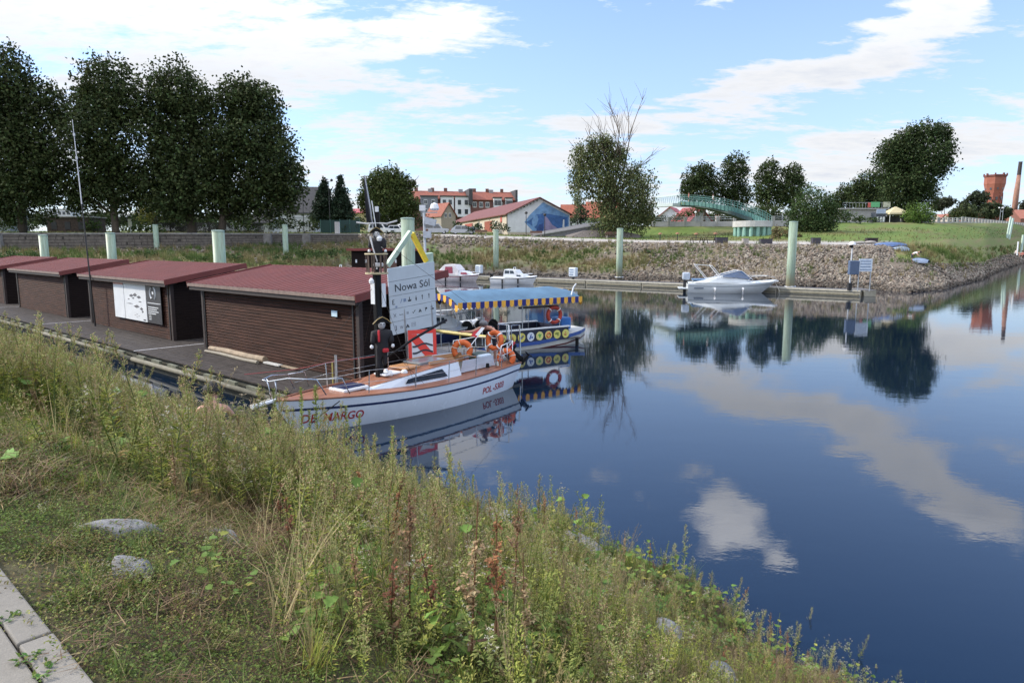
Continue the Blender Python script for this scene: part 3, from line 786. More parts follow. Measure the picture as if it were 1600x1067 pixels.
def place(name, keys, n, dens, seed, smin, smax, label, cat, lean=.12, sink=.0, **k):
    a, nn, rng = bank_points(n, dens, seed, **k)
    z = near_z(a, nn) - sink; c, s = math.cos(QA), math.sin(QA)
    P = np.stack([a * c - nn * s, a * s + nn * c, z], -1)
    meshes = []; [meshes.append(m.copy()) for q in keys for m in SPECIES[q]]
    rot = np.stack([rng.normal(0, lean, len(a)), rng.normal(0, lean, len(a)), rng.uniform(0, 6.283, len(a))], -1)
    # patches where one kind dominates
    pat = fbm(a * .55, nn * .55, seed + 50); idx = np.clip((pat - .2) / .55 * len(meshes) + rng.normal(0, 1.3, len(a)), 0, len(meshes) - 1).astype(int)
    return gn_scatter(name, meshes, P, rot, rng.uniform(smin, smax, len(a)) * tallf(a, nn), idx, label, cat)
sm = lambda x, lo, hi: np.clip((x - lo) / (hi - lo), 0, 1)
def tallw(a, n):          # where the rank growth stands (not on the mown strip beside the kerb)
    edge = np.interp(a, [-30, -9.5, -8.6, -7.4, -6.8, -5.5, -4, -2.4, 3], [.9, .9, 2.1, 2.1, 1.3, 2.1, 2.3, 1.45, 1.4]) + (fbm(a * 1.2, n * 0, 77) - .45) * 1.2
    return sm(n, edge, edge + .8) * np.interp(n, [6.8, 7.3], [1, .3]) * np.where(a < -8.5, np.interp(n, [5.2, 6.4], [1, .35]), 1)
patch = lambda a, n, s, lo=.42, hi=.56: sm(fbm(a * .8, n * .8, s), lo, hi)
place('ground_cover', ['low', 'low', 'litter'], 30000, lambda a, n: np.interp(a, [-34, -12, -6], [.25, .5, 1]) * np.interp(n, [.74, 6.8, 7.2], [1, .9, 0]), 1, .7, 1.3, 'low green creepers and dead brown litter covering the near bank', 'ground cover', .2)
place('dead_litter', ['litter'], 6000, lambda a, n: np.interp(a, [-34, -12, -6], [.3, .6, 1]) * (.25 + .75 * patch(a, n, 23, .40, .5)) * np.interp(n, [.74, 6.8, 7.2], [1, .8, 0]), 15, .5, 1.1, 'brown dead stems and straw lying between the weeds', 'plant litter', .25, sink=-.03)
place('seedlings', ['goosefoot', 'umbel', 'broad'], 9000, lambda a, n: (1 - tallw(a, n)) * (.15 + .6 * patch(a, n, 29, .45, .6)) * np.interp(a, [-20, -8], [.2, 1]), 16, .14, .34, 'ankle high young weeds scattered over the mown strip', 'weeds', .3)
place('short_grass', ['green_tuft', 'low'], 17000, lambda a, n: (.15 + .5 * patch(a, n, 3, .32, .55)) * np.interp(n, [6.8, 7.2], [1, 0]), 2, .25, .5, 'short trampled grass growing beside the kerb and between the weeds', 'grass', .25)
place('rank_grass', ['green_tuft', 'seedgrass', 'dry_tuft'], 8000, lambda a, n: tallw(a, n) * (.25 + .6 * patch(a, n, 4)), 3, .55, 1.0, 'knee high mixed green and straw coloured grass on the near bank', 'grass', .15)
place('green_weeds', ['goosefoot', 'horseweed', 'umbel'], 17000, lambda a, n: tallw(a, n) * (.30 + .5 * patch(a, n, 6, .36, .5)) * np.where(a > -6, np.interp(n, [4.2, 5.6], [1, .35]), 1), 4, .55, 1.05, 'dense greyish green seeding weeds filling the slope above the water', 'weeds', .12)
place('brown_weeds', ['dock', 'umbel', 'dry_tuft'], 5200, lambda a, n: tallw(a, n) * patch(a, n, 8, .38, .56) * .8, 5, .5, .9, 'patches of dry brown and reddish seeding weeds on the near bank', 'weeds', .15)
place('leafy_plants', ['broad'], 4200, lambda a, n: np.clip(tallw(a, n) * .6 * patch(a, n, 11, .45, .6) + sm(n, 4.0, 5.2) * sm(a, -7, -4.2) * 1.0, 0, 1) * np.interp(n, [7.0, 7.3], [1, .4]), 6, .7, 1.25, 'sprawling plants with lobed light green leaves near the shoreline', 'plants', .2)

# ---- the tall plants that stand out one by one
def plant(name, pb_or_mesh, px, py, h_scale, label, group, z=None, rz=0.0, n_guess=None, lean=(0, 0)):
    """base of the plant given by the photo place where it leaves the ground"""
    zz = 1.2
    for _ in range(14):
        p = spot(px, py, zz); a, n = an_of(p.x, p.y); zz = .5 * zz + .5 * float(near_z(a, np.clip(n, .8, 7.2)))
    o = bpy.data.objects.new(name, pb_or_mesh); put(o)
    o.location = (p.x, p.y, zz - .01); o.scale = (h_scale,) * 3; o.rotation_euler = (lean[0], lean[1], rz)
    return tag(o, label, 'plant', group)
me_ = {k: [o.data for o in v] for k, v in SPECIES.items()}
hw = 'greyish green horseweed spires standing above the rank growth of the near bank'
for i, (px, py, s) in enumerate([(232, 700, 1.0), (262, 705, .9), (130, 690, .85), (105, 690, .8), (165, 700, .8), (205, 715, .7), (520, 1070, .42), (570, 1090, .40), (444, 1010, .45), (130, 640, .6), (60, 610, .6), (30, 620, .55), (190, 640, .6), (90, 590, .6)]):
    plant('horseweed', me_['horseweed'][i % 3], px, py, s, hw, 'horseweed spires on the near bank', rz=i * 1.3)
def sp_spike(seed, h):
    p = PB(seed); r = p.r; lx, ly = r.uniform(-.08, .08) * h, r.uniform(-.08, .08) * h
    f = lambda t: Vector((lx * t * t, ly * t * t, h * t)); p.stem([f(t / 5) for t in range(6)], .007, .002, p.jit(GREEN))
    for i in range(int(300 * h)):
        t = r.uniform(.2, 1) ** .85; b = r.uniform(0, 2 * PI); w = .055 * (1.1 - t) ** .8
        q = f(t) + Vector((math.cos(b), math.sin(b), 0)) * r.uniform(0, w); p.leaf(q, (math.cos(b), math.sin(b), r.uniform(.6, 2.2)), r.uniform(.02, .042), .014, p.jit((.30, .36, .10) if r.random() < .75 else GREYG))
    return p
spk = [sp_spike(120 + i, h).mesh('spike', LEAFM).data for i, h in enumerate((1.0, .9, 1.1))]
gf = 'slender light green spikes rising in front of the white sailing boat hull'
for i, (px, py, s) in enumerate([(436, 715, 1.15), (500, 735, 1.5), (474, 728, 1.15), (547, 735, 1.15), (562, 730, 1.1), (520, 740, .9), (610, 765, 1.0), (704, 790, 1.0), (590, 755, .7), (486, 740, .95), (415, 730, .6), (455, 745, .7), (650, 790, .6), (738, 800, .7)]):
    plant('seeding_spike', spk[i % 3], px, py, s, gf, 'light green spikes before the sailing boat', rz=i * 2.1, lean=(random.uniform(-.08, .08), random.uniform(-.08, .08)))
dk = 'rust brown dock stalk with packed dry seeds in the foreground weeds'
for i, (px, py, s) in enumerate([(600, 930, 0.94), (640, 1010, 0.94), (690, 1020, 0.94), (735, 1055, 1.08), (775, 1060, 1.08), (800, 1000, 0.94), (610, 1000, 0.81), (590, 905, 0.94), (385, 800, 0.94), (375, 740, 0.94), (752, 985, 0.81), (820, 1062, 0.81), (575, 860, 0.94), (700, 930, 0.81)]):
    plant('dock_stalk', me_['dock'][i % 4], px, py, s, dk, 'rust brown dock stalks', rz=i * 1.9, lean=(0, random.uniform(-.15, .1)))
um = 'thin branching stalk with pale dry flower heads reaching over the water'
for i, (px, py, s) in enumerate([(895, 905, .75), (870, 915, .65), (690, 800, .6), (1165, 990, .5), (1290, 1050, .45), (405, 715, .7), (345, 700, .8), (300, 560, .5), (165, 560, .6), (1240, 1020, .5), (930, 935, .6)]):
    plant('dry_umbel', me_['umbel'][i % 3], px, py, s, um, 'dry branching stalks')
lf = 'upright stalk with lobed bright green leaves at the edge of the bank'
tallbroad = [sp_broad(90 + i, .75, 14, .072).mesh('tb', LEAFM).data for i in range(3)]
for i, (px, py, s) in enumerate([(990, 935, .9), (1010, 960, .7), (1160, 1000, .75), (1210, 1030, .6), (1070, 960, .6), (1440, 1110, .5), (330, 930, .6), (960, 930, .6), (1130, 985, .55), (1260, 1060, .5), (350, 950, .5), (1400, 1095, .45), (1330, 1080, .5)]):
    plant('leafy_stalk', tallbroad[i % 3], px, py, s, lf, 'upright leafy stalks at the bank edge', rz=i)
st = 'long pale straw blade leaning over the green weeds in the centre foreground'
strawm = [sp_tuft(95 + i, 1.15, 12, STRAW, (.36, .28, .15), .007, .55).mesh('st', LEAFM).data for i in range(2)]
for i, (px, py, s) in enumerate([(430, 990, .8), (470, 930, .8), (500, 900, .75), (455, 960, .9), (520, 930, .7), (415, 880, .6)]):
    plant('straw_tuft', strawm[i % 2], px, py, s, 'tuft of long pale straw blades leaning over the green weeds', 'straw tufts in the centre foreground', rz=i * 2, lean=(0, .15))
o = plant('burdock', sp_broad(99, .3, 8, .12, (.14, .26, .04)).mesh('bd', LEAFM).data, 8, 745, 1.0, 'broad bright green leaf of a burdock at the left picture edge', None)
for i, (px, py) in enumerate([(45, 1035), (10, 972), (70, 1058)]):
    p = spot(px, py, 2.38); o = bpy.data.objects.new('crack_weed', sp_low(100 + i, 40, (.08, .17, .04), GREEN, .05, .025, .03).mesh('cw', LEAFM).data); put(o); o.location = p
    tag(o, ['small green weed sprouting from the long kerb joint', 'tiny weed in the paving joint at the left picture edge', 'seedlings in the joint at the very bottom of the picture'][i], 'plant')
# ============================================================ PONTOON, SHEDS, PILES
WOODW = mat('weathered_dark_cladding', (.018, .008, .006), .75, .5, 1.6, bump=.6, bscale=30, stretch=(.6, 1, 9), col2=(.080, .036, .025), spec=.12)
WOODE = mat('dark_cladding', (.014, .009, .008), .75, .3, 4, bump=.4, stretch=(.6, .6, 8), spec=.12)  # darker than the front cladding; used on shed ends and kiosk
ROOFR = mat('red_metal_roof', (.145, .032, .026), .6, .16, 1.3, bump=.05, streak=.1)
TRIM = mat('worn_brown_trim', (.13, .085, .07), .65, .3, 6, col2=(.22, .16, .135))
TRIMD = mat('dark_brown_trim', (.025, .015, .013), .6, .3, 6)
DECKW = mat('wet_dark_decking', (.030, .026, .025), .7, .4, 4, bump=.5, bscale=25, col2=(.070, .060, .055), spec=.15)
GREYW = mat('grey_green_timber', (.10, .095, .07), .8, .3, 4, bump=.5, bscale=20, col2=(.18, .17, .13))
PILEM = None
def pile_mat():
    m = bpy.data.materials.new('pale_green_pile_paint'); m.use_nodes = True; b = NB(m.node_tree); p = b.n['Principled BSDF']
    g = b.node('ShaderNodeNewGeometry').outputs['Position']; sp = b.node('ShaderNodeSeparateXYZ'); b.l.new(g, sp.inputs[0])
    n = b.noise(g, 1.4, 6, .65); n2 = b.noise(b.mapping(g, scale=(1, 1, .15)), 5, 5, .7)
    base = b.mix(b.ramp(n2, [(.35, 0), (.7, 1)]), (.20, .29, .215), (.29, .375, .29))
    base = b.mix(b.ramp(b.noise(b.mapping(g, scale=(1, 1, .08)), 9, 6, .75), [(.46, 0), (.70, .8)]), base, (.15, .14, .09))
    f = b.ramp(b.m('ADD', b.m('MULTIPLY', sp.outputs[2], .35), b.m('MULTIPLY', n, .6)), [(.45, 1), (.95, 0)])     # river-level staining near the waterline
    c = b.mix(f, base, (.22, .19, .12)); c = b.mix(b.ramp(b.m('ADD', sp.outputs[2], b.m('MULTIPLY', n, .5)), [(.3, .8), (.75, 0)]), c, (.07, .06, .045))
    b.l.new(c, p.inputs['Base Color']); p.inputs['Roughness'].default_value = .55
    return m
PILEM = pile_mat()
def pile(px, Y, r, ztop, label, bracket=False):
    p = spotY(px, 400, Y); t = thing('mooring_pile', label, 'pile', (p.x, p.y, 0), 0, 'pale green mooring piles')
    MB().cyl((0, 0, -2), (0, 0, ztop), r, n=28).build('pile_tube', PILEM, t, smooth=False).data.shade_smooth()
    MB().lathe([(r + .015, 0), (r + .015, .05), (r * .7, .07), (.02, .075)], (0, 0, ztop - .02), 28).build('cap', mat('pile_cap', (.36, .48, .41), .5), t)
    if bracket:
        m = MB()
        m.torus((0, 0, .48), r + .1, .05, 20, 6)
        for a in (0, 90, 180, 270): m.cyl((math.cos(R(a)) * (r + .05) - .1, math.sin(R(a)) * (r + .05), .5), (math.cos(R(a)) * (r + .05) + .1, math.sin(R(a)) * (r + .05), .5), .06)
        m.build('roller_bracket', STEEL, t)
    return t
pile(1237, 60.3, .36, 6.1, 'pale green pile at the right end of the far dock, nearest of the tall ones', True)
pile(968, 79.0, .36, 6.0, 'pale green pile on the far dock in front of the willow', True)
pile(775, 92, .36, 6.15, 'pale green pile on the far dock left of the small white cabin boat', True)
pile(638, 37, .36, 5.46, 'thick pale green pile right behind the town name sign')
pile(343, 41, .35, 4.9, 'stout pale green pile above the gap left of the nearest shed roof')
pile(175, 57, .35, 5.07, 'short pale green pile above the second shed roof from the left')
pile(70, 62, .35, 4.98, 'leftmost short pale green pile')
pile(246, 90, .33, 6.75, 'slim tall pale green pile before the chestnut trunks')
pile(447, 90, .35, 6.75, 'slim tall pale green pile behind the nearest shed roof before the small white house')

def front_a(px, n=10.45):
    r = (px - 800) / FPX * 1.0
    # ray x = r' y on the ground plane, r' a little larger because of the pitch
    best = None
    for k in range(40):
        pass
    lo, hi = -80.0, 20.0
    for _ in range(50):
        mid = (lo + hi) / 2; P = AN(mid, n, 1.5)
        c, s = math.cos(PITCH), math.sin(PITCH); d = P.y * c - (P.z - CAM_H) * s
        if 800 + FPX * P.x / d < px: lo = mid
        else: hi = mid
    return (lo + hi) / 2

def build_pontoon():
    t = thing('pontoon', 'long dark plank pontoon carrying the brown sheds, with a pale timber edge beam', 'pontoon', AN(0, 0, 0), QA)
    rng = random.Random(3)
    m = MB()
    for seg in range(5):
        a1 = -13.95 if seg == 0 else -13.95 - 10.85 - 11.8 * (seg - 1) - .06
        a0 = -13.95 - 10.85 - 11.8 * seg + .06
        for k in range(46):
            n0 = 8.52 + k * .142
            for a, bb in ((a0, (a0 + a1) / 2 - .01), ((a0 + a1) / 2 + .01, a1)):
                m.box(((a + bb) / 2, n0 + .066, .475 + rng.uniform(-.006, .006)), (bb - a, .13, .04))
    o = m.build('decking', DECKW, t, kind='stuff')
    for seg in range(1, 5):
        a = -13.95 - 10.85 - 11.8 * (seg - 1)
        MB().box((a, 11.2, .49), (.10, 5.4, .012)).build('joint_plate', mat('pale_steel_strip', (.42, .42, .44), .5), t)
    for seg in range(5):
        a1 = -13.95 if seg == 0 else -13.95 - 10.85 - 11.8 * (seg - 1)
        a0 = -13.95 - 10.85 - 11.8 * seg
        MB().tube([(a0 + .1, 8.40, .24), (a0 + .1 + (a1 - a0) * .5, 8.40, .255), (a1 - .05, 8.40, .24)], .075, 10).build('edge_beam', GREYW, t, smooth=True)
        MB().box(((a0 + a1) / 2, 8.53, .05), (a1 - a0 - .2, .05, .30)).build('float_side', mat('float_concrete', (.055, .058, .045), .8, .4, 3), t)
        mm = MB()
        k = a0 + .8
        while k < a1 - .3:
            mm.box((k, 8.44, .36), (.62, .10, .10)); k += 1.25
        mm.build('rubbing_block', mat('pale_rubbing_timber', (.12, .125, .09), .8, .3, 5), t, kind='stuff')
        MB().box(((a0 + a1) / 2, 11.8, .2), (a1 - a0 - .12, 6.4, .5)).build('float', mat('float_concrete', (.1, .1, .09), .8), t)
    e = MB()
    for k in range(11): e.box((-13.90, 8.8 + k * .6, .40), (.06, .52, .12))
    e.build('end_plank', GREYW, t)
build_pontoon()

LW = 2.45
def build_shed():
    t = thing('wooden_shed', '', 'shed', (0, 0, 0), QA)
    L = 9.1
    m = MB(); H0, H1 = 2.18, 2.66
    ns = 23; h = H0 / ns
    for k in range(ns):
        z = k * h + h / 2
        m.box((L / 2, .02, z), (L - .16, .028, h * .80), M=Matrix.Rotation(R(-14), 4, 'X'))
    m.build('front_siding', WOODW, t, kind='stuff')
    for x, s in ((.02, 1), (L - .02, -1)):
        e = MB()
        for k in range(27):
            z = k * h + h / 2
            y1 = LW if z < H0 else LW
            y0 = 0.08 if z < H0 - .05 else (z - H0 + .1) / (H1 - H0) * LW
            if y0 < LW - .1: e.box((x, (y0 + LW - .08) / 2, z), (.03, LW - .08 - y0, h * .86), M=Matrix.Rotation(R(9 * s), 4, 'Y'))
        e.build('end_siding', WOODE, t, kind='stuff')
    b = MB(); b.box((L / 2, LW / 2 + .02, H0 / 2), (L - .12, LW - .14, H0)); b.box((L / 2, LW - .01, H1 / 2), (L - .16, .03, H1)); b.build('wall_core', TRIMD, t)
    for x in (.04, L - .04):
        for y in (.03, LW - .03):
            c = MB().box((x, y, (H0 if y < 1 else H1) / 2), (.13, .12, H0 if y < 1 else H1)).build('corner_post', TRIMD, t)
    MB().box((L - .26, -.01, H0 / 2), (.05, .03, H0)).build('downpipe', DARK, t); MB().box((.17, -.01, H0 / 2), (.04, .03, H0)).build('downpipe', DARK, t)
    # roof: ribbed sheet running up from the front eave
    sl = (H1 + .12 - H0) / (LW + .75); y0, y1 = -.32, LW + .35
    z0 = H0 + .05; z1 = z0 + .55
    prof = []; x = -.32; W_ = L + .64; n = int(W_ / .3)
    for k in range(n):
        xx = x + k * W_ / n; w = W_ / n
        prof += [(xx, 0), (xx + w * .55, 0), (xx + w * .62, .032), (xx + w * .9, .032)]
    prof.append((x + W_, 0))
    r = MB(); r.loft([[(px_, y0, z0 + pz) for px_, pz in prof], [(px_, y1, z1 + pz) for px_, pz in prof]], close=False, caps=False)
    r.build('roof_sheet', ROOFR, t)
    MB().box((0, 0, 0), (W_ - .02, (y1 - y0) * 1.004, .03)).build('roof_board', TRIMD, t, loc=(L / 2, (y0 + y1) / 2, (z0 + z1) / 2 - .035), rot=(math.atan2(z1 - z0, y1 - y0), 0, 0))
    MB().box((L / 2, y0 - .02, z0 - .03), (W_, .03, .10)).build('front_fascia', TRIM, t)
    MB().box((L / 2, y0 + .06, z0 - .14), (W_ - .1, .10, .12)).build('gutter', TRIMD, t)
    for xx in (x - .02, x + W_ + .02):
        MB().bar((xx, y0 - .03, z0 - .03), (xx, y1 + .02, z1 - .03), .035, .20).build('verge_board', ROOFR, t)
    MB().box((L / 2, y1 + .02, z1 - .06), (W_, .03, .2)).build('rear_fascia', ROOFR, t)
    return t
shed = build_shed()
labs = ['brown slatted shed nearest the sailing boat, with a small pale plate on its long wall',
        'brown slatted shed carrying the large white and black poster',
        'brown slatted shed without poster, second from the left picture edge',
        'brown slatted shed cut by the left picture edge']
As = [-23.75, -35.45, -47.9, -60.1]
for i, a in enumerate(As):
    s_ = shed if i == 0 else dup(shed)
    s_.location = AN(a, 10.45, .5); tag(s_, labs[i], 'shed', 'brown sheds standing in a row on the pontoon')

def shed_plane(px, py, n=10.40):
    """a, z of a photo place on the long walls"""
    a = front_a(px, n); P = AN(a, n, 0)
    c, s = math.cos(PITCH), math.sin(PITCH)
    lo, hi = -1.0, 6.0
    for _ in range(40):
        z = (lo + hi) / 2; u = P.y * s + (z - CAM_H) * c; d = P.y * c - (z - CAM_H) * s
        if 533.5 - FPX * u / d > py: lo = z
        else: hi = z
    return a, (lo + hi) / 2
def build_poster():
    (a0, z0), (a1, z1) = shed_plane(181, 494), shed_plane(255, 447)
    Wd, Hh = a1 - a0, z1 - z0
    t = thing('poster', 'large white and black weatherproof poster fixed to the slatted shed wall', 'poster', AN(a0, 10.36, z0), QA)
    pm = mat('poster_white', (.66, .69, .72), .45, .06, 2); bm_ = mat('poster_black', (.035, .035, .04), .45, .2, 4)
    MB().box((Wd * .12, 0, Hh / 2), (Wd * .23, .02, Hh)).build('white_panel', pm, t)
    MB().box((Wd * .475, 0, Hh / 2), (Wd * .46, .02, Hh)).build('white_panel', pm, t)
    MB().box((Wd * .855, 0, Hh / 2), (Wd * .28, .02, Hh)).build('black_panel', bm_, t)
    MB().box((Wd * .12, -.014, Hh * .965), (Wd * .22, .006, Hh * .05)).build('red_strip', mat('faded_red_print', (.6, .25, .22), .5), t)
    ink = mat('grey_print', (.10, .10, .11), .6, .5, 9)
    g = MB(); rg = random.Random(8)
    for (x, z, w, h) in [(.40, .66, .10, .05), (.48, .69, .10, .06), (.56, .64, .10, .05), (.44, .60, .06, .03), (.34, .56, .05, .02), (.58, .52, .08, .02), (.36, .44, .16, .015), (.50, .38, .13, .05), (.60, .33, .07, .05), (.62, .26, .04, .05)]:
        g.add([(Wd * x - w * Wd / 2, -.013, Hh * z), (Wd * x, -.013, Hh * (z - h * .8)), (Wd * x + w * Wd / 2, -.013, Hh * z), (Wd * x + w * Wd * .1, -.013, Hh * (z + h))], [(0, 1, 2, 3)])
    g.build('drawing', ink, t)
    gg = MB()
    for (x, z) in [(.46, .14), (.50, .17), (.54, .13), (.50, .10)]: gg.box((Wd * x, -.012, Hh * z), (Wd * .03, .003, Hh * .03))
    gg.build('small_print', mat('pale_grey_print', (.45, .46, .48), .5), t)
    MB().box((Wd * .655, -.012, Hh * .045), (Wd * .05, .003, Hh * .035)).build('stamp', bm_, t)
    w = MB()
    M = Matrix.Rotation(PI / 2, 4, 'X')
    w.torus((Wd * .85, -.013, Hh * .80), .26, .035, 14, 4, M @ Matrix.Scale(1.0, 4, (1, 0, 0)), R(120), R(240))
    w.torus((Wd * .85, -.013, Hh * .80), .26, .035, 14, 4, M, R(-60), R(60))
    w.box((Wd * .85, -.013, Hh * .80), (.14, .003, .10)); w.box((Wd * .86, -.013, Hh * .53), (Wd * .25, .003, Hh * .018))
    for k, ww in enumerate((.20, .17, .20, .15)): w.box((Wd * .74 + ww * Wd / 2, -.013, Hh * (.42 - .055 * k)), (ww * Wd, .003, Hh * .022))
    for k in range(3): w.box((Wd * .77, -.013, Hh * (.2 - .05 * k)), (Wd * .05, .003, Hh * .018))
    w.build('white_print', pm, t)
build_poster()
a, z = shed_plane(524, 490)
tag(MB().box((0, 0, 0), (.26, .02, .16)).build('wall_plate', mat('pale_blue_plate', (.5, .66, .78), .4, .1), loc=AN(a, 10.40, z), rot=(0, 0, QA)), 'small pale blue plate screwed to the wall of the nearest shed', 'plate')
# timber lying along the foot of the nearest shed
LOGM = mat('bare_log', (.30, .235, .165), .8, .3, 6, bump=.4, bscale=30)
def log_at(pxa, pxb, n, z, r, name, label, m=LOGM, flat=False):
    a0, a1 = front_a(pxa, n), front_a(pxb, n)
    mb = MB()
    if flat: mb.box((0, 0, 0), (abs(a1 - a0), r * 2.4, r * .7))
    else: mb.tube([(-(a1 - a0) / 2, 0, 0), (-(a1 - a0) / 5, .02, .01), ((a1 - a0) / 4, -.015, 0), ((a1 - a0) / 2, 0, .01)], [r * .8, r, r, r * 1.05], 10)
    return tag(mb.build(name, m, loc=AN((a0 + a1) / 2, n, z), rot=(0, 0, QA)), label, 'timber')
log_at(326, 412, 10.2, .60, .095, 'log', 'thick bare log lying against the foot of the nearest shed')
log_at(318, 400, 9.98, .54, .05, 'pole', 'thin peeled pole lying in front of the thick log', mat('grey_log', (.26, .235, .19), .8))
log_at(412, 436, 10.15, .55, .06, 'plank', 'short whitish plank right of the thick log', mat('white_plank', (.5, .5, .48), .7), True)
log_at(436, 462, 10.2, .54, .05, 'plank', 'short brown plank at the right end of the lying timber', LOGM, True)

# ---- tall whip pole on the pontoon in front of the sheds
P = AN(front_a(146, 10.1), 10.1, .5)
t = thing('flagpole', 'very tall thin pole, dark below and white above, leaning before the sheds', 'pole', P)
top = spotY(113, 187, P.y); d = top - P
MB().tube([(0, 0, 0), d * .3, d * .60], [.04, .03, .024], 8).build('lower_pole', DARK, t)
MB().tube([d * .60, d * .8, d], [.024, .018, .010], 8).build('upper_pole', mat('pole_white', (.6, .62, .66), .4), t)
for k in (.82, .93): MB().box(d * k, (.07, .05, .12)).build('fitting', mat('pole_white', (.6, .62, .66)), t)

# ---- signs at the pontoon end
def plane_thing(name, label, cat, loc, yaw, pit, rol):
    o = thing(name, label, cat, loc); cz = Matrix.Rotation(yaw, 4, 'Z') @ Matrix.Rotation(pit, 4, 'X') @ Matrix.Rotation(rol, 4, 'Y')
    o.rotation_euler = cz.to_euler(); return o
def build_signs():
    SW = mat('sign_white_blue', (.52, .60, .66), .4, .05, 2, streak=.06); INK = mat('sign_ink', (.02, .025, .035), .5); BLU = mat('sign_blue', (.08, .16, .34), .5)
    t = plane_thing('town_sign', 'pale information board lettered Nowa Sól with rows of small pictograms', 'sign', (-2.668, 18.345, 2.618), R(42), R(6.9), R(-6.5))
    Wd, Hh = 1.47, 1.82; x0, z1 = -Wd / 2, Hh / 2
    hs = [.36, .39, .35, .35, .36]; z = z1
    for i, h in enumerate(hs):
        MB().box((0, 0, z - h / 2), (Wd, .03, h - .012)).build('panel', SW, t); z -= h
    MB().box((0, .02, 0), (Wd - .04, .012, Hh - .04)).build('backing', mat('sign_backing', (.12, .13, .15), .6), t)
    text('Nowa Sól', .285, INK, t, (0, -.018, z1 - .36 - .285), (PI / 2, 0, 0), 'lettering', 'CENTER')
    def glyph(kind, x, zc, s, m=INK):
        g = MB(); y = -.018
        def q(*pts): g.add([(x + a * s, y, zc + b * s) for a, b in pts], [tuple(range(len(pts)))])
        if kind == 'E': q((-.5, .6), (.1, .6), (.1, .45), (-.3, .45), (-.3, .1), (0, .1), (0, -.05), (-.3, -.05), (-.3, -.45), (.2, -.45), (.2, -.6), (-.5, -.6))
        if kind == 'slash': q((-.3, -.5), (-.15, -.5), (.3, .5), (.15, .5))
        if kind == 'win':
            for i in range(3):
                for j in range(3): q((-.45 + .33 * i, -.45 + .33 * j), (-.2 + .33 * i, -.45 + .33 * j), (-.2 + .33 * i, -.2 + .33 * j), (-.45 + .33 * i, -.2 + .33 * j))
        if kind == 'anchor': q((-.1, .6), (.1, .6), (.12, -.2), (.5, 0), (.45, -.5), (-.45, -.5), (-.5, 0), (-.12, -.2))
        if kind == 'man': q((-.12, .25), (.12, .25), (.2, -.1), (.1, -.65), (-.1, -.65), (-.2, -.1)); q((-.09, .35), (.09, .35), (.09, .55), (-.09, .55))
        if kind == 'arrow': q((0, .65), (.25, .2), (.08, .2), (.08, -.6), (-.08, -.6), (-.08, .2), (-.25, .2))
        if kind == 'fork': q((-.5, .5), (-.38, .5), (.45, -.5), (.3, -.5)); q((.5, .5), (.38, .5), (-.45, -.5), (-.3, -.5))
        if kind == 'bed': q((-.6, .1), (-.5, .1), (-.5, -.05), (.55, -.05), (.55, -.3), (.45, -.3), (.45, -.18), (-.6, -.18))
        if kind == 'wave': q((-.5, .1), (-.2, -.3), (.1, .2), (.5, .45), (.5, .25), (.15, -.05), (-.2, -.5), (-.5, -.1))
        if kind == 'tent': q((0, .5), (.55, -.5), (.15, -.5), (0, -.1), (-.15, -.5), (-.55, -.5))
        if kind == 'P': q((-.3, .5), (.3, .5), (.35, 0), (-.1, -.05), (-.1, -.5), (-.3, -.5))
        if kind == 'ship': q((-.5, .5), (.1, .55), (.1, 0), (.6, -.1), (.4, -.5), (-.4, -.5), (-.5, -.1), (-.1, 0), (-.1, .3), (-.5, .3))
        if kind == 'S': q((.3, .6), (-.2, .6), (-.25, .5), (.1, .45), (.1, .2), (-.15, .1), (.15, 0), (.15, -.4), (-.3, -.4), (-.2, -.6), (.3, -.55), (.35, 0), (.2, .1), (.3, .3))
        if kind == 'W': q((-.5, .4), (-.4, .4), (-.25, -.2), (-.1, .3), (.1, .3), (.25, -.2), (.4, .4), (.5, .4), (.3, -.45), (.2, -.45), (0, .1), (-.2, -.45), (-.3, -.45))
        if kind == 'box':
            for a in ((-.6, -.5, -.5, .5), (.5, -.5, .6, .5), (-.5, .42, .5, .5), (-.5, -.5, .5, -.42), (-.3, -.3, -.2, .3), (.2, -.3, .3, .3), (-.2, 0, .2, .1)): q((a[0], a[1]), (a[2], a[1]), (a[2], a[3]), (a[0], a[3]))
        g.build('pictogram', m, t)
    GR = mat('sign_grey_ink', (.2, .23, .27), .5)
    zr = z1 - .36 - .39 - .175
    for k, (kd, m) in enumerate([('E', INK), ('slash', BLU), ('win', BLU), ('anchor', INK), ('man', INK), ('arrow', INK), ('arrow', INK)]): glyph(kd, x0 + [.14, .36, .47, .62, .83, 1.03, 1.25][k], zr + .01, .11 if kd != 'win' else .09, m)
    glyph('win', x0 + .20, zr - .13, .06, BLU)
    zr -= .35
    for k, (kd, m) in enumerate([('fork', INK), ('bed', INK), ('win', GR), ('wave', INK), ('tent', INK), ('P', INK), ('ship', INK)]): glyph(kd, x0 + .14 + .2 * k, zr, .10 if k != 2 else .07, m)
    zr -= .355
    for k, (kd, m) in enumerate([('S', INK), ('W', GR), ('tent', INK), ('box', GR)]): glyph(kd, x0 + .14 + .19 * k, zr, .11, m)
    # slanting beams above the board
    MB().bar((-.70, .05, .97), (.10, .10, 1.76), .11, .12).build('slanting_beam', mat('pale_green_beam', (.42, .55, .44), .5), t)
    b2 = MB().bar((.12, .08, 1.72), (.52, .05, .93), .10, .12).build('slanting_beam', mat('yellow_beam', (.75, .58, .05), .45), t); b2['label'] = 'yellow slanting beam'
    MB().box((.60, .06, 1.02), (.26, .10, .24)).build('corner_block', mat('pale_green_beam', (.42, .55, .44), .5), t)
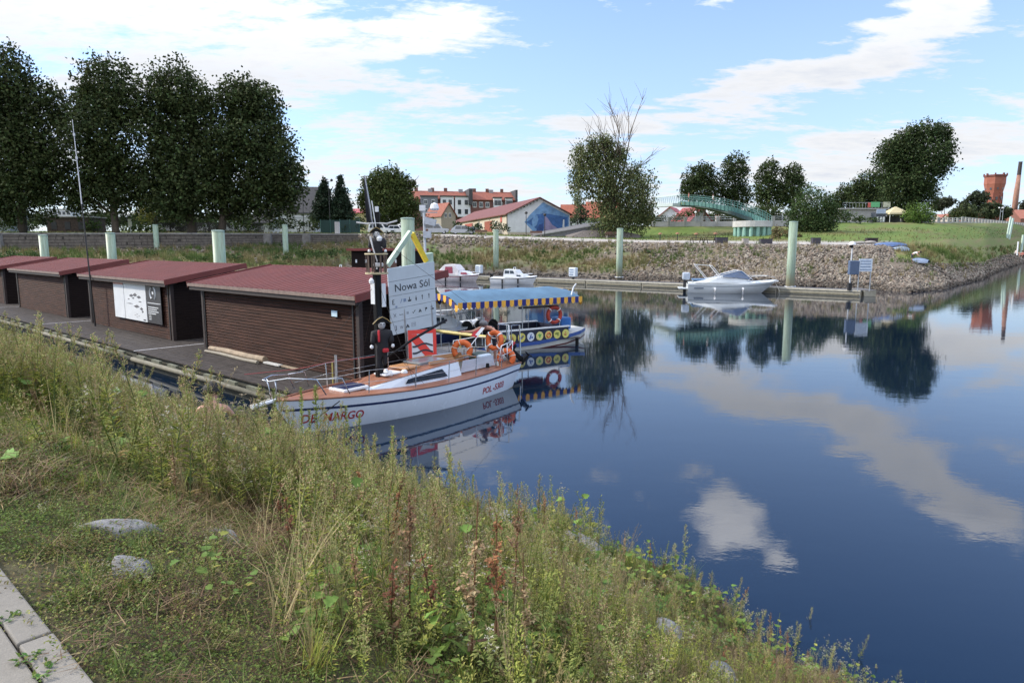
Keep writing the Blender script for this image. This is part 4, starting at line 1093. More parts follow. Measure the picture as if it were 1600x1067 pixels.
    for x in (-.30, .55): MB().cyl((x, .06, .9), (x + (.02 if x < 0 else .1), -.06, -2.16), .032).build('post', STEEL, t)
    t2 = plane_thing('prohibition_sign', 'square red bordered board forbidding wash, two black waves under a red diagonal', 'sign', (-2.453, 18.478, 1.274), R(44.6), R(-4.3), R(2.1))
    RED = mat('sign_red', (.72, .05, .03), .4, .05, 2); SWH = mat('sign_white2', (.66, .68, .70), .4, .05)
    w, h = .95, .96
    MB().box((0, 0, 0), (w, .025, h)).build('plate', SWH, t2)
    for (x, z, a, b) in ((0, h / 2 - .055, w, .11), (0, -h / 2 + .055, w, .11), (-w / 2 + .055, 0, .11, h - .22), (w / 2 - .055, 0, .11, h - .22)):
        MB().box((x, -.016, z), (a, .008, b)).build('border', RED, t2)
    i = w / 2 - .11
    MB().add([(-i, -.019, i), (-i + .17, -.019, i), (i, -.019, -i + .17), (i, -.019, -i), (i - .17, -.019, -i), (-i, -.019, i - .17)], [(0, 5, 4, 3, 2, 1)]).build('diagonal', RED, t2)
    for zz in (.06, -.12):
        m = MB(); top = []; bot = []
        for k in range(25):
            x = -i + .02 + (2 * i - .04) * k / 24; zc = zz + .035 * math.sin(x * 9 + 1)
            top.append((x, -.023, zc + .025)); bot.append((x, -.023, zc - .025))
        m.loft([top, bot], close=False, caps=False); m.build('wave', INK, t2)
    MB().bar((0, .03, -.3), (0, .03, -.80), .06).build('post', DARK, t2)
build_signs()

def build_camera_pole():
    p = spotY(667, 420, 27); t = thing('camera_pole', 'slim pale pole with cameras and boxes rising behind the town sign', 'pole', (p.x, p.y, .3))
    tp = spotY(662, 326, 27) - Vector((p.x, p.y, .3))
    MB().tube([(0, 0, 0), tp], [.06, .045], 10).build('pole_tube', mat('pole_grey', (.5, .53, .56), .4), t)
    MB().box(tp + Vector((-.05, 0, .02)), (.22, .16, .22)).build('junction_box', WHITE, t)
    MB().box(tp + Vector((.28, 0, -.15)), (.5, .04, .04)).build('arm', STEEL, t)
    MB().lathe([(.03, .22), (.14, .16), (.18, 0), (.15, -.06), (.02, -.08)], tp + Vector((.42, 0, 0)), 12).build('dome', WHITE, t)
    MB().box(tp + Vector((.25, -.05, -.5)), (.44, .2, .26), M=Matrix.Rotation(R(15), 4, 'Y')).build('floodlight', mat('grey_housing', (.45, .48, .52), .4), t)
    MB().box(tp + Vector((.12, 0, -1.0)), (.3, .2, .26)).build('cabinet', mat('grey_housing', (.45, .48, .52)), t)
    MB().box(tp + Vector((.1, 0, -2.15)), (.25, .2, .5)).build('cabinet', mat('blue_grey_box', (.12, .17, .26), .5), t)
build_camera_pole()

def build_kiosk():
    p = spotY(608, 430, 48); t = thing('wooden_kiosk', 'small brown box shed with flat red roof behind the sailing boat mast', 'shed', (p.x, p.y, .5), R(-8))
    MB().box((0, 0, 1.6), (4.5, 2.4, 3.2)).build('wall', WOODE, t)
    MB().box((0, 0, 3.28), (5.0, 2.9, .16)).build('roof', mat('rusty_red_roof', (.20, .045, .035), .6), t)
    for x in (-1.9, -1.2, .9, 1.6):
        MB().box((x, -1.23, 2.5), (.10, .06, .22)).build('lamp', WHITE, t)
    MB().box((.5, -1.22, 1.6), (.9, .05, 2.1)).build('door', mat('brown_door', (.12, .06, .045), .6), t)
build_kiosk()

# ============================================================ BOATS
def loft_hull(L, B, zb, zs, rake=.8, sternrake=.1, full=.62, stern=.8, bottom=-.25, nS=24, nT=8, flare=.28):
    """function (s, t) -> point on the starboard side; s bow 0 .. stern 1, t sheer 0 .. keel 1"""
    def half(s):
        if s < full: return B / 2 * (1 - (1 - s / full) ** 2.1)
        q = (s - full) / (1 - full); return B / 2 * (1 - (1 - stern) * q ** 1.8)
    def sheer(s): return zb + (zs - zb) * s - .10 * math.sin(PI * min(1, s * 1.05)) * (zb > .5)
    def f(s, t, side=-1, off=0.0):
        h = half(s); z1 = sheer(s); zk = bottom + (max(0, (s - .72) / .28) ** 2) * (.12 if sternrake > .2 else .05)
        z = z1 + (zk - z1) * t
        k = 1 - (flare + .42 * (1 - min(1, s * 1.6))) * t ** 2.2 - .05 * t
        x = s * L + rake * (1 - s) ** 3 * t - sternrake * s ** 8 * t
        return Vector((x, side * (h * max(0, k) + off), z))
    f.half = half; f.sheer = sheer
    return f
def hull_part(f, name, m, t0, t1, parent, off=0.0, s0=0.0, s1=1.0, nS=28, nT=6, sides=(-1, 1)):
    mb = MB()
    for sd in sides:
        rows = []
        for j in range(nT + 1):
            t = t0 + (t1 - t0) * j / nT
            rows.append([f(s0 + (s1 - s0) * i / nS, t, sd, off) for i in range(nS + 1)])
        mb.loft(rows, close=False, caps=False)
    return mb.build(name, m, parent, smooth=True)
def transom(f, name, m, parent, s=1.0, nT=6):
    ring = [f(s, j / nT, -1) for j in range(nT + 1)] + [f(s, j / nT, 1) for j in range(nT, -1, -1)]
    return MB().add(ring, [tuple(range(len(ring)))]).build(name, m, parent)
def deck_part(f, name, m, parent, s0=0.0, s1=1.0, inset=0.0, dz=0.0, n=24, camber=.05):
    mb = MB(); rows = []
    for k in (-1, -.5, 0, .5, 1):
        rows.append([Vector((f(s0 + (s1 - s0) * i / n, 0).x, k * max(0, f.half(s0 + (s1 - s0) * i / n) - inset), f.sheer(s0 + (s1 - s0) * i / n) + dz + camber * (1 - k * k))) for i in range(n + 1)])
    return mb.loft(rows, close=False, caps=False).build(name, m, parent, smooth=True)

GEL = mat('blue_white_gelcoat', (.60, .66, .74), .25, .05, 1.5, streak=.08); NAVY = mat('navy_paint', (.012, .022, .075), .3, .2, 3)
MAHO = mat('mahogany', (.20, .075, .042), .4, .3, 5, bump=.1, stretch=(.3, 3, 3), col2=(.33, .15, .09)); TEAK = mat('warm_teak', (.36, .17, .07), .45, .3, 6, stretch=(.4, 3, 3), col2=(.48, .26, .12))
ORANGE = mat('orange_foam', (.62, .13, .03), .6, .15, 8); BLACKM = mat('black_plastic', (.007, .007, .008), .5, .3, 4, spec=.2); REDC = mat('red_cloth', (.45, .02, .03), .7)
ROPEW = mat('white_rope', (.6, .58, .52), .8)
def build_yacht():
    t = thing('sailing_boat', 'small white sailing boat with brown deck lettered DE MARGO and POL -5303', 'sailing boat', (-4.98, 13.86, 0), R(53.1))
    L = 7.6
    f = loft_hull(L, 2.25, .80, .66, rake=.75, sternrake=.42, full=.60, stern=.76, bottom=-.30, flare=.10)
    hull_part(f, 'hull', GEL, 0, .80, t, nT=8)
    hull_part(f, 'sheer_stripe', NAVY, .17, .225, t, .004, .01, 1, nT=1)
    hull_part(f, 'boot_stripe', mat('brown_antifouling', (.16, .085, .045), .6), .80, 1.0, t, nT=2)
    hull_part(f, 'waterline_stain', mat('yellowed_gelcoat', (.42, .36, .24), .5, .3, 4), .745, .80, t, .003, nT=1)
    transom(f, 'transom', GEL, t)
    deck_part(f, 'deck', MAHO, t, 0, 1, .0, .0)
    for sd in (-1, 1):
        MB().tube([f(s / 30, 0, sd) + Vector((0, 0, .025)) for s in range(31)], .022, 6).build('toe_rail', MAHO, t, smooth=True)
    # coachroof
    def cab(s, k, z): return Vector((s * L, k, f.sheer(s) + z))
    prof = []
    for s, w, h in ((.30, .30, .05), (.37, .46, .16), (.45, .56, .25), (.55, .62, .33), (.66, .62, .37), (.685, .60, .37)):
        prof.append([cab(s, -w - .06, .03), cab(s, -w + .04, h), cab(s, -w * .4, h + .05), cab(s, w * .4, h + .05), cab(s, w - .04, h), cab(s, w + .06, .03)])
    MB().loft(prof, close=True).build('coachroof', GEL, t)
    top = [[cab(s, -w + .05, h + .012), cab(s, -w * .4, h + .058), cab(s, w * .4, h + .058), cab(s, w - .05, h + .012)] for s, w, h in ((.31, .30, .06), (.37, .46, .165), (.45, .56, .255), (.55, .62, .335), (.66, .62, .375), (.68, .60, .375))]
    MB().loft(top, close=False, caps=False).build('roof_panel', MAHO, t)
    for sd in (-1, 1):
        e = .035 * sd
        def q(s, h, w): return (s * L, sd * (w + .10 - .10 * h / .37 * 1.0) + e, f.sheer(s) + h)
        MB().add([q(.425, .09, .50), q(.61, .10, .60), q(.59, .30, .592), q(.44, .19, .50)], [(0, 1, 2, 3) if sd < 0 else (3, 2, 1, 0)]).build('window', mat('dark_tinted_window', (.008, .009, .014), .2, spec=.3), t)
    # fore hatch, vents, sliding hatch
    z = f.sheer(.25) + .05
    MB().box((.265 * L, 0, z + .03), (.72, .56, .07)).build('fore_hatch_frame', WHITE, t, bevel=.02)
    MB().box((.265 * L, 0, z + .075), (.62, .44, .03)).build('fore_hatch', NAVY, t, bevel=.01)
    z = f.sheer(.5) + .38
    MB().box((.50 * L, .0, z), (.5, .62, .06)).build('wooden_grab_frame', TEAK, t, bevel=.02)
    MB().box((.60 * L, .05, z + .05), (.95, .60, .05)).build('sliding_hatch', mat('smoked_acrylic', (.22, .24, .25), .2), t, bevel=.01)
    MB().box((.625 * L, -.38, z + .045), (.9, .06, .07)).build('hatch_rail', TEAK, t)
    MB().box((.625 * L, .42, z + .045), (.9, .06, .07)).build('hatch_rail', TEAK, t)
    MB().box((.42 * L, -.05, f.sheer(.42) + .30), (.55, .42, .05)).build('sail_bag', WHITE, t, bevel=.02)
    for (s, y, r_) in ((.41, -.2, .07), (.43, .1, .06), (.46, -.3, .08)):
        MB().lathe([(r_, 0), (r_ * 1.1, .05), (r_ * .7, .11), (.01, .12)], (s * L, y, f.sheer(s) + .26), 12).build('vent', WHITE, t, smooth=True)
    # cockpit
    for sd in (-1, 1):
        MB().add([(5.24, sd * .60, .70), (6.75, sd * .56, .70), (6.6, sd * .60, 1.0), (5.26, sd * .66, 1.03)], [(0, 1, 2, 3)]).build('coaming', GEL, t)
        MB().add([(5.24, sd * .585, .70), (6.75, sd * .545, .70), (6.6, sd * .585, .98), (5.26, sd * .645, 1.01)], [(3, 2, 1, 0)]).build('coaming_lining', TEAK, t)
    MB().box((5.95, 0, .70), (1.4, 1.05, .03)).build('cockpit_sole', mat('grey_grating', (.12, .13, .12), .8), t)
    MB().box((5.22, 0, .86), (.04, 1.1, .36)).build('companionway_board', TEAK, t)
    MB().box((6.9, .1, .84), (.45, .5, .24)).build('tool_box', mat('dark_green_box', (.05, .08, .06), .5), t, bevel=.02)
    MB().tube([(6.95, 0, .80), (6.3, .05, .98), (5.9, .05, .99)], .02, 6).build('tiller', TEAK, t)
    for x, y in ((6.62, -.72), (6.2, -.74)): MB().cyl((x, y, .72), (x, y, .84), .06, .045).build('winch', CHROME if x > 6.5 else BLACKM, t)
    MB().box((6.35, -.5, 1.0), (.5, .16, .1)).build('folded_cover', mat('pale_blue_cloth', (.5, .58, .66), .8), t, bevel=.04)
    MB().box((4.05, f(.535, .3, -1).y - .006, .56), (.07, .012, .09)).build('hull_port', BLACKM, t)
    # pulpit and stanchions
    g = MB()
    for sd in (-1, 1):
        g.tube([(.95, sd * .55, .86), (.75, sd * .5, 1.22), (.2, sd * .28, 1.30), (-.12, sd * .12, 1.27), (-.12, 0, 1.27)], .016, 6)
        g.tube([(.05, sd * .1, .84), (.0, sd * .15, 1.28)], .014, 6); g.tube([(1.45, sd * .72, .82), (1.3, sd * .66, 1.18), (.75, sd * .5, 1.22)], .012, 6)
    g.build('pulpit', CHROME, t, smooth=True)
    MB().cyl((-.5, -.05, .79), (.1, 0, .83), .05, .035, 8).build('bow_roller', WHITE, t)
    for sd in (-1, 1):
        pts = []
        for s in (.26, .42, .56, .70, .86):
            b_ = f(s, 0, sd) + Vector((0, -sd * .05, .02)); MB().cyl(b_, b_ + Vector((0, sd * .03, .56)), .012, n=6).build('stanchion', CHROME, t); pts.append(b_ + Vector((0, sd * .03, .56)))
        MB().tube([(.95, sd * .55, 1.2)] + pts, .005, 4).build('guard_wire', STEEL, t)
        MB().tube([Vector((.95, sd * .55, 1.0))] + [p - Vector((0, 0, .26)) for p in pts], .005, 4).build('guard_wire', STEEL, t)
    sr = MB()
    for sd in (-1, 1):
        sr.tube([(6.55, sd * .86, .72), (6.62, sd * .88, 1.28), (7.35, sd * .70, 1.32), (7.5, sd * .55, 1.32), (7.55, 0, 1.32)], .016, 6)
        sr.tube([(7.4, sd * .68, .70), (7.4, sd * .69, 1.32)], .014, 6); sr.tube([(7.0, sd * .80, .72), (7.0, sd * .80, 1.30)], .014, 6)
    sr.tube([(6.62, -.88, 1.0), (7.4, -.70, 1.03), (7.52, 0, 1.03), (7.4, .70, 1.03), (6.62, .88, 1.0)], .010, 6)
    sr.tube([(7.5, -.5, .7), (7.5, -.48, 1.75), (7.5, -.1, 1.75), (7.5, -.1, .7)], .018, 6)
    sr.build('stern_rail', CHROME, t, smooth=True)
    # folding step, fenders on the foredeck
    MB().box((7.62, .35, .62), (.06, .3, .3)).build('boarding_ladder', STEEL, t)
    # short black mast with its dressing
    mz = f.sheer(.39) + .2; mx = .39 * L
    MB().box((mx, 0, mz + 1.25), (.17, .13, 2.5)).build('mast', BLACKM, t, bevel=.02)
    MB().box((mx - .16, -.02, mz + 2.05), (.012, .13, .5)).build('mast_strip', WHITE, t); 
    MB().box((mx + .11, -.1, mz + 2.0), (.12, .02, .56)).build('mast_strip', WHITE, t)
    b = MB().tube([(mx - .05, -.08, 1.28), (mx + .5, -.06, 1.45), (mx + 1.1, -.05, 1.68), (mx + 2.35, -.05, 2.06)], [.02, .025, .035, .038], 8); b.build('boom', BLACKM, t, smooth=True)
    # lettering wrapped on the topsides
    RL = mat('red_lettering', (.33, .02, .03), .4)
    def wrap(x0, t0, h):
        def w(c):
            tt = t0 - c.y / .9; s = (x0 + c.x) / L
            for _ in range(3): s = (x0 + c.x + .42 * s ** 8 * tt - .75 * (1 - s) ** 3 * tt) / L
            q = f(s, tt, -1, .006 + max(0, c.z)); return q
        return w
    for body, x0, t0, size in (('DE  MARGO', .58, .50, .24), ('POL -5303', 5.62, .55, .235)):
        text(body, size, RL, t, (0, 0, 0), (0, 0, 0), 'lettering', warp=wrap(x0, t0, size), extrude=.001, bold=.004)
    o = MB()
    return t, f, L, mx, mz
yt, yf, yL, ymx, ymz = build_yacht()
yM = Matrix.Translation((-4.98, 13.86, 0)) @ Matrix.Rotation(R(53.1), 4, 'Z')
def Y_(x, y, z): return yM @ Vector((x, y, z))

def build_nest():
    t = thing('crows_nest', 'round slatted crow\'s nest on the short black mast of the sailing boat', 'crow\'s nest', Y_(ymx, 0, ymz + 2.5), R(53.1))
    wood = mat('pale_old_wood', (.42, .36, .22), .7)
    MB().lathe([(.27, 0), (.27, .04), (.02, .04)], (0, 0, 0), 18).build('floor_board', wood, t)
    MB().torus((0, 0, .47), .255, .022, 20, 6).build('top_hoop', wood, t)
    for k in range(10):
        a = 2 * PI * k / 10; MB().bar((.235 * math.cos(a), .235 * math.sin(a), .04), (.25 * math.cos(a), .25 * math.sin(a), .47), .035, .015).build('slat', mat('dark_slat', (.09, .06, .045), .7), t)
    MB().cyl((0, 0, .04), (0, 0, 1.05), .06, .05).build('mast_top', BLACKM, t)
    MB().lathe([(.01, 0), (.055, .015), (.06, .08), (.02, .14)], (-.26, -.1, -.22), 10).build('lantern', WHITE, t)
    f = thing('pirate_flag', 'black pirate flag with white bones on a thin leaning staff above the crow\'s nest', 'flag', Y_(ymx, 0, ymz + 3.3), R(53.1) - R(53.1))
    top = Vector((-.22, 0, 1.48))
    MB().tube([(0, 0, -.3), top * .5, top], [.022, .02, .014], 6).build('staff', mat('pale_staff', (.35, .37, .42), .5), f)
    m = MB(); rows = []
    for k in range(13):
        u = k / 12; q0 = top * (1 - .72 * u); q1 = Vector((top.x - .03 + .05 * u, 0, top.z - .05 - 1.02 * u))
        rows.append([q0.lerp(q1, v) + Vector((0, .05 * math.sin(v * 9 + 2 * u) * u, 0)) for v in [i / 6 for i in range(7)]])
    m.loft(rows, close=False, caps=False).build('cloth', mat('black_cloth', (.025, .027, .035), .8), f, smooth=True)
    g = MB()
    g.bar((-.06, -.06, .9), (.02, -.06, .30), .02); g.lathe([(.01, -.07), (.06, -.04), (.07, .02), (.04, .07), (.01, .08)], (.10, -.08, .02), 8); g.bar((.02, -.07, -.1), (.2, -.07, -.2), .02); g.bar((.2, -.07, -.08), (.02, -.07, -.22), .02)
    g.build('white_bones', WHITE, f)
build_nest()

for a_, b_ in (((ymx, 0, ymz + 2.4), (ymx + .2, -1.02, .72)), ((ymx, 0, ymz + 2.4), (ymx + .2, 1.02, .72)), ((ymx, 0, ymz + 2.3), (.35, 0, .85)), ((ymx, 0, ymz + 3.4), (7.4, -.2, 1.7)), ((ymx, 0, ymz + 1.0), (ymx + .6, -.9, .72))):
    tag(MB().tube([Y_(*a_), Y_(*b_)], .0045, 4).build('stay_wire', TRIMD), 'thin steel wire braced from the short black mast of the sailing boat', 'wire', 'stay wires of the sailing boat')
# ---- figures
def skin_body(name, pts, edges, mat_, parent, levels=2):
    me = bpy.data.meshes.new(name); me.from_pydata([p[0] for p in pts], edges, []); me.update(); me.materials.append(mat_)
    o = bpy.data.objects.new(name, me); put(o, parent)
    md = o.modifiers.new('skin', 'SKIN')
    for i, p in enumerate(pts):
        r = p[1]; me.skin_vertices[0].data[i].radius = (r, r) if not isinstance(r, tuple) else r
    me.skin_vertices[0].data[0].use_root = True; md.use_smooth_shade = True
    s = o.modifiers.new('sub', 'SUBSURF'); s.levels = s.render_levels = levels
    return o
SKINC = mat('skin', (.50, .28, .20), .55, .1, 8); SKINP = mat('flushed_skin', (.55, .29, .21), .55, .12, 8)
def person(label, loc, rz, J, shirt, trousers, hair, skin=SKINC, hairf=None, group=None, sleeves=.5, hk=1.0, top=True, shoes=True, hands=False):
    """J: joint positions; one continuous body, clothes and hair as further skins over it"""
    t = thing('person', label, 'person', loc, rz, group)
    V = {k: Vector(v) for k, v in J.items()}
    order = ['pelvis', 'waist', 'chest', 'neck', 'head0', 'head1', 'shL', 'elL', 'wrL', 'haL', 'shR', 'elR', 'wrR', 'haR', 'hipL', 'knL', 'anL', 'toL', 'hipR', 'knR', 'anR', 'toR']
    rad = dict(pelvis=.14, waist=.125, chest=.15, neck=.055, head0=.085, head1=.095, sh=.062, el=.043, wr=.028, ha=.035, hip=.09, kn=.058, an=.038, to=.035)
    pts = []; ix = {}
    for k in order:
        ix[k] = len(pts); r = rad[k[:2]] if k[:2] in ('sh', 'el', 'wr', 'ha', 'kn', 'an', 'to') else rad.get(k, rad.get(k[:3], .05))
        if k in ('pelvis', 'waist', 'chest'): r = (r, r * .78)
        pts.append((V[k], r))
    E_ = [('pelvis', 'waist'), ('waist', 'chest'), ('chest', 'neck'), ('neck', 'head0'), ('head0', 'head1'), ('chest', 'shL'), ('shL', 'elL'), ('elL', 'wrL'), ('wrL', 'haL'), ('chest', 'shR'), ('shR', 'elR'), ('elR', 'wrR'), ('wrR', 'haR'),
          ('pelvis', 'hipL'), ('hipL', 'knL'), ('knL', 'anL'), ('anL', 'toL'), ('pelvis', 'hipR'), ('hipR', 'knR'), ('knR', 'anR'), ('anR', 'toR')]
    skin_body('body', pts, [(ix[a], ix[b]) for a, b in E_], skin, t)
    hv = V['head1'] - V['neck']; up = hv.normalized()
    hc = (V['head0'] + V['head1']) / 2
    fwd = Vector(J.get('face', (0, -1, 0))).normalized(); sd = up.cross(fwd).normalized()
    h = MB(); rows = []
    for i in range(9):
        th = PI * i / 8 * .62; row = []
        for j in range(16):
            ph = 2 * PI * j / 16
            d = up * math.cos(th) + (fwd * math.cos(ph) + sd * math.sin(ph)) * math.sin(th)
            if th > .8 and math.cos(ph) > .45: d = d * .90
            row.append(hc + up * .03 - fwd * .012 + d * hk * (.122 + (.012 if i % 2 else 0)))
        rows.append(row)
    h.loft(rows, close=True, caps=True).build('hair', hair, t, smooth=True)
    for s in (-1, 1):
        MB().lathe([(.004, -.03), (.02, -.02), (.02, .02), (.004, .03)], hc + sd * s * .098, 8).build('ear', skin, t, smooth=True)
        MB().lathe([(.002, -.01), (.012, 0), (.002, .01)], hc + fwd * .098 + sd * s * .035 + up * .012, 6).build('eye', DARK, t)
    MB().add([hc + fwd * .095 + up * .02, hc + fwd * .122 - up * .022, hc + fwd * .093 + sd * .018 - up * .03, hc + fwd * .093 - sd * .018 - up * .03], [(0, 1, 2), (0, 3, 1), (1, 3, 2), (0, 2, 3)]).build('nose', skin, t)
    if shirt:
        sp = [(V['waist'] * .6 + V['pelvis'] * .4, (.165, .135)), (V['waist'], (.155, .125)), (V['chest'], (.172, .14)), (V['chest'] * .45 + V['neck'] * .55, .085)]
        for s in 'LR': sp += [(V['sh' + s], .078), (V['sh' + s] + (V['el' + s] - V['sh' + s]) * sleeves, .062)]
        skin_body('shirt', sp, [(0, 1), (1, 2), (2, 3), (2, 4), (4, 5), (2, 6), (6, 7)], shirt, t)
    if trousers:
        sp = [(V['pelvis'], (.155, .13)), (V['pelvis'] * .6 + V['waist'] * .4, (.15, .125))]
        k = 1.0
        for s in 'LR': sp += [(V['hip' + s], .105), (V['hip' + s] + (V['kn' + s] - V['hip' + s]) * .95, .078)]
        skin_body('trousers', sp, [(0, 1), (0, 2), (2, 3), (0, 4), (4, 5)], trousers, t)
    if hands:
        for s in 'LR':
            d = (V['ha' + s] - V['wr' + s]).normalized(); q = d.cross(Vector((0, 0, 1))).normalized()
            if q.length < .1: q = Vector((1, 0, 0))
            for k, (o_, l_) in enumerate(((-.03, .06), (-.01, .075), (.012, .07), (.032, .055))):
                b_ = V['ha' + s] + q * o_; skin_body('finger', [(b_ - d * .01, .009), (b_ + d * l_ * .5, .009), (b_ + d * l_ * .85 - Vector((0, 0, .02)), .007)], [(0, 1), (1, 2)], skin, t, 1)
            b_ = V['wr' + s] + d * .03 + q * .03; skin_body('thumb', [(b_, .010), (b_ + q * .03 + d * .02, .009), (b_ + q * .035 + d * .05, .008)], [(0, 1), (1, 2)], skin, t, 1)
    return t
STAND = dict(pelvis=(0, 0, .95), waist=(0, 0, 1.12), chest=(0, 0, 1.36), neck=(0, 0, 1.52), head0=(0, -.01, 1.62), head1=(0, -.01, 1.70), shL=(.19, 0, 1.42), elL=(.24, 0, 1.13), wrL=(.25, -.05, .88), haL=(.25, -.06, .80), shR=(-.19, 0, 1.42), elR=(-.24, 0, 1.13), wrR=(-.25, -.05, .88), haR=(-.25, -.06, .80),
             hipL=(.10, 0, .90), knL=(.11, -.01, .50), anL=(.11, .02, .08), toL=(.12, -.12, .04), hipR=(-.10, 0, .90), knR=(-.11, -.01, .50), anR=(-.11, .02, .08), toR=(-.12, -.12, .04), face=(0, -1, 0))
def pose(**k): d = dict(STAND); d.update(k); return d
SIT = pose(pelvis=(0, 0, .12), waist=(0, -.04, .30), chest=(0, -.10, .52), neck=(0, -.15, .68), head0=(0, -.19, .77), head1=(0, -.21, .86), shL=(.20, -.10, .57), elL=(.30, -.26, .38), wrL=(.20, -.46, .36), haL=(.15, -.52, .38), shR=(-.20, -.10, .57), elR=(-.30, -.26, .38), wrR=(-.20, -.46, .36), haR=(-.15, -.52, .38),
           hipL=(.10, -.06, .12), knL=(.16, -.48, .40), anL=(.14, -.62, .04), toL=(.14, -.76, .02), hipR=(-.10, -.06, .12), knR=(-.16, -.48, .40), anR=(-.14, -.62, .04), toR=(-.14, -.76, .02), face=(0, -1, -.25))
BEND = pose(pelvis=(0, 0, .92), waist=(0, -.14, 1.04), chest=(0, -.36, 1.14), neck=(0, -.52, 1.18), head0=(0, -.62, 1.18), head1=(0, -.71, 1.19), shL=(.19, -.38, 1.13), elL=(.26, -.52, .88), wrL=(.20, -.70, .74), haL=(.18, -.77, .70), shR=(-.19, -.38, 1.13), elR=(-.26, -.52, .88), wrR=(-.2, -.70, .74), haR=(-.18, -.77, .70), face=(0, -.3, -1))
BEND2 = dict(BEND); BEND2.update(head0=(0, -.60, 1.24), head1=(0, -.67, 1.30), elR=(-.42, -.50, 1.02), wrR=(-.66, -.62, 1.02), haR=(-.74, -.66, 1.02), elL=(.36, -.50, .95), wrL=(.46, -.62, .78), haL=(.48, -.68, .72), face=(0, -.9, -.5))
HB = mat('black_hair', (.010, .009, .009), .75, .5, 30, bump=.5, bscale=60); HG = mat('grey_hair', (.16, .16, .17), .75, .4, 30, bump=.5, bscale=60); HBR = mat('brown_hair', (.06, .035, .02), .75)
WS = mat('white_shirt', (.72, .72, .74), .8, .06, 6); DS = mat('dark_shorts', (.025, .03, .05), .8); DSH = mat('dark_vest', (.02, .022, .03), .8)
p = spot(334, 640, .85); pa, pn = an_of(p.x, p.y)
for _ in range(5):
    p = spot(334, 690, float(near_z(pa, pn))); pa, pn = an_of(p.x, p.y)
person('person with thick black hair and bare shoulders sitting among the weeds facing the water', (p.x, p.y, float(near_z(pa, pn)) - .0), R(195), SIT, None, DS, HB, SKINP, hands=True, hk=1.3)
person('grey haired man in a dark vest bending with outstretched bare arm behind the lifebuoys', (-.62, 20.55, .46), R(-20), BEND2, DSH, DS, HG, SKINP, sleeves=.08, hands=True)
for i, (px, py, J, rz, sh, lab) in enumerate([(1427, 377, BEND, 60, WS, 'person in white shirt and dark shorts bending over a blue overturned dinghy'),
                                      (1586, 399, SIT, 30, WS, 'angler in white shirt sitting on the stony tip at the right'),
                                      (1598, 402, SIT, -60, mat('red_jacket', (.4, .12, .10), .8), 'angler in reddish top at the right picture edge')]):
    Yp = (72, 98, 98)[i]; q = spotY(px, py, Yp); g = (far_z(q.x, Yp) if i == 0 else q.z)
    person(lab, (q.x, Yp, q.z if i else g), R(rz), J, sh, DS, HBR, SKINC)

# ---- generic stuffed pirate figures hung on the mast
def doll(name, label, at_, rz, s, coat, hatcol, face=mat('mask_grey', (.42, .43, .45), .6)):
    t = thing(name, label, 'doll', at_, rz); t.scale = (s, s, s)
    P_ = [((0, 0, -.05), (.15, .12)), ((0, 0, .25), (.19, .13)), ((0, 0, .40), .07), ((.20, 0, .30), .08), ((.22, -.04, .05), .075), ((-.20, 0, .30), .08), ((-.22, -.04, .05), .075), ((.06, 0, -.20), .08), ((.05, 0, -.48), .045), ((-.08, 0, -.20), .08), ((-.12, -.03, -.55), .04)]
    skin_body('coat', P_, [(0, 1), (1, 2), (1, 3), (3, 4), (1, 5), (5, 6), (0, 7), (7, 8), (0, 9), (9, 10)], coat, t, 1)
    MB().lathe([(.02, -.11), (.07, -.07), (.09, 0), (.08, .06), (.02, .10)], (0, -.02, .50), 12).build('head', face, t, smooth=True)
    for sx in (-.035, .035): MB().lathe([(.003, -.015), (.022, 0), (.003, .015)], (sx, -.10, .52), 8).build('eye_socket', BLACKM, t)
    h = MB(); h.prism([(-.22, -.04), (-.12, .06), (0, .12), (.12, .06), (.22, -.04), (0, .0)], .10, Matrix.Translation((0, .02, .56)) @ Matrix.Rotation(PI / 2, 4, 'X')); h.lathe([(.10, 0), (.09, .1), (.03, .14)], (0, 0, .56), 10)
    h.build('tricorn_hat', hatcol, t)
    MB().tube([(-.22, -.09, .53), (-.12, -.09, .63), (0, -.09, .69), (.12, -.09, .63), (.22, -.09, .53)], .010, 5).build('hat_trim', mat('gold_trim', (.35, .25, .09), .5), t)
    for sx in (-1, 1): MB().lathe([(.01, -.05), (.045, -.02), (.04, .03), (.01, .05)], (sx * .25, -.03, -.01), 8).build('glove', WHITE, t, smooth=True)
    return t
d1 = doll('pirate_doll', 'stuffed pirate figure in black tricorn, dark coat and red sash hanging on the mast', Y_(ymx - .15, -.28, 1.68), R(25), 1.0, mat('doll_black_coat', (.012, .012, .016), .8), BLACKM)
MB().box((.06, -.09, -.10), (.15, .10, .10)).build('red_sash', REDC, d1, bevel=.03)
MB().box((-.10, -.13, .25), (.05, .06, .28)).build('red_lapel', REDC, d1, bevel=.02)
d2 = doll('skeleton_doll', 'small black dressed skeleton figure with white skull and bones leaning over the crow\'s nest', Y_(ymx, -.05, ymz + 3.05), R(-5), .78, mat('doll_black_coat', (.012, .012, .016), .8), BLACKM, mat('bone_white', (.55, .55, .56), .6))
MB().tube([(-.18, -.12, .42), (-.10, -.16, .1), (.02, -.16, -.3), (.0, -.14, -.55)], [.03, .02, .02, .03], 6).build('arm_bone', mat('bone_white', (.55, .55, .56)), d2); MB().box((.05, -.13, -.42), (.30, .08, .12)).build('foot_bones', mat('bone_white', (.55, .55, .56)), d2, bevel=.03)
MB().tube([(-.62, -.02, .84), (-.3, 0, .80), (0, 0, .82), (.3, 0, .80), (.62, -.02, .88)], .028, 6).build('cross_bone', mat('bone_white', (.55, .55, .56)), d2)
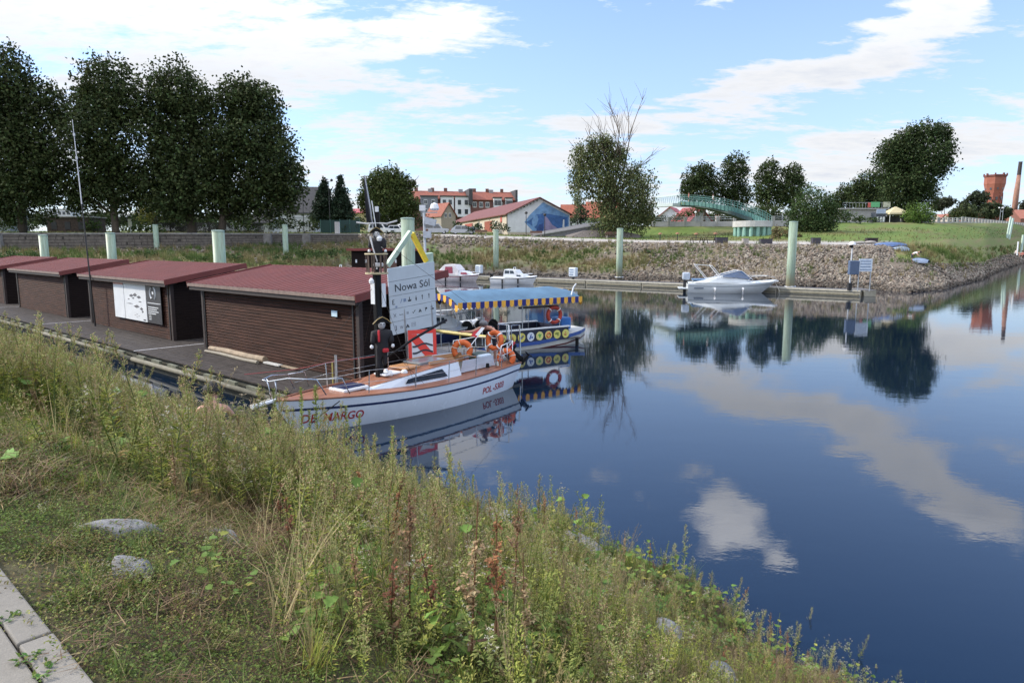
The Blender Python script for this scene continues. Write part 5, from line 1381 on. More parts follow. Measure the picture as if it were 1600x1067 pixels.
MB().box((.0, .03, 1.2), (.10, .06, .22)).build('bone_ornament', WHITE, d2); MB().box((.0, .03, .9), (.16, .1, .5)).build('black_drape', BLACKM, d2)

def buoy(name, label, loc, rx, rz, Rr=.32, horseshoe=False, roll=0.0, m=ORANGE, group='orange lifebuoys on the sailing boat stern'):
    t = thing(name, label, 'lifebuoy', loc, 0, group); t.rotation_euler = (Matrix.Rotation(rz, 4, 'Z') @ Matrix.Rotation(rx, 4, 'X') @ Matrix.Rotation(roll, 4, 'Z')).to_euler()
    if horseshoe: MB().torus((0, 0, 0), Rr, .085, 26, 12, None, R(-38), R(218)).build('foam_ring', m, t, smooth=True)
    else: MB().torus((0, 0, 0), Rr, .075, 28, 12).build('foam_ring', m, t, smooth=True)
    for a in ((20, 110, 160) if horseshoe else (45, 135, 225, 315)):
        M = Matrix.Rotation(R(a), 4, 'Z') @ Matrix.Translation((Rr, 0, 0)) @ Matrix.Rotation(PI / 2, 4, 'X')
        MB().torus((0, 0, 0), .088 if horseshoe else .078, .012 if horseshoe else .022, 12, 6, M).build('band', WHITE if not horseshoe else ROPEW, t, smooth=True)
    return t
def at_px(px, py, Y): return spotY(px, py, Y)
buoy('lifebuoy', 'horseshoe lifebuoy hanging left, in front of the grey pontoon planks', at_px(722, 547, 19.3), R(88), R(5), .225, True)
buoy('lifebuoy', 'round lifebuoy with white bands at the top right of the stern rail', at_px(773, 532, 19.6), R(84), R(-35), .235)
buoy('lifebuoy', 'horseshoe lifebuoy hanging lowest, above the outboard engine', at_px(791, 559, 19.4), R(80), R(-18), .20, True)

def outboard(name, label, loc, rz, tilt, s=1.0, cowl=BLACKM, stripe=None):
    t = thing(name, label, 'outboard engine', loc, rz); t.scale = (s, s, s)
    M = Matrix.Rotation(tilt, 4, 'Y')
    def bx(c, d, nm, m, bv=.03):
        o = MB().box((0, 0, 0), d).build(nm, m, t, bevel=bv); o.matrix_local = M @ Matrix.Translation(c); return o
    bx((.08, 0, .18), (.46, .26, .34), 'cowl', cowl, .07)
    if stripe: bx((.08, 0, .17), (.47, .272, .05), 'cowl_stripe', stripe, .005); bx((.08, 0, .25), (.44, .27, .04), 'cowl_stripe', WHITE, .005)
    bx((.10, 0, -.22), (.14, .09, .5), 'leg', BLACKM); bx((.16, 0, -.50), (.34, .09, .09), 'gear_case', BLACKM); bx((.14, 0, -.42), (.3, .2, .015), 'cavitation_plate', BLACKM, .003)
    bx((-.1, 0, -.05), (.10, .24, .26), 'clamp', BLACKM)
    for k in range(3):
        a = k * 2.094; o = MB().box((0, 0, 0), (.02, .07, .13)).build('propeller_blade', BLACKM, t); o.matrix_local = M @ Matrix.Translation((.35, math.sin(a) * .07, -.50 + math.cos(a) * .07)) @ Matrix.Rotation(-a, 4, 'X')
    return t
outboard('outboard_engine', 'tilted outboard engine with red and white striped cowl on the sailing boat stern', Y_(7.75, -.35, .88), R(53.1) - R(25), R(-48), 1.0, BLACKM, mat('engine_red', (.5, .03, .04), .4))
f_ = thing('boat_flag', 'small red and white flag on a slanted staff at the sailing boat stern', 'flag', at_px(730, 547, 19.2))
d = at_px(757, 512, 19.6) - at_px(730, 547, 19.2)
MB().tube([(0, 0, 0), d], .012, 6).build('staff', CHROME, f_)
MB().add([d, d * .55, d * .45 + Vector((-.12, 0, .12)), d * .78 + Vector((-.20, .02, .03)), d * .95 + Vector((-.1, 0, 0))], [(0, 1, 2, 3, 4)]).build('red_half', REDC, f_)
MB().add([d * 1.0 + Vector((0, -.01, 0)), d * .62 + Vector((0, -.01, 0)), d * .6 + Vector((-.07, -.01, .05)), d * .97 + Vector((-.06, -.01, .04))], [(0, 1, 2, 3)]).build('white_half', WHITE, f_)
# mooring lines
tag(MB().tube([Y_(.1, .1, .86), Y_(.0, .8, .62), AN(-14.3, 8.9, .52)], .012, 5).build('mooring_rope', ROPEW), 'pale mooring rope from the sailing boat bow to the pontoon', 'rope')
pts = [spot(428, 690, .15) + Vector((0, 0, 0)), spotY(455, 645, 14.35)]
tag(MB().tube([Y_(1.2, -.68, .70), Y_(.55, -.62, .38), Y_(-.6, -1.3, -.05)], .012, 5).build('mooring_rope', BLACKM), 'black mooring rope running down across the sailing boat name', 'rope')
for px, lab in ((526, 'tall grey steel post on the pontoon with red ropes tied to it'), ):
    a_ = -14.3; P = spot(px, 600, .5); t = thing('mooring_post', lab, 'post', P)
    MB().cyl((0, 0, 0), (0, 0, .75), .035).build('post_tube', STEEL, t); MB().cyl((-.12, .1, 0), (-.12, .1, .55), .018).build('side_post', mat('yellow_tube', (.45, .38, .12), .5), t)
    MB().tube([(0, 0, .6), (-.9, -.35, .45), (-2.0, -.9, .42)], .010, 4).build('red_rope', mat('red_rope', (.30, .07, .07), .8), t)
    MB().tube([(0, 0, .62), (.5, .2, .62), (1.0, .3, .68)], .010, 4).build('red_rope', mat('red_rope', (.30, .07, .07)), t)
# ============================================================ TOUR BOAT AND CRUISER
def build_tourboat():
    # frame: origin at the near side of the left end, x to the right end, y away from the camera
    t = thing('tour_boat', 'blue tour boat with round side emblems and a blue awning edged with yellow scallops', 'tour boat', (-2.62, 24.1, 0), R(35))
    L, B = 7.25, 2.3
    BLUE = mat('boat_blue', (.02, .06, .24), .35, .15, 3); NV = mat('panel_black_blue', (.010, .012, .035), .45, .3, 3); CREAM = mat('cream_paint', (.50, .50, .46), .5, .1, 3); DRED = mat('dark_red_paint', (.10, .02, .015), .5)
    def ring(x, w, z0, z1): return [(x, B / 2 - w, z1), (x, B / 2 - w * .92, z0), (x, B / 2 + w * .92, z0), (x, B / 2 + w, z1)]
    st = [(-.2, 1.05, -.1, .26), (1, 1.15, -.2, .24), (4.5, 1.15, -.2, .30), (6.0, 1.05, -.12, .42), (6.9, .85, .02, .52), (7.35, .62, .14, .60)]
    MB().loft([ring(*s) for s in st]).build('hull', CREAM, t)
    b = MB()
    for sd in (-1, 1):
        b.loft([[(x, B / 2 + sd * (w + .012), z1 + .01), (x, B / 2 + sd * (w + .012), z1 - .13)] for x, w, z0, z1 in st], close=False, caps=False)
    b.build('blue_strake', BLUE, t)
    b = MB()
    for sd in (-1, 1): b.loft([[(x, B / 2 + sd * (w * .965 + .012), z0 + (z1 - z0) * .42), (x, B / 2 + sd * (w * .95 + .012), z0 + (z1 - z0) * .30)] for x, w, z0, z1 in st], close=False, caps=False)
    b.build('red_strake', DRED, t)
    MB().box((3.4, B / 2, .28), (6.6, 2.1, .03)).build('floor', mat('boat_floor', (.12, .11, .10), .8), t)
    MB().box((4.2, .07, .52), (3.7, .04, .50)).build('side_panel', NV, t); MB().box((4.2, B - .07, .52), (3.7, .04, .50)).build('side_panel', NV, t)
    MB().box((4.2, .07, .80), (3.75, .14, .05)).build('capping', WHITE, t); MB().box((4.2, B - .07, .80), (3.75, .14, .05)).build('capping', WHITE, t)
    MB().box((6.07, B / 2, .52), (.04, 2.1, .5)).build('end_panel', NV, t)
    # round emblems along the near side
    cols = [(.62, .55, .12)] * 3 + [(.60, .66, .72)] + [(.62, .60, .22), (.62, .50, .16), (.60, .57, .15), (.60, .57, .15)]
    inn = [(.45, .25, .05), (.35, .2, .05), (.2, .2, .2), (.03, .08, .3), (.12, .35, .06), (.55, .12, .03), (.2, .25, .05), (.45, .15, .05)]
    for k in range(8):
        x = 2.80 + .44 * k
        e = MB().cyl((x, .045, .50), (x, .03, .50), .175, n=22).build('emblem', mat('emblem_%d' % k, cols[k], .5, .08, 8), t)
        rg = random.Random(k); m = MB()
        if k == 3:
            m.add([(x - .09, .026, .42), (x - .02, .026, .40), (x + .05, .026, .62), (x - .01, .026, .58)], [(0, 1, 2, 3)]); m.box((x + .06, .026, .47), (.07, .004, .07))
        elif k == 5: m.torus((x, .026, .50), .09, .028, 16, 4, Matrix.Rotation(PI / 2, 4, 'X'))
        elif k == 4:
            m.add([(x, .026, .40), (x + .10, .026, .58), (x + .03, .026, .55), (x, .026, .62), (x - .03, .026, .55), (x - .10, .026, .58)], [(0, 1, 2, 3, 4, 5)])
        else:
            for _ in range(4): m.box((x + rg.uniform(-.07, .07), .026, .5 + rg.uniform(-.08, .08)), (rg.uniform(.05, .12), .004, rg.uniform(.03, .08)))
        m.build('emblem_figure', mat('emblem_fig_%d' % k, inn[k], .5), e)
    # seats (dark round backs) and posts
    for k in range(3):
        x = 2.3 + .62 * k
        for yy in (1.9,):
            m = MB(); m.prism([(-.24, 0), (.24, 0), (.26, .35), (.22, .50), (.12, .60), (0, .63), (-.12, .60), (-.22, .50), (-.26, .35)], .08, Matrix.Translation((x, yy, .45)) @ Matrix.Rotation(PI / 2, 4, 'X')); m.build('seat_back', BLACKM, t)
    for k, x in enumerate((.15, 1.9, 3.75, 5.6)):
        for y in (.09, B - .09): MB().cyl((x, y, .3), (x, y, 1.95), .022, n=8).build('post', STEEL, t)
    # awning
    AW = mat('awning_blue', (.085, .17, .26), .6, .2, 2); SC1 = mat('scallop_blue', (.015, .02, .17), .7); SC2 = mat('scallop_yellow', (.75, .40, .05), .7)
    x0, x1 = .75, 6.6; rows = []
    for i in range(9):
        x = x0 + (x1 - x0) * i / 8; dz = .04 * math.cos(i * PI) ; e = -.06 if i in (0, 8) else 0
        rows.append([(x, -.12 + (B + .24) * j / 8, 1.98 + .36 * math.sin(PI * j / 8) ** .8 + (.02 if i % 2 else -.02) * math.sin(PI * j / 8) + e * 1.5) for j in range(9)])
    MB().loft(rows, close=False, caps=False).build('awning', AW, t, smooth=True)
    def scall(p, q, k):
        p, q = Vector(p), Vector(q); d = q - p; pts = [p, q, q - Vector((0, 0, .17)), p + d * .75 - Vector((0, 0, .24)), p + d * .5 - Vector((0, 0, .265)), p + d * .25 - Vector((0, 0, .24)), p - Vector((0, 0, .17))]
        MB().add(pts, [tuple(range(7))]).build('scallop', SC2 if k % 2 == 0 else SC1, t)
    n = 31
    for k in range(n):
        a, b_ = x0 + (x1 - x0) * k / n, x0 + (x1 - x0) * (k + 1) / n
        scall((a, -.125, 1.99), (b_, -.125, 1.99), k); scall((a, B + .125, 1.99), (b_, B + .125, 1.99), k)
    for k in range(12):
        a, b_ = -.12 + (B + .24) * k / 12, -.12 + (B + .24) * (k + 1) / 12
        za = 1.90 + .36 * math.sin(PI * k / 12) ** .8 * .95; scall((x1 + .01, a, za), (x1 + .01, b_, za), k); scall((x0 - .01, a, za), (x0 - .01, b_, za), k)
    for y in (.09, B - .09): MB().tube([(x0, y, 1.93), (x1, y, 1.93)], .016, 6).build('awning_rail', STEEL, t)
    MB().box((4.7, .3, 1.62), (1.9, .12, .07)).build('stowed_pole', mat('dark_bar', (.06, .04, .04), .5), t)
    MB().tube([(.6, .1, 1.8), (1.2, .1, .85)], .012, 5).build('brace', STEEL, t); MB().tube([(1.75, .1, .85), (1.0, .1, 1.8)], .012, 5).build('brace', STEEL, t)
    MB().box((6.5, 1.1, .80), (.55, .7, .50)).build('engine_cover', mat('bright_blue_plastic', (.03, .14, .42), .4, .2), t, bevel=.06)
    MB().box((5.5, 1.9, 1.75), (1.0, .5, .34)).build('red_bundle', mat('dark_red_canvas', (.20, .02, .03), .8), t, bevel=.08)
    for x in (.9, 6.4): MB().cyl((x, -.07, .30), (x, -.07, -.02), .07, n=10).build('fender', BLACKM, t)
    MB().tube([(1.0, -.1, .45), (1.5, -.1, .36), (1.8, -.09, .30)], .05, 8).build('tyre_fender', BLACKM, t)
    MB().tube([(6.2, .1, 2.0), (6.32, .1, 2.35), (6.42, .05, 2.5)], .03, 6).build('horn', WHITE, t)
build_tourboat()
buoy('lifebuoy', 'dark red ring lifebuoy hanging under the blue scalloped awning', at_px(866, 492, 27.2), R(88), R(30), .30, m=mat('red_foam', (.32, .035, .02), .6), group='lifebuoys under the awning')

def build_cruiser():
    t = thing('cabin_cruiser', 'navy hulled cabin boat with white cabin and dark blue bimini behind the signs', 'cabin cruiser', (-1.15, 28.3, 0), R(35) + PI)
    L = 6.2; f = loft_hull(L, 2.3, .95, .75, rake=.7, sternrake=.1, full=.5, stern=.88)
    hull_part(f, 'hull', NAVY, 0, 1, t); transom(f, 'transom', NAVY, t); hull_part(f, 'white_strake', WHITE, 0.0, .07, t, .006, nT=1)
    deck_part(f, 'deck', WHITE, t, camber=.12)
    pr = [[(x, -w, .85), (x + .1, -w * .85, .85 + h), (x + .1, w * .85, .85 + h), (x, w, .85)] for x, w, h in ((1.1, .4, .08), (1.9, .75, .45), (3.3, .88, .62), (4.0, .88, .64))]
    MB().loft(pr).build('cabin', WHITE, t)
    for sd in (-1, 1):
        MB().add([(2.3, sd * .83, 1.05), (3.2, sd * .89, 1.05), (3.15, sd * .83, 1.32), (2.35, sd * .77, 1.27)], [(0, 1, 2, 3)]).build('window', GLASS, t)
    MB().add([(3.9, -.8, 1.45), (3.9, .8, 1.45), (4.35, .75, 1.85), (4.35, -.75, 1.85)], [(0, 1, 2, 3)]).build('windscreen', mat('pale_screen', (.55, .58, .6), .15), t)
    rows = [[(x, -1.15 + 2.3 * j / 6, z + .12 * math.sin(PI * j / 6)) for j in range(7)] for x, z in ((3.1, 2.05), (3.6, 2.2), (4.6, 2.25), (5.6, 2.12), (6.1, 1.95))]
    MB().loft(rows, close=False, caps=False).build('bimini', mat('dark_blue_canvas', (.07, .08, .16), .7, .2), t, smooth=True)
    g = MB()
    for sd in (-1, 1):
        g.tube([(3.2, sd * 1.12, 2.05), (4.4, sd * 1.08, .9)], .016, 5); g.tube([(5.9, sd * 1.12, 2.0), (4.5, sd * 1.08, .9)], .016, 5); g.tube([(4.6, sd * 1.12, 2.22), (4.5, sd * 1.08, .9)], .016, 5)
        g.tube([(.3, sd * .2, 1.45), (1.0, sd * .6, 1.42), (2.4, sd * 1.0, 1.35)], .014, 5)
        for x, y in ((.3, .2), (1.0, .6), (1.8, .85)): g.cyl((x, sd * y, .9), (x, sd * y, 1.43), .01, n=5)
    g.build('rails', CHROME, t)
    MB().tube([(2.6, -.3, 1.6), (3.6, -.3, 1.62)], .18, 10).build('rolled_cover', mat('pale_blue_cloth', (.5, .58, .66), .8), t, smooth=True)
    MB().box((.25, 0, 1.02), (.3, .2, .12)).build('anchor_roller', STEEL, t)
build_cruiser()
t = thing('gangway', 'pale yellow tubular railing and grey landing stage behind the sailing boat', 'gangway', AN(-17.2, 15.6, 0), QA)
MB().box((1.2, 0, .44), (3.4, 1.6, .10)).build('landing_stage', mat('grey_grating', (.16, .165, .17), .7, .3, 6), t)
m = MB()
for k in range(19): m.box((-.4 + k * .175, 0, .50), (.15, 1.58, .03))
m.build('landing_planks', mat('grey_planks', (.15, .15, .16), .7, .3, 5), t, kind='stuff')
MB().tube([(-1.2, .7, 1.0), (1.6, .7, 1.0)], .06, 8).build('yellow_rail', mat('yellow_tube', (.62, .55, .16), .5), t)
for x in (-1.1, .2, 1.5): MB().cyl((x, .7, .4), (x, .7, 1.0), .03, n=8).build('rail_post', mat('yellow_tube', (.62, .55, .16)), t)
for x in (2.2, 2.75):
    MB().tube([(x, .5, .4), (x, .5, 1.5), (x + .35, .5, 1.55), (x + .4, .5, .4)], .022, 6).build('hoop', CHROME, t)
MB().box((1.9, .55, .78), (.7, .03, .36)).build('info_plate', mat('plate_blue_white', (.35, .45, .58), .4), t)

# ============================================================ FAR DOCK AND ITS BOATS
DOCKC = mat('dock_timber', (.24, .225, .175), .8, .25, 3, bump=.3, col2=(.36, .34, .27)); DOCKT = mat('dock_deck', (.11, .105, .105), .8, .3, 3)
dA, dB = spot(1345, 463.5), spot(600, 431)
dd = (dB - dA); DL = dd.length; dang = math.atan2(dd.y, dd.x)
t = thing('floating_dock', 'long pale floating dock lying along the foot of the far bank', 'dock', dA, dang)
n = 9; seg = DL / n
for k in range(n):
    x0 = k * seg
    MB().box((x0 + seg / 2, -.9, .22), (seg - .12, 1.8, .44)).build('float', DOCKC, t)
    MB().box((x0 + seg / 2, -.9, .46), (seg - .06, 1.9, .05)).build('deck', DOCKT, t)
    MB().box((x0 + seg / 2, .04, .445), (seg - .06, .08, .13)).build('fender_beam', mat('dock_beam', (.42, .40, .33), .8, .2, 3), t)
    MB().box((x0 + seg / 2, .02, .12), (seg - .3, .06, .12)).build('lower_beam', mat('dock_dark_timber', (.15, .14, .10), .8, .3), t)  # lower beam in a darker timber colour than the fender beam
e = MB().box((-1.1, -1.7, .24), (.9, 3.2, .46)).build('end_pontoon', DOCKC, t); e.rotation_euler = (0, 0, R(35)); e.location = (.3, .2, 0)
MB().box((0, 0, 0), (.9, 3.2, .04)).build('end_deck', DOCKT, t, loc=(.3 - .0, -1.9, .49), rot=(0, 0, R(35)))
def pedestal(px, py, label):
    p = spot(px, py, .48); q = thing('power_pedestal', label, 'power pedestal', p, dang, 'power pedestals on the far dock')
    MB().box((0, -.3, .12), (.2, .2, .24)).build('foot', DARK, q)
    MB().box((0, -.3, .78), (.95, .45, 1.0)).build('cabinet', mat('pedestal_white', (.52, .58, .64), .5), q, bevel=.1)
    for z in (.55, .8, 1.05): MB().box((.1, -.06 + .0, z), (.5, .03, .07)).build('socket_strip', mat('pedestal_blue', (.12, .2, .35), .5), q)
pedestal(893, 437, 'white power pedestal on the far dock between the small cabin boat and the willow pile')
pedestal(746, 431, 'white power pedestal on the far dock beside the pink striped boat')
def far_sign():
    p = spot(1330, 455, .48); t = thing('dock_sign', 'pale notice board with blue cabinet at the right end of the far dock', 'sign', p, R(-5))
    MB().box((.95, 0, 2.05), (1.0, .06, 1.0)).build('board', mat('notice_white', (.55, .63, .72), .4), t)
    for k in range(4): MB().box((.95, -.04, 1.7 + .22 * k), (.8, .01, .06)).build('text_line', mat('notice_ink', (.15, .22, .35), .5), t)
    for x in (.5, 1.4): MB().cyl((x, .05, 0), (x, .05, 2.5), .04).build('leg', STEEL, t)
    MB().box((.1, .1, 1.85), (.75, .4, 1.1)).build('cabinet', mat('blue_grey_cabinet', (.08, .12, .2), .5), t, bevel=.05)
    l = thing('dock_lamp', 'slender lamp post with white head beside the notice board on the far dock', 'lamp post', spot(1327, 453.5, .48))
    MB().cyl((0, 0, 0), (0, 0, 3.7), .055).build('post', mat('pole_grey', (.5, .53, .56)), l); MB().box((0, 0, .3), (.28, .25, .6)).build('base_box', DARK, l)
    MB().lathe([(.28, 0), (.22, .18), (.05, .26)], (0, 0, 3.65), 12).build('lamp_head', WHITE, l); MB().box((-.08, 0, 3.5), (.22, .2, .2)).build('camera', BLACKM, l)
far_sign()

def cabin_boat(name, label, p, ang, L, hullm, cabm, kind, stripe=None):
    t = thing(name, label, 'motorboat', p, ang)
    f = loft_hull(L, L * .38, .85, .62, rake=.6, sternrake=.05, full=.5, stern=.9)
    hull_part(f, 'hull', hullm, 0, 1, t); transom(f, 'transom', hullm, t); deck_part(f, 'deck', WHITE, t, camber=.1)
    hull_part(f, 'rub_rail', stripe or DARK, .04, .12, t, .01, nT=1)
    w = L * .155
    if kind == 'sedan':
        pr = [[(x, -w * k, .72), (x, -w * k * .85, .72 + h), (x, w * k * .85, .72 + h), (x, w * k, .72)] for x, k, h in ((.16 * L, .6, .05), (.26 * L, .95, .30), (.36 * L, 1, .38), (.43 * L, 1, .80), (.68 * L, 1, .85), (.70 * L, 1, .2))]
        MB().loft(pr).build('cabin', cabm, t)
        for sd in (-1, 1):
            for x0, x1 in ((.45, .55), (.565, .67)): MB().add([(x0 * L, sd * (w * .92 + .015), 1.12), (x1 * L, sd * (w * .92 + .015), 1.12), (x1 * L, sd * (w * .87 + .015), 1.46), ((x0 + (.03 if x0 < .5 else 0)) * L, sd * (w * .87 + .015), 1.44)], [(0, 1, 2, 3)]).build('window', GLASS, t)
            MB().add([(.30 * L, sd * (w * .97 + .01), .85), (.40 * L, sd * (w * .98 + .01), .85), (.40 * L, sd * (w * .9 + .01), 1.02), (.32 * L, sd * (w * .9 + .01), .99)], [(0, 1, 2, 3)]).build('window', GLASS, t)
        MB().add([(.368 * L, -w * .8, 1.12), (.368 * L, w * .8, 1.12), (.42 * L, w * .75, 1.46), (.42 * L, -w * .75, 1.46)], [(0, 1, 2, 3)]).build('windscreen', GLASS, t)
        g = MB(); g.tube([(.5 * L, -.3, 1.55), (.5 * L, -.28, 1.78), (.5 * L, .28, 1.78), (.5 * L, .3, 1.55)], .03, 6); g.build('roof_rack', WHITE, t)
    if kind == 'canvas':
        pr = [[(x, -w * k, .72), (x, -w * k * .85, .72 + h), (x, w * k * .85, .72 + h), (x, w * k, .72)] for x, k, h in ((.14 * L, .6, .05), (.28 * L, .95, .45), (.48 * L, 1.05, .55), (.5 * L, 1.05, .1))]
        MB().loft(pr).build('cabin', cabm, t)
        pr = [[(x, -w * k * 1.1, .75), (x, -w * k, .75 + h), (x, w * k, .75 + h), (x, w * k * 1.1, .75)] for x, k, h in ((.42 * L, 1, .6), (.52 * L, 1, 1.18), (.74 * L, 1, 1.2), (.93 * L, 1, .25))]
        MB().loft(pr).build('canopy', mat('pale_canvas', (.62, .60, .62), .7), t)
        cr = mat('wine_red_screen', (.28, .05, .08), .3)
        for sd in (-1, 1):
            MB().add([(.54 * L, sd * (w * 1.08 + .02), .95), (.74 * L, sd * (w * 1.08 + .02), .95), (.72 * L, sd * (w * 1.03 + .02), 1.7), (.55 * L, sd * (w * 1.03 + .02), 1.7)], [(0, 1, 2, 3)]).build('side_screen', GLASS if stripe is None else cr, t)
            MB().add([(.2 * L, sd * (w * .93 + .02), .85), (.36 * L, sd * (w + .02), .85), (.36 * L, sd * (w * .93 + .02), 1.1), (.24 * L, sd * (w * .88 + .02), 1.08)], [(0, 1, 2, 3)]).build('window', cr, t)
    for s in (.35, .7):
        for sd in (-1, 1):
            q = f(s, .05, sd); MB().cyl(q + Vector((0, sd * .08, .0)), q + Vector((0, sd * .08, -.55)), .075, n=8).build('fender', BLACKM, t)
    for sd in (-1, 1): MB().tube([(.1 * L, sd * .15, 1.12), (.22 * L, sd * .5, 1.12), (.34 * L, sd * w * 1.05, 1.05)], .015, 5).build('bow_rail', CHROME, t)
    outboard('outboard_engine', 'small dark outboard on the stern of the ' + ('pink striped boat' if kind == 'canvas' else 'wheelhouse boat behind the shed roof' if L == 3.9 else 'small white cabin boat'), t.matrix_world @ Vector((0, 0, 0)) if False else (Matrix.Translation(p) @ Matrix.Rotation(ang, 4, 'Z')) @ Vector((L + .15, 0, .75)), ang, R(-20), .8)
    return t
p0 = spot(839, 444.5); p1 = spot(770, 443); cabin_boat('cabin_boat', 'small white cabin boat moored bow right on the far dock', p0, math.atan2(p1.y - p0.y, p1.x - p0.x), (p1 - p0).length, WHITE, WHITE, 'sedan')
p0 = spot(749, 440.5); p1 = spot(684, 439); cabin_boat('cabin_boat', 'white boat with pale canopy and wine red windows left on the far dock', p0, math.atan2(p1.y - p0.y, p1.x - p0.x), (p1 - p0).length, mat('pinkish_gelcoat', (.58, .53, .54), .35), WHITE, 'canvas', mat('wine_stripe', (.2, .04, .06), .4))
p0 = spotY(566, 424, 62); p0.z = .55; cabin_boat('cabin_boat', 'white wheelhouse boat half hidden behind the nearest shed roof', p0, R(178), 3.9, WHITE, WHITE, 'sedan', WHITE)
def tarp_boat():
    p = spotY(408, 424, 60); t = thing('covered_boat', 'low boat under a bright blue tarpaulin behind the nearest shed roof', 'boat', (p.x, p.y, .25), R(0))
    rows = []
    for i in range(11):
        x = i / 10 * 3.9; w = .75 * math.sin(PI * (.12 + .76 * i / 10)) + .1
        rows.append([(x, w * math.cos(PI * j / 8), .55 + (.55 + .08 * math.sin(i * 1.7)) * math.sin(PI * j / 8) ** .7 * math.sin(PI * (.15 + .7 * i / 10))) for j in range(9)])
    MB().loft(rows, close=False, caps=False).build('tarpaulin', mat('blue_tarpaulin', (.03, .16, .42), .5, .3, 3), t, smooth=True)
    f = loft_hull(3.9, 1.5, .6, .5, rake=.4); o = hull_part(f, 'hull', mat('grey_hull', (.3, .3, .3), .5), 0, 1, t)
tarp_boat()

def speedboat():
    p0 = spot(1206, 457); p1 = spot(1062, 455.5); t = thing('speedboat', 'sleek white speedboat with raked windscreen moored before the stony bank', 'speedboat', p0 + Vector((0, -.9, 0)), math.atan2(p1.y - p0.y, p1.x - p0.x))
    L = (p1 - p0).length * .95
    f = loft_hull(L, 2.5, 1.02, .80, rake=1.5, sternrake=.0, full=.45, stern=.92)
    G = mat('pale_gelcoat', (.62, .66, .68), .25, .05, 1.5)
    hull_part(f, 'hull', G, 0, 1, t); transom(f, 'transom', G, t); deck_part(f, 'deck', G, t, camber=.16)
    hull_part(f, 'rub_rail', mat('grey_rail', (.30, .33, .35), .4), .16, .22, t, .015, nT=1)
    pr = [[(x * L, -w, .88), (x * L, -w * .82, .88 + h), (x * L, w * .82, .88 + h), (x * L, w, .88)] for x, w, h in ((.22, .45, .06), (.36, .95, .38), (.45, 1.08, .52), (.62, 1.15, .55), (.80, 1.15, .30), (.93, 1.1, .1))]
    MB().loft(pr).build('superstructure', G, t)
    GB = mat('blue_grey_screen', (.05, .10, .20), .12, .2, spec=.8)
    for sd in (-1, 1):
        MB().add([(.30 * L, sd * .80, 1.20), (.50 * L, sd * 1.10, 1.36), (.44 * L, sd * .85, 1.92), (.40 * L, sd * .75, 1.88)], [(0, 1, 2, 3)]).build('side_screen', GB, t)
        MB().add([(.50 * L, sd * 1.10, 1.36), (.62 * L, sd * 1.13, 1.42), (.60 * L, sd * 1.0, 1.60), (.44 * L, sd * .85, 1.92)], [(0, 1, 2, 3)]).build('side_screen', GB, t)
        MB().tube([(.28 * L, sd * .78, 1.18), (.40 * L, sd * .75, 1.90), (.44 * L, sd * .85, 1.95), (.60 * L, sd * 1.0, 1.62), (.68 * L, sd * 1.1, 1.40)], .03, 6).build('screen_frame', WHITE, t)
        MB().tube([(.02 * L, sd * .1, 1.35), (.12 * L, sd * .55, 1.5), (.30 * L, sd * 1.05, 1.45), (.34 * L, sd * 1.1, 1.1)], .018, 5).build('bow_rail', CHROME, t)
        MB().tube([(.63 * L, sd * 1.0, 1.4), (.74 * L, sd * 1.0, 2.35)], .025, 5).build('bimini_frame', WHITE, t); MB().tube([(.78 * L, sd * 1.0, 1.2), (.92 * L, sd * .95, 2.45)], .025, 5).build('bimini_frame', WHITE, t)
        for s in (.30, .62): q = f(s + .08, .28, sd); MB().tube([q + Vector((0, sd * .1, .0)), q + Vector((0, sd * .12, -.12)), q + Vector((0, sd * .12, -.5)), q + Vector((0, sd * .1, -.62))], [.03, .10, .10, .03], 8).build('fender', WHITE, t, smooth=True)
        MB().box((.88 * L, sd * (f.half(.88) - .0), .45), (.8, .03, .10)).build('lettering_band', mat('grey_lettering', (.15, .18, .22), .5), t)
    MB().add([(.30 * L, -.80, 1.20), (.30 * L, .80, 1.20), (.40 * L, .75, 1.88), (.40 * L, -.75, 1.88)], [(0, 1, 2, 3)]).build('windscreen', GB, t)
    MB().tube([(.74 * L, -1, 2.35), (.74 * L, 1, 2.35)], .025, 5).build('bimini_bow', WHITE, t); MB().tube([(.92 * L, -.95, 2.45), (.92 * L, .95, 2.45), (.76 * L, 1, 2.36)], .025, 5).build('bimini_bow', WHITE, t)
    MB().box((.84 * L, 0, 1.12), (1.6, 1.9, .14)).build('cockpit_cover', mat('blue_grey_cover', (.10, .18, .30), .7), t, bevel=.05)
    MB().box((L + .35, 0, .38), (.8, 1.8, .12)).build('bathing_platform', G, t, bevel=.03)
    MB().box((L + .1, 0, 1.42), (.65, .5, .65)).build('outboard_cowl', mat('pale_blue_grey', (.42, .48, .56), .35), t, bevel=.12); MB().box((L + .2, 0, .6), (.25, .2, 1.2)).build('outboard_leg', DARK, t)
    MB().box((.02, 0, 1.05), (.35, .25, .12)).build('anchor_locker', WHITE, t)
    MB().tube([(.1, 0, .95), (-.25, .3, .2), (-.3, .3, -.3)], .012, 4).build('anchor_line', ROPEW, t)
speedboat()
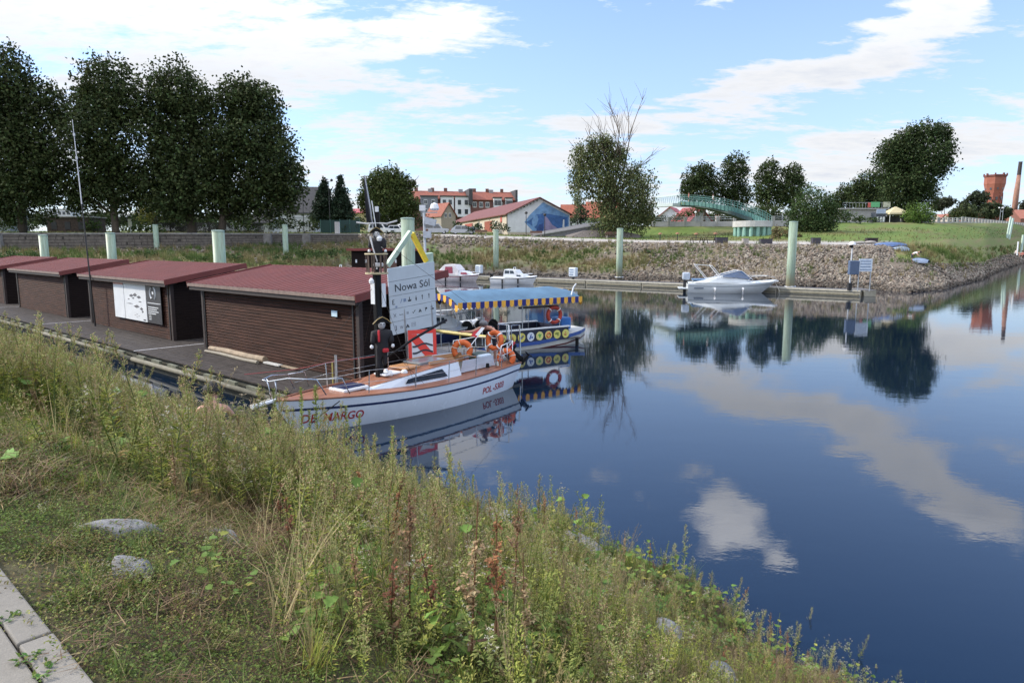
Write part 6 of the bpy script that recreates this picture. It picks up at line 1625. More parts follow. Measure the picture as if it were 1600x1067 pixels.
# ============================================================ FAR BANK: WALL, TREES, HOUSES
LEAFT = vmat('tree_leaf', .7, trans=.18, var=.3, nscale=.35, spec=.2)
BARK = mat('bark', (.07, .055, .04), .9, .3, 3, bump=.4)
QT = np.array([[0, 0, 0], [.5, .32, .06], [1, 0, 0], [.5, -.32, .06]]) - np.array([.5, 0, 0]); QF = np.array([[0, 1, 2, 3]])
def crown(name, blobs, parent, col, leaf, dens, seed, shell=.55, droop=0.0, clump=.22, colvar=.5, stretch=(1, 1, 1)):
    """leaf-sized faces gathered in clumps through the crown's volume; blobs: (centre, radii)"""
    rng = np.random.default_rng(seed); P = []; K = []
    for c, r in blobs:
        r = np.array(r); nc = max(6, int(1.35 * dens * (r[0] * r[2] + r[1] * r[2] + r[0] * r[1])))
        d = rng.normal(size=(nc, 3)); d /= np.linalg.norm(d, axis=1)[:, None]
        rad = (1.1 - shell * rng.random(nc) ** 1.5)
        wob = 1 + .34 * (fbm(d[:, 0] * 3 + 7 * seed, d[:, 2] * 3 + d[:, 1] * 2, seed, 3) - .47) * 3
        cc = np.array(c) + d * (rad * wob)[:, None] * r
        k = 9; ps = np.repeat(cc, k, 0) + rng.normal(size=(nc * k, 3)) * clump * min(r) ** .5 * np.array(stretch)
        P.append(ps); K.append(np.repeat(rng.uniform(1 - colvar, 1 + colvar, nc), k))
    P = np.concatenate(P); K = np.concatenate(K); n = len(P)
    Rm = rand_rot(n, rng)
    if droop:
        Rz = z_rot(rng.uniform(0, 6.28, n)); Ry = np.zeros((n, 3, 3)); a = droop + rng.normal(0, .25, n); Ry[:, 0, 0] = np.cos(a); Ry[:, 0, 2] = np.sin(a); Ry[:, 1, 1] = 1; Ry[:, 2, 0] = -np.sin(a); Ry[:, 2, 2] = np.cos(a); Rm = Rz @ Ry
    C = np.array(col) * K[:, None] * rng.uniform(.8, 1.2, (n, 1)); C[:, 0] *= rng.uniform(.85, 1.25, n)
    V, Fv, Cc = scatter(QT, QF, P, Rm, leaf * rng.uniform(.6, 1.3, n), C)
    return np_mesh(name, V, Fv, LEAFT, parent, Cc, nside=4)
TREEG = {}
def tree(name, label, group, px, pbase, Y, pblobs, col, leaf=.35, dens=5.0, trunk=.45, seed=1, depth=.85, limbs=True, cat='tree', dY=0, **k):
    """pblobs: crown masses as (px, py, half width px, half height px) at the tree's distance"""
    b = spotY(px, pbase, Y); g = far_z(b.x, Y); base = Vector((b.x, Y, g - .3))
    t = thing(name, label, cat, base, 0, group); s = Y * math.cos(PITCH) / FPX * 1.0; rg = random.Random(seed); bl = []
    for i, (x, y, rx, ry) in enumerate(pblobs):
        c = spotY(x, y, Y); off = rg.uniform(-.35, .35) * rx * s
        bl.append(((c.x - base.x, off, c.z - base.z), (rx * s, rx * s * depth, ry * s)))
    m = MB(); tops = [Vector(c) for c, r in bl]
    cz = sorted(tops, key=lambda v: v.z); hi = cz[-1]
    mid = Vector((hi.x * .35, 0, hi.z * .45))
    m.tube([(0, 0, 0), (0, 0, .8), mid * .6, mid, hi * .95], [trunk * 1.25, trunk, trunk * .8, trunk * .6, trunk * .15], 8)
    m.build('trunk', BARK, t, smooth=True)
    if limbs:
        for c in tops:
            st = Vector((mid.x * .7, 0, min(c.z * .5, mid.z))); MB().tube([st, (st + c) / 2 + Vector((0, 0, .4)), c, c + (c - st) * .3], [trunk * .45, trunk * .3, trunk * .16, .03], 6).build('limb', BARK, t, smooth=True)
    crown('crown', bl, t, col, leaf, dens, seed, **k); return t
CH = (.042, .062, .020)
CG = 'tall dark chestnut trees in a row behind the quay wall at the left'
tree('chestnut_tree', 'tall dark chestnut cut by the left picture edge', CG, 36, 362, 96, [(18, 125, 42, 45), (60, 175, 42, 48), (-20, 170, 45, 60), (20, 230, 58, 60), (75, 262, 38, 48), (35, 300, 55, 42), (-20, 300, 45, 45)], CH, .44, 10.2, .6, 1, shell=.75)
tree('chestnut_tree', 'tall dark chestnut, second from the left, its top notched beside the flagpole', CG, 181, 362, 96, [(158, 128, 42, 38), (135, 165, 30, 35), (190, 165, 30, 36), (165, 215, 56, 52), (150, 272, 46, 50), (190, 290, 45, 42), (120, 305, 28, 30)], CH, .44, 9.9, .5, 2, shell=.7)
tree('chestnut_tree', 'tall dark chestnut, third from the left, with a high rounded top', CG, 300, 364, 96, [(272, 142, 40, 36), (240, 175, 30, 38), (308, 175, 34, 38), (272, 225, 58, 56), (260, 288, 50, 48), (310, 285, 46, 50), (285, 320, 40, 25)], CH, .44, 10.2, .65, 3, shell=.75)
tree('chestnut_tree', 'tall dark chestnut, rightmost of the row, sloping down beside the white house', CG, 347, 364, 96, [(370, 158, 38, 34), (408, 168, 34, 34), (395, 220, 55, 50), (350, 250, 38, 60), (425, 255, 42, 46), (448, 290, 30, 38), (400, 305, 52, 38), (352, 315, 34, 30)], CH, .44, 10.2, .55, 4, shell=.7)
CONI = (.022, .04, .022)
tree('spruce_tree', 'dark spruce left of its twin beside the white house', 'two dark spruces beside the white house', 506, 345, 122, [(506, 290, 5, 12), (506, 305, 10, 12), (506, 322, 15, 13), (506, 338, 19, 12)], CONI, .4, 34, .2, 5, limbs=False, clump=.2)
tree('spruce_tree', 'dark spruce right of its twin beside the white house', 'two dark spruces beside the white house', 533, 345, 122, [(531, 289, 5, 12), (532, 305, 10, 12), (533, 322, 14, 13), (534, 338, 17, 12)], CONI, .4, 34, .2, 6, limbs=False, clump=.2)
tree('maple_tree', 'rounded green tree behind the parked cars with a loose branch reaching right', None, 603, 348, 126, [(590, 300, 26, 25), (606, 290, 24, 22), (622, 288, 16, 20), (610, 318, 34, 24), (636, 300, 9, 7), (645, 288, 6, 5), (632, 322, 20, 16), (576, 318, 16, 18)], (.055, .08, .022), .42, 14, .35, 7, colvar=.45)
tree('small_tree', 'yellowing small tree glimpsed between the chestnut trunks', None, 247, 360, 116, [(240, 322, 20, 14), (262, 330, 16, 13), (228, 335, 14, 12)], (.16, .17, .04), .3, 12, .2, 8)
# willow with bare crown branches
def willow():
    Y = 112; t = tree('willow_tree', 'ragged willow with bare dead branches standing out above its crown', None, 965, 374, Y,
        [(918, 255, 26, 26), (905, 285, 17, 28), (938, 290, 24, 30), (960, 310, 30, 30), (995, 300, 28, 34), (1008, 328, 18, 28), (985, 340, 34, 26), (948, 345, 28, 22), (930, 245, 16, 16), (905, 240, 10, 12), (940, 222, 12, 9), (952, 240, 14, 12), (925, 225, 9, 9), (950, 226, 16, 14), (968, 244, 14, 16), (985, 275, 16, 16), (958, 262, 20, 18)],
        (.11, .135, .055), .36, 9, .42, 9, droop=1.0, shell=.8, clump=.25, stretch=(.8, .8, 1.7), colvar=.4)
    base = Vector(t.location); rg = random.Random(4); m = MB()
    root = spotY(962, 300, Y) - base
    def br(p, tgt, r, lev):
        p, tgt = Vector(p), Vector(tgt); mid = (p + tgt) / 2 + Vector((rg.uniform(-.3, .3), rg.uniform(-.3, .3), 0)) * (tgt - p).length * .25
        m.tube([p, mid, tgt], [r, r * .75, r * .35], 5)
        if lev:
            for k in range(5):
                q = p.lerp(tgt, rg.uniform(.35, 1)); d = (tgt - p) * rg.uniform(.3, .55); d = d + Vector((rg.uniform(-1, 1), rg.uniform(-1, 1), rg.uniform(-.2, .6))) * d.length * .7; br(q, q + d, r * .45, lev - 1)
    for (px, py) in ((948, 214), (968, 206), (986, 202), (932, 224), (998, 262)):
        br(root, spotY(px, py, Y) - base, .16, 2)
    m.build('dead_branches', mat('dead_wood', (.13, .10, .075), .9), t)
willow()
tree('small_conifer', 'small dark conifer in front of the red roofs left of the willow', None, 907, 346, 125, [(907, 322, 6, 10), (907, 337, 12, 11)], CONI, .3, 14, .15, 10, limbs=False)
tree('pyramid_tree', 'pale green weeping sapling left of the willow', None, 903, 350, 118, [(901, 300, 7, 22), (902, 325, 8, 18)], (.10, .14, .06), .25, 9, .1, 11, limbs=False, droop=1.2)
DK = (.042, .064, .022)
RG = 'dark trees standing behind the green footbridge'
tree('linden_tree', 'dark rounded tree right above the highest part of the green footbridge', RG, 1100, 345, 160, [(1085, 280, 18, 18), (1105, 276, 18, 19), (1098, 300, 30, 20), (1075, 298, 12, 15)], DK, .5, 7, .4, 12)
tree('linden_tree', 'narrow tall dark tree behind the middle of the green footbridge', RG, 1148, 345, 160, [(1148, 262, 18, 20), (1145, 288, 22, 24), (1152, 310, 22, 18)], DK, .5, 7, .4, 13)
tree('linden_tree', 'dark tree with pointed top left of its neighbour above the bridge ramp', RG, 1200, 345, 150, [(1200, 270, 16, 18), (1198, 292, 20, 22), (1205, 312, 22, 16)], DK, .5, 7, .4, 14)
tree('linden_tree', 'dark tree just left of the dense round bush, rightmost above the ramp', RG, 1238, 345, 150, [(1240, 272, 16, 16), (1234, 292, 22, 20), (1242, 310, 20, 16)], DK, .5, 7, .4, 15)
tree('bush', 'big dense dark green bush at the foot of the slope right of the bridge pier', None, 1270, 362, 108, [(1272, 318, 30, 24), (1258, 338, 26, 22), (1288, 340, 22, 22), (1270, 350, 34, 14), (1298, 325, 12, 12)], (.05, .085, .028), .3, 12, .25, 16, cat='bush')
tree('elm_tree', 'grey green low tree behind the promenade, left of the tall poplar', 'trees behind the promenade terrace', 1325, 345, 175, [(1320, 305, 14, 14), (1335, 312, 16, 14), (1308, 318, 12, 12)], (.05, .075, .03), .5, 8, .3, 17)
tree('elm_tree', 'wide dark tree joined to the left side of the tall poplar', 'trees behind the promenade terrace', 1362, 345, 165, [(1358, 290, 22, 20), (1342, 300, 18, 16), (1375, 300, 20, 26), (1362, 318, 30, 16)], (.045, .07, .025), .5, 8, .4, 18)
tree('poplar_tree', 'huge poplar with broad flat topped crown leaning right over the green lawn', None, 1418, 346, 152, [(1398, 240, 20, 24), (1418, 220, 20, 16), (1446, 208, 24, 15), (1470, 213, 18, 15), (1481, 234, 9, 14), (1408, 255, 32, 32), (1445, 245, 36, 28), (1468, 262, 12, 18), (1425, 285, 32, 26), (1400, 300, 26, 26), (1440, 300, 22, 22), (1412, 325, 18, 16)], (.04, .065, .022), .5, 7.5, .8, 19, clump=.28, stretch=(.8, .8, 1.5), shell=.7)
tree('round_bush', 'bright green round bush in front of the tall poplar', None, 1440, 350, 138, [(1438, 332, 20, 14), (1428, 340, 14, 10), (1450, 340, 12, 10)], (.085, .15, .03), .3, 12, .2, 20, cat='bush')
FARG = 'distant trees beneath the brick tower'
tree('distant_tree', 'distant round tree left of the brick tower', FARG, 1520, 342, 380, [(1527, 308, 14, 8), (1512, 322, 12, 10), (1530, 325, 12, 10)], (.04, .055, .03), 1.0, 3.2, .5, 21)
tree('distant_tree', 'distant tree hiding the foot of the brick tower', FARG, 1556, 342, 300, [(1552, 326, 13, 10), (1542, 333, 12, 8), (1568, 332, 10, 8)], (.045, .065, .03), .9, 4, .4, 22)
tree('distant_tree', 'distant bushy tree at the meadow edge left of the tower', FARG, 1505, 348, 250, [(1508, 332, 14, 10), (1498, 336, 14, 8), (1520, 338, 10, 7)], (.055, .075, .03), .7, 5, .3, 23)
tree('distant_tree', 'distant tree behind the bright round bush', FARG, 1475, 340, 400, [(1478, 316, 14, 8), (1468, 322, 12, 7)], (.05, .06, .035), 1.1, 3, .4, 24)
tree('distant_tree', 'distant tree at the right picture edge beside the chimney', FARG, 1602, 338, 420, [(1604, 322, 10, 10), (1612, 326, 10, 10)], (.06, .07, .04), 1.1, 3, .4, 25)
# hedges and scrub
def hedge(name, label, pts, col, seed, leaf=.3, dens=9, kind=None):
    t = thing(name, label, 'hedge', (0, 0, 0)); bl = []
    for (px, py, rx, ry, Y) in pts:
        c = spotY(px, py, Y); s = Y / FPX; bl.append((tuple(c), (rx * s, rx * s * .7, ry * s)))
    crown('foliage', bl, t, col, leaf, dens, seed, shell=.8); return t
hedge('hedge', 'dark clipped shrubs before the white house with the dark roof', [(440, 350, 12, 10, 116), (455, 348, 9, 12, 117), (470, 352, 9, 10, 116), (486, 350, 8, 12, 117), (500, 354, 12, 8, 116), (425, 352, 8, 8, 117), (515, 355, 10, 6, 115), (545, 356, 16, 7, 114), (560, 354, 12, 8, 114)], (.035, .055, .02), 31)
hedge('hedge', 'low dark shrubbery under the chestnut trees', [(10, 350, 22, 10, 112), (45, 352, 18, 8, 111), (145, 352, 14, 12, 112), (165, 345, 18, 14, 118), (215, 345, 16, 14, 118), (205, 356, 20, 6, 108), (235, 357, 22, 6, 108), (300, 352, 26, 10, 120), (345, 352, 26, 10, 120), (385, 350, 20, 12, 118), (270, 350, 20, 10, 120)], (.045, .075, .022), 32)
hedge('hedge', 'dark shrubs in front of the cream warehouse wall', [(745, 356, 10, 6, 112), (775, 355, 12, 8, 112), (735, 358, 7, 4, 112), (790, 356, 6, 7, 112)], (.03, .055, .02), 33)
hedge('hedge', 'dark green hedge on the embankment behind the footbridge ramp', [(1180, 330, 18, 9, 135), (1150, 336, 16, 6, 135), (1205, 332, 20, 10, 135), (1235, 335, 18, 9, 133), (1090, 330, 10, 8, 145), (1075, 335, 10, 8, 145), (1120, 332, 14, 6, 150)], (.045, .07, .022), 34)
hedge('hedge', 'shrubs growing below the promenade terrace', [(1300, 330, 14, 12, 130), (1318, 338, 16, 9, 130), (1340, 342, 14, 6, 130), (1365, 343, 10, 4, 140)], (.055, .085, .03), 35)
hedge('hedge', 'greenery behind the parked cars and between the houses', [(655, 345, 16, 12, 128), (640, 350, 14, 10, 122), (672, 348, 10, 8, 128), (715, 352, 6, 6, 124), (560, 348, 14, 10, 120), (890, 345, 16, 8, 135), (870, 342, 10, 6, 150), (930, 352, 20, 9, 122), (1030, 345, 16, 8, 135), (1060, 342, 12, 8, 150), (880, 330, 6, 7, 165)], (.04, .065, .022), 36)
hedge('hedge', 'clump of reddish wild shrubs at the slope foot beside the bridge pier', [(1215, 362, 12, 8, 100), (1232, 366, 12, 6, 98), (1212, 370, 8, 5, 96), (1248, 368, 8, 4, 98)], (.12, .10, .05), 37)
hedge('distant_woods', 'long belt of distant trees on the horizon behind the town', [(px, 341 + (px * 7 % 5), 26, 7 + px % 4, 420) for px in range(-60, 1700, 42)], (.045, .06, .035), 38, 1.4, 1.2)
# grasses of the far bank: low tufts, nobody could count them
def bank_grass():
    rng = np.random.default_rng(17); n = 40000
    px = rng.uniform(-60, 1600, n); t = rng.uniform(1.15, 6.2, n)
    pr = far_profile(px); k0 = t.astype(int); f = t - k0; ar = np.arange(n)
    Y = pr[ar, k0, 0] * (1 - f) + pr[ar, k0 + 1, 0] * f; Z = pr[ar, k0, 1] * (1 - f) + pr[ar, k0 + 1, 1] * f; X = far_xy(px, Y)
    nn = fbm(X * .11, Y * .25, 9)
    wx = np.interp(px, [-60, 560, 900, 1010, 1100, 1300, 1390, 1420, 1600], [.9, .9, .85, .45, .22, .12, .04, .6, .7])
    wt = np.interp(t, [1.15, 1.5, 2.7, 3.1, 3.9], [.0, 1, 1, .35, .12]); wt = np.where(px > 1400, np.interp(t, [1.2, 2.2, 2.8, 3.9], [0, .1, 1, 1]), wt)
    wt = np.where(px < 560, np.interp(t, [1.15, 1.5, 3.0, 3.05], [.3, 1, 1, 0]), wt)
    wx = np.where(t > 5.02, .75, wx); wt = np.where(t > 5.02, .8, np.where(t > 4, 0, wt))
    keep = rng.random(n) < wx * wt * np.clip((nn - .2) * 3.4, .15, 1)
    P = np.stack([X, Y, Z], -1)[keep]; m = len(P); g = fbm(P[:, 0] * .3, P[:, 1] * .3, 44)
    tv = []; tf = []
    for i in range(7):
        a = i * .9; c, s = math.cos(a), math.sin(a); o = len(tv); r = .12
        tv += [(c * r - s * .05, s * r + c * .05, 0), (c * r + s * .05, s * r - c * .05, 0), (c * .34, s * .34, .7 + .3 * (i % 3) / 2)]; tf.append((o, o + 1, o + 2))
    tv = np.array(tv); tf = np.array(tf)
    gcol = np.array([.085, .13, .035]); dcol = np.array([.21, .17, .085]); w = np.clip((g - .36) * 5 + rng.normal(0, .25, m), 0, 1)[:, None]
    C = (gcol * w + dcol * (1 - w)) * rng.uniform(.65, 1.35, (m, 1))
    V, Fv, Cc = scatter(tv, tf, P, z_rot(rng.uniform(0, 6.28, m)), rng.uniform(.35, .95, m) * np.where(t[keep] > 5, .45, 1), C)
    o = np_mesh('bank_grass', V, Fv, LEAFT, colors=Cc, kind='stuff'); tag(o, 'wild green and brown grass patches growing over the stony far bank', 'grass')
bank_grass()
hedge('bank_scrub', 'dark green scrub patches on the upper part of the far bank', [(870, 388, 10, 4, 98), (848, 392, 9, 3, 96), (480, 398, 22, 6, 82), (520, 395, 16, 5, 86), (440, 402, 18, 4, 82), (20, 402, 40, 8, 72), (60, 405, 20, 6, 72), (225, 396, 20, 4, 80), (360, 400, 20, 5, 80), (310, 405, 18, 4, 80), (560, 402, 18, 6, 84), (1010, 392, 12, 2, 90)], (.05, .09, .028), 39, .22)

# quay wall at the left: stone courses under a concrete coping
def quay_wall():
    t = thing('quay_wall', 'old stone quay wall with pale coping running below the chestnut trees', 'wall', (0, 0, 0))
    st = mat('quay_masonry', (.085, .072, .062), .9, .4, 2.2, bump=.5, bscale=5, col2=(.17, .15, .13)); cp = mat('coping_concrete', (.20, .19, .18), .8, .3, 2)
    cols = np.arange(-300, 562, 20); pts = []
    for c in cols:
        pr = far_profile(float(c))[0]; pts.append((far_xy(c, pr[3, 0]), pr[3, 0], pr[3, 1], pr[4, 1]))
    b = MB(); m = MB(); rg = random.Random(2)
    for (x0, y0, z0, w0), (x1, y1, z1, w1) in zip(pts[:-1], pts[1:]):
        p0, p1 = Vector((x0, y0, (z0 + w0) / 2 - .1)), Vector((x1, y1, (z1 + w1) / 2 - .1)); h = w0 - z0 + .4
        b.bar(p0, p1, .5, h)
        q = MB().bar(Vector((x0, y0 - .05, w0 + .06)), Vector((x1, y1 - .05, w1 + .06)), .7, .22).build('coping_slab', cp, t)
        L = (p1 - p0).length; d = (p1 - p0) / L; rows = 5
        for r_ in range(rows):
            u = rg.uniform(0, .4)
            while u < L:
                w_ = rg.uniform(.5, 1.0); c = p0 + d * min(u + w_ / 2, L); c.z = z0 + .1 + (r_ + .5) * (w0 - z0) / rows; c.y -= .27
                m.box(c, (w_ - .05, .08 + rg.uniform(0, .07), (w0 - z0) / rows - .05), math.atan2(d.y, d.x)); u += w_
    b.build('wall_core', mat('dark_mortar', (.05, .045, .04), .9), t); m.build('stone_courses', st, t, kind='stuff')
    for px in (5, 413, 479):
        i = min(range(len(cols)), key=lambda k: abs(cols[k] - px)); x0, y0, z0, w0 = pts[i]
        MB().box((x0, y0 - .35, (z0 + w0) / 2), (1.1, .5, w0 - z0 + .2)).build('buttress', cp, t)
quay_wall()

# ---- houses
def wall_win(parent, P0, u, up, n, x, z, w, h, frame=WHITE, glassm=GLASS):
    """window on a wall: P0 corner, u along, up, n outward"""
    c = P0 + u * x + up * z
    def quad(w_, h_, off): return [c - u * w_ / 2 - up * h_ / 2 + n * off, c + u * w_ / 2 - up * h_ / 2 + n * off, c + u * w_ / 2 + up * h_ / 2 + n * off, c - u * w_ / 2 + up * h_ / 2 + n * off]
    m = MB(); a, b_ = quad(w, h, .0), quad(w, h, .05); m.add(a + b_, [(4, 5, 6, 7), (0, 1, 5, 4), (1, 2, 6, 5), (2, 3, 7, 6), (3, 0, 4, 7)])
    f = m.build('window', frame, parent); MB().add(quad(w * .42, h * .8, .06) , [(0, 1, 2, 3)]).build('pane', glassm, f, loc=-u * w * .23)
    MB().add(quad(w * .42, h * .8, .06), [(0, 1, 2, 3)]).build('pane', glassm, f, loc=u * w * .23); return f
def house(name, label, C, u, v, W_, D, zb, ze, zr, wallm, roofm, ridge='v', wins_u=(), wins_v=(), over=.4, cat='house', chim=()):
    """C near corner; u, v horizontal unit directions; ridge runs along u or v"""
    t = thing(name, label, cat, Vector((C[0], C[1], zb))); u, v = Vector((*u, 0)).normalized(), Vector((*v, 0)).normalized(); H = ze - zb; Hr = zr - zb; up = Vector((0, 0, 1))
    o = Vector((0, 0, 0)); a = [o, u * W_, u * W_ + v * D, v * D]; b = [p + up * H for p in a]; low = [p - up * 2 for p in a]
    m = MB(); vs = low + b; fs = [(0, 1, 5, 4), (1, 2, 6, 5), (2, 3, 7, 6), (3, 0, 4, 7)]
    if ridge == 'v': r0, r1 = u * W_ / 2 + up * Hr, u * W_ / 2 + v * D + up * Hr; vs += [r0, r1]; fs += [(4, 5, 8), (6, 7, 9)]
    else: r0, r1 = v * D / 2 + up * Hr, v * D / 2 + u * W_ + up * Hr; vs += [r0, r1]; fs += [(7, 4, 8), (5, 6, 9)]
    m.add(vs, fs).build('wall', wallm, t)
    def slope(e0, e1, r0, r1, sdir, ax):
        d = (e0 - r0); d = d / d.length; e0, e1 = e0 + d * over - ax * over, e1 + d * over + ax * over; r0, r1 = r0 - ax * over, r1 + ax * over; n = up * .16
        MB().add([e0, e1, r1, r0, e0 + n, e1 + n, r1 + n, r0 + n], [(0, 1, 2, 3), (4, 7, 6, 5), (0, 4, 5, 1), (1, 5, 6, 2), (2, 6, 7, 3), (3, 7, 4, 0)]).build('roof', roofm, t)
    if ridge == 'v': slope(b[0], b[3], r0, r1, 0, v); slope(b[1], b[2], r0, r1, 0, v)
    else: slope(b[0], b[1], r0, r1, 0, u); slope(b[3], b[2], r0, r1, 0, u)
    for x, z, w, h in wins_u: wall_win(t, o, u, up, -v, x, z, w, h)
    for x, z, w, h in wins_v: wall_win(t, o, v, up, -u, x, z, w, h)
    for f_ in chim:
        p = r0.lerp(r1, f_); MB().box(p + up * .5, (.9, .9, 1.0)).build('chimney', mat('chimney_brick', (.16, .08, .06), .8), t)
    return t
WPL = mat('white_plaster', (.62, .63, .66), .8, .08, 1.2, streak=.2); CRP = mat('cream_plaster', (.50, .44, .35), .8, .1, 1.2, streak=.25)
RTILE = mat('red_roof_tiles', (.20, .055, .035), .8, .25, 2, col2=(.28, .095, .06)); DTILE = mat('dark_roof', (.045, .045, .05), .7, .25, 2); PTILE = mat('pink_red_roof', (.36, .09, .10), .7, .15, 2); OTILE = mat('brown_red_sheet_roof', (.15, .048, .038), .7, .15, 2)
def S2(px, Y, z=0): q = spotY(px, 385, Y); return Vector((q.x, Y, z))
# warehouse with the painted gable
def warehouse():
    C = S2(793, 118); E_ = S2(890, 121); u = (E_ - C); W_ = u.length; u = u.normalized(); v = Vector((-u.y, u.x, 0)); D = 52
    t = house('warehouse', 'long cream warehouse with red roof and a blue painted gable wall', (C.x, C.y), u[:2], v[:2], W_, D, 6.4, 9.5, 12.2, CRP, OTILE, 'v', (), ((8, 1.6, 1.2, 1.0), (20, 1.6, 1.2, 1.0), (36, 1.6, 1.2, 1.0)), .5, 'warehouse')
    up = Vector((0, 0, 1)); n = -v * .02
    wl = MB().add([n, u * W_ + n, u * W_ + up * 3.1 + n, u * W_ / 2 + up * 5.75 + n, up * 3.1 + n], [(0, 1, 2, 3, 4)]).build('gable_plaster', WPL, t)
    def poly(nm, pts, m, k): MB().add([u * x + up * z - v * (.03 + .004 * k) for x, z in pts], [tuple(range(len(pts)))]).build(nm, m, t)
    b1 = mat('mural_blue', (.05, .13, .33), .8, .35, 1.5); b2 = mat('mural_light_blue', (.16, .30, .52), .8, .25, 1.5); b3 = mat('mural_dark_blue', (.03, .07, .22), .8, .3, 2); b4 = mat('mural_mauve', (.28, .24, .38), .8, .2, 1.5)
    poly('mural_field', [(3.0, 1.7), (3.9, 2.9), (W_ * .56, 5.1), (W_ - .2, 2.9), (W_ - .2, .9), (W_ - 2.3, .1), (4.6, .1)], b2, 0)
    poly('mural_shape', [(3.3, 1.7), (4.3, 2.3), (5.2, 3.0), (6.6, 3.25), (W_ - .4, 2.6), (W_ - .4, 1.2), (W_ - 1.7, .3), (W_ - 3, .5), (8.3, .9), (5.5, .3), (4.7, .9)], b1, 1)
    poly('mural_shape', [(4.5, .7), (4.3, 1.9), (4.7, 2.7), (5.3, 2.9), (5.5, 2.2), (5.2, 1.2)], b2, 2)
    poly('mural_shape', [(6.5, .3), (6.6, 2.9), (7.2, 2.4), (8.0, 1.3), (9.4, .5), (8.0, .25)], b4, 3)
    poly('mural_shape', [(5.1, .2), (5.6, 1.3), (6.4, 1.5), (6.4, .2)], b3, 4)
    poly('mural_shape', [(9.9, .9), (10.0, 2.2), (10.25, 2.2), (10.25, .9)], WHITE, 5)
    for x, w, h, m in ((14, 6, 2.3, mat('red_brown_door', (.25, .06, .03), .7)), (32, 8, 2.4, mat('red_door', (.32, .06, .04), .7)), (42, 4, 2.5, DARK), (4.2, 1.3, 1.2, mat('red_plate', (.45, .10, .08), .7))):
        z0 = .0 if h > 2 else 1.7
        MB().box(v * x - u * .03 + up * (z0 + h / 2), (.08, w if h > 2 else 1.1, h), math.atan2(v.y, v.x) - PI / 2).build('door' if h > 2 else 'wall_plate', m, t)
    MB().box(v * 30 - u * .1 + up * .7, (.1, 8, 2.0), math.atan2(v.y, v.x) - PI / 2).build('blue_gate', mat('grey_blue_gate', (.14, .2, .28), .7), t)
    MB().cyl(-u * .12 - v * .1, -u * .12 - v * .1 + up * 3, .07).build('downpipe', DARK, t)
    for k in range(9): p = u * (W_ * (.06 + .05 * k)) + up * (3.12 + (2.65) * (.06 + .05 * k) * 2 - .22) - v * .25; MB().box(p, (.14, .5, .14)).build('purlin_end', DARK, t)
warehouse()
def apartments():
    C = S2(648, 190); E_ = S2(806, 196); u = (E_ - C); W_ = u.length; u = u.normalized(); v = Vector((-u.y, u.x, 0)); up = Vector((0, 0, 1))
    z = lambda py: 4 + (385 - py) * 190 / FPX * .99
    t = house('apartment_block', 'long apartment block with red tiled roof, dormers and white bays above the warehouse', (C.x, C.y), u[:2], v[:2], W_, 12, z(350), z(312), z(298), mat('brick_red_wall', (.16, .07, .06), .8, .2, 2), RTILE, 'u', (), (), .5, 'apartment block', (.04, .2, .33, .62, .75, .9))
    H = z(312) - z(350)
    for x0, w, zt, m in ((1.8, 4.6, .9, mat('grey_bay', (.16, .17, .2), .7)), (7.2, 3.6, 1.0, WPL), (11.2, 4.2, 1.0, WPL), (22.0, 2.2, .6, WPL), (25.4, 1.9, .5, WPL)):
        bx = u * (x0 + w / 2) - v * .5 + up * (H - 2.6 + zt / 2); MB().box(bx, (w, 1.4, 5.4), math.atan2(u.y, u.x)).build('bay', m, t); MB().box(bx + up * 2.85, (w + .4, 1.9, .3), math.atan2(u.y, u.x)).build('bay_roof', DTILE, t)
        for i in range(2): wall_win(t, Vector((0, 0, 0)), u, up, -v, x0 + w * (.28 + .45 * i), H - .9, .9, 1.3, WHITE if m is not WPL else DARK).location = -v * 1.2
        for i in range(2): wall_win(t, Vector((0, 0, 0)), u, up, -v, x0 + w * (.28 + .45 * i), H - 3.4, .9, 1.3, WHITE if m is not WPL else DARK).location = -v * 1.2
    for x in (16.8, 18.6, 20.4, 24.2): wall_win(t, Vector((0, 0, 0)), u, up, -v, x, H - 1.4, 1.1, 1.5)
    MB().box(u * 15.4 + up * (H + .6) + v * 2.2, (1.0, 9, 4.4), math.atan2(u.y, u.x)).build('fire_wall', DTILE, t); MB().box(u * (W_ + .1) + up * (H + .4) + v * 4, (.6, 9, 4.8), math.atan2(u.y, u.x)).build('fire_wall', DTILE, t)
    for x in (5.0, 13.6, 22.4): MB().box(u * x + up * (H + 2.5) + v * 5.5, (1.2, 1.0, 1.3), math.atan2(u.y, u.x)).build('roof_vent', mat('grey_vent', (.28, .27, .28), .6), t)
apartments()
h45 = lambda: ((.8, .35), (-.35, .8))
house('gable_house', 'small house with red roof and pale timbered gable behind the silver cars', S2(690, 140)[:2], (.9, .3), (-.6, .9), 3.0, 7.0, 7, 10.2, 12.6, mat('grey_cream_gable', (.30, .27, .22), .8), RTILE, 'v', ((.9, 3.2, .5, .9), (1.8, 3.2, .5, .9)))
c = S2(432, 127); house('white_house', 'white house with steep dark roof half hidden by the rightmost chestnut', c[:2], (1, .12), (-.12, 1), 7.0, 9.0, 6.8, 10.3, 15.0, WPL, DTILE, 'u', ((3.6, 2.3, 1.1, 1.1), (5.9, 1.2, .9, 1.2), (1.2, 1.9, .9, 1.0)), (), .5)
t = thing('garden_arcade', 'white scalloped garden arcade before the house with dark roof', 'garden wall', S2(459, 123, 6.9), R(4))
m = MB()
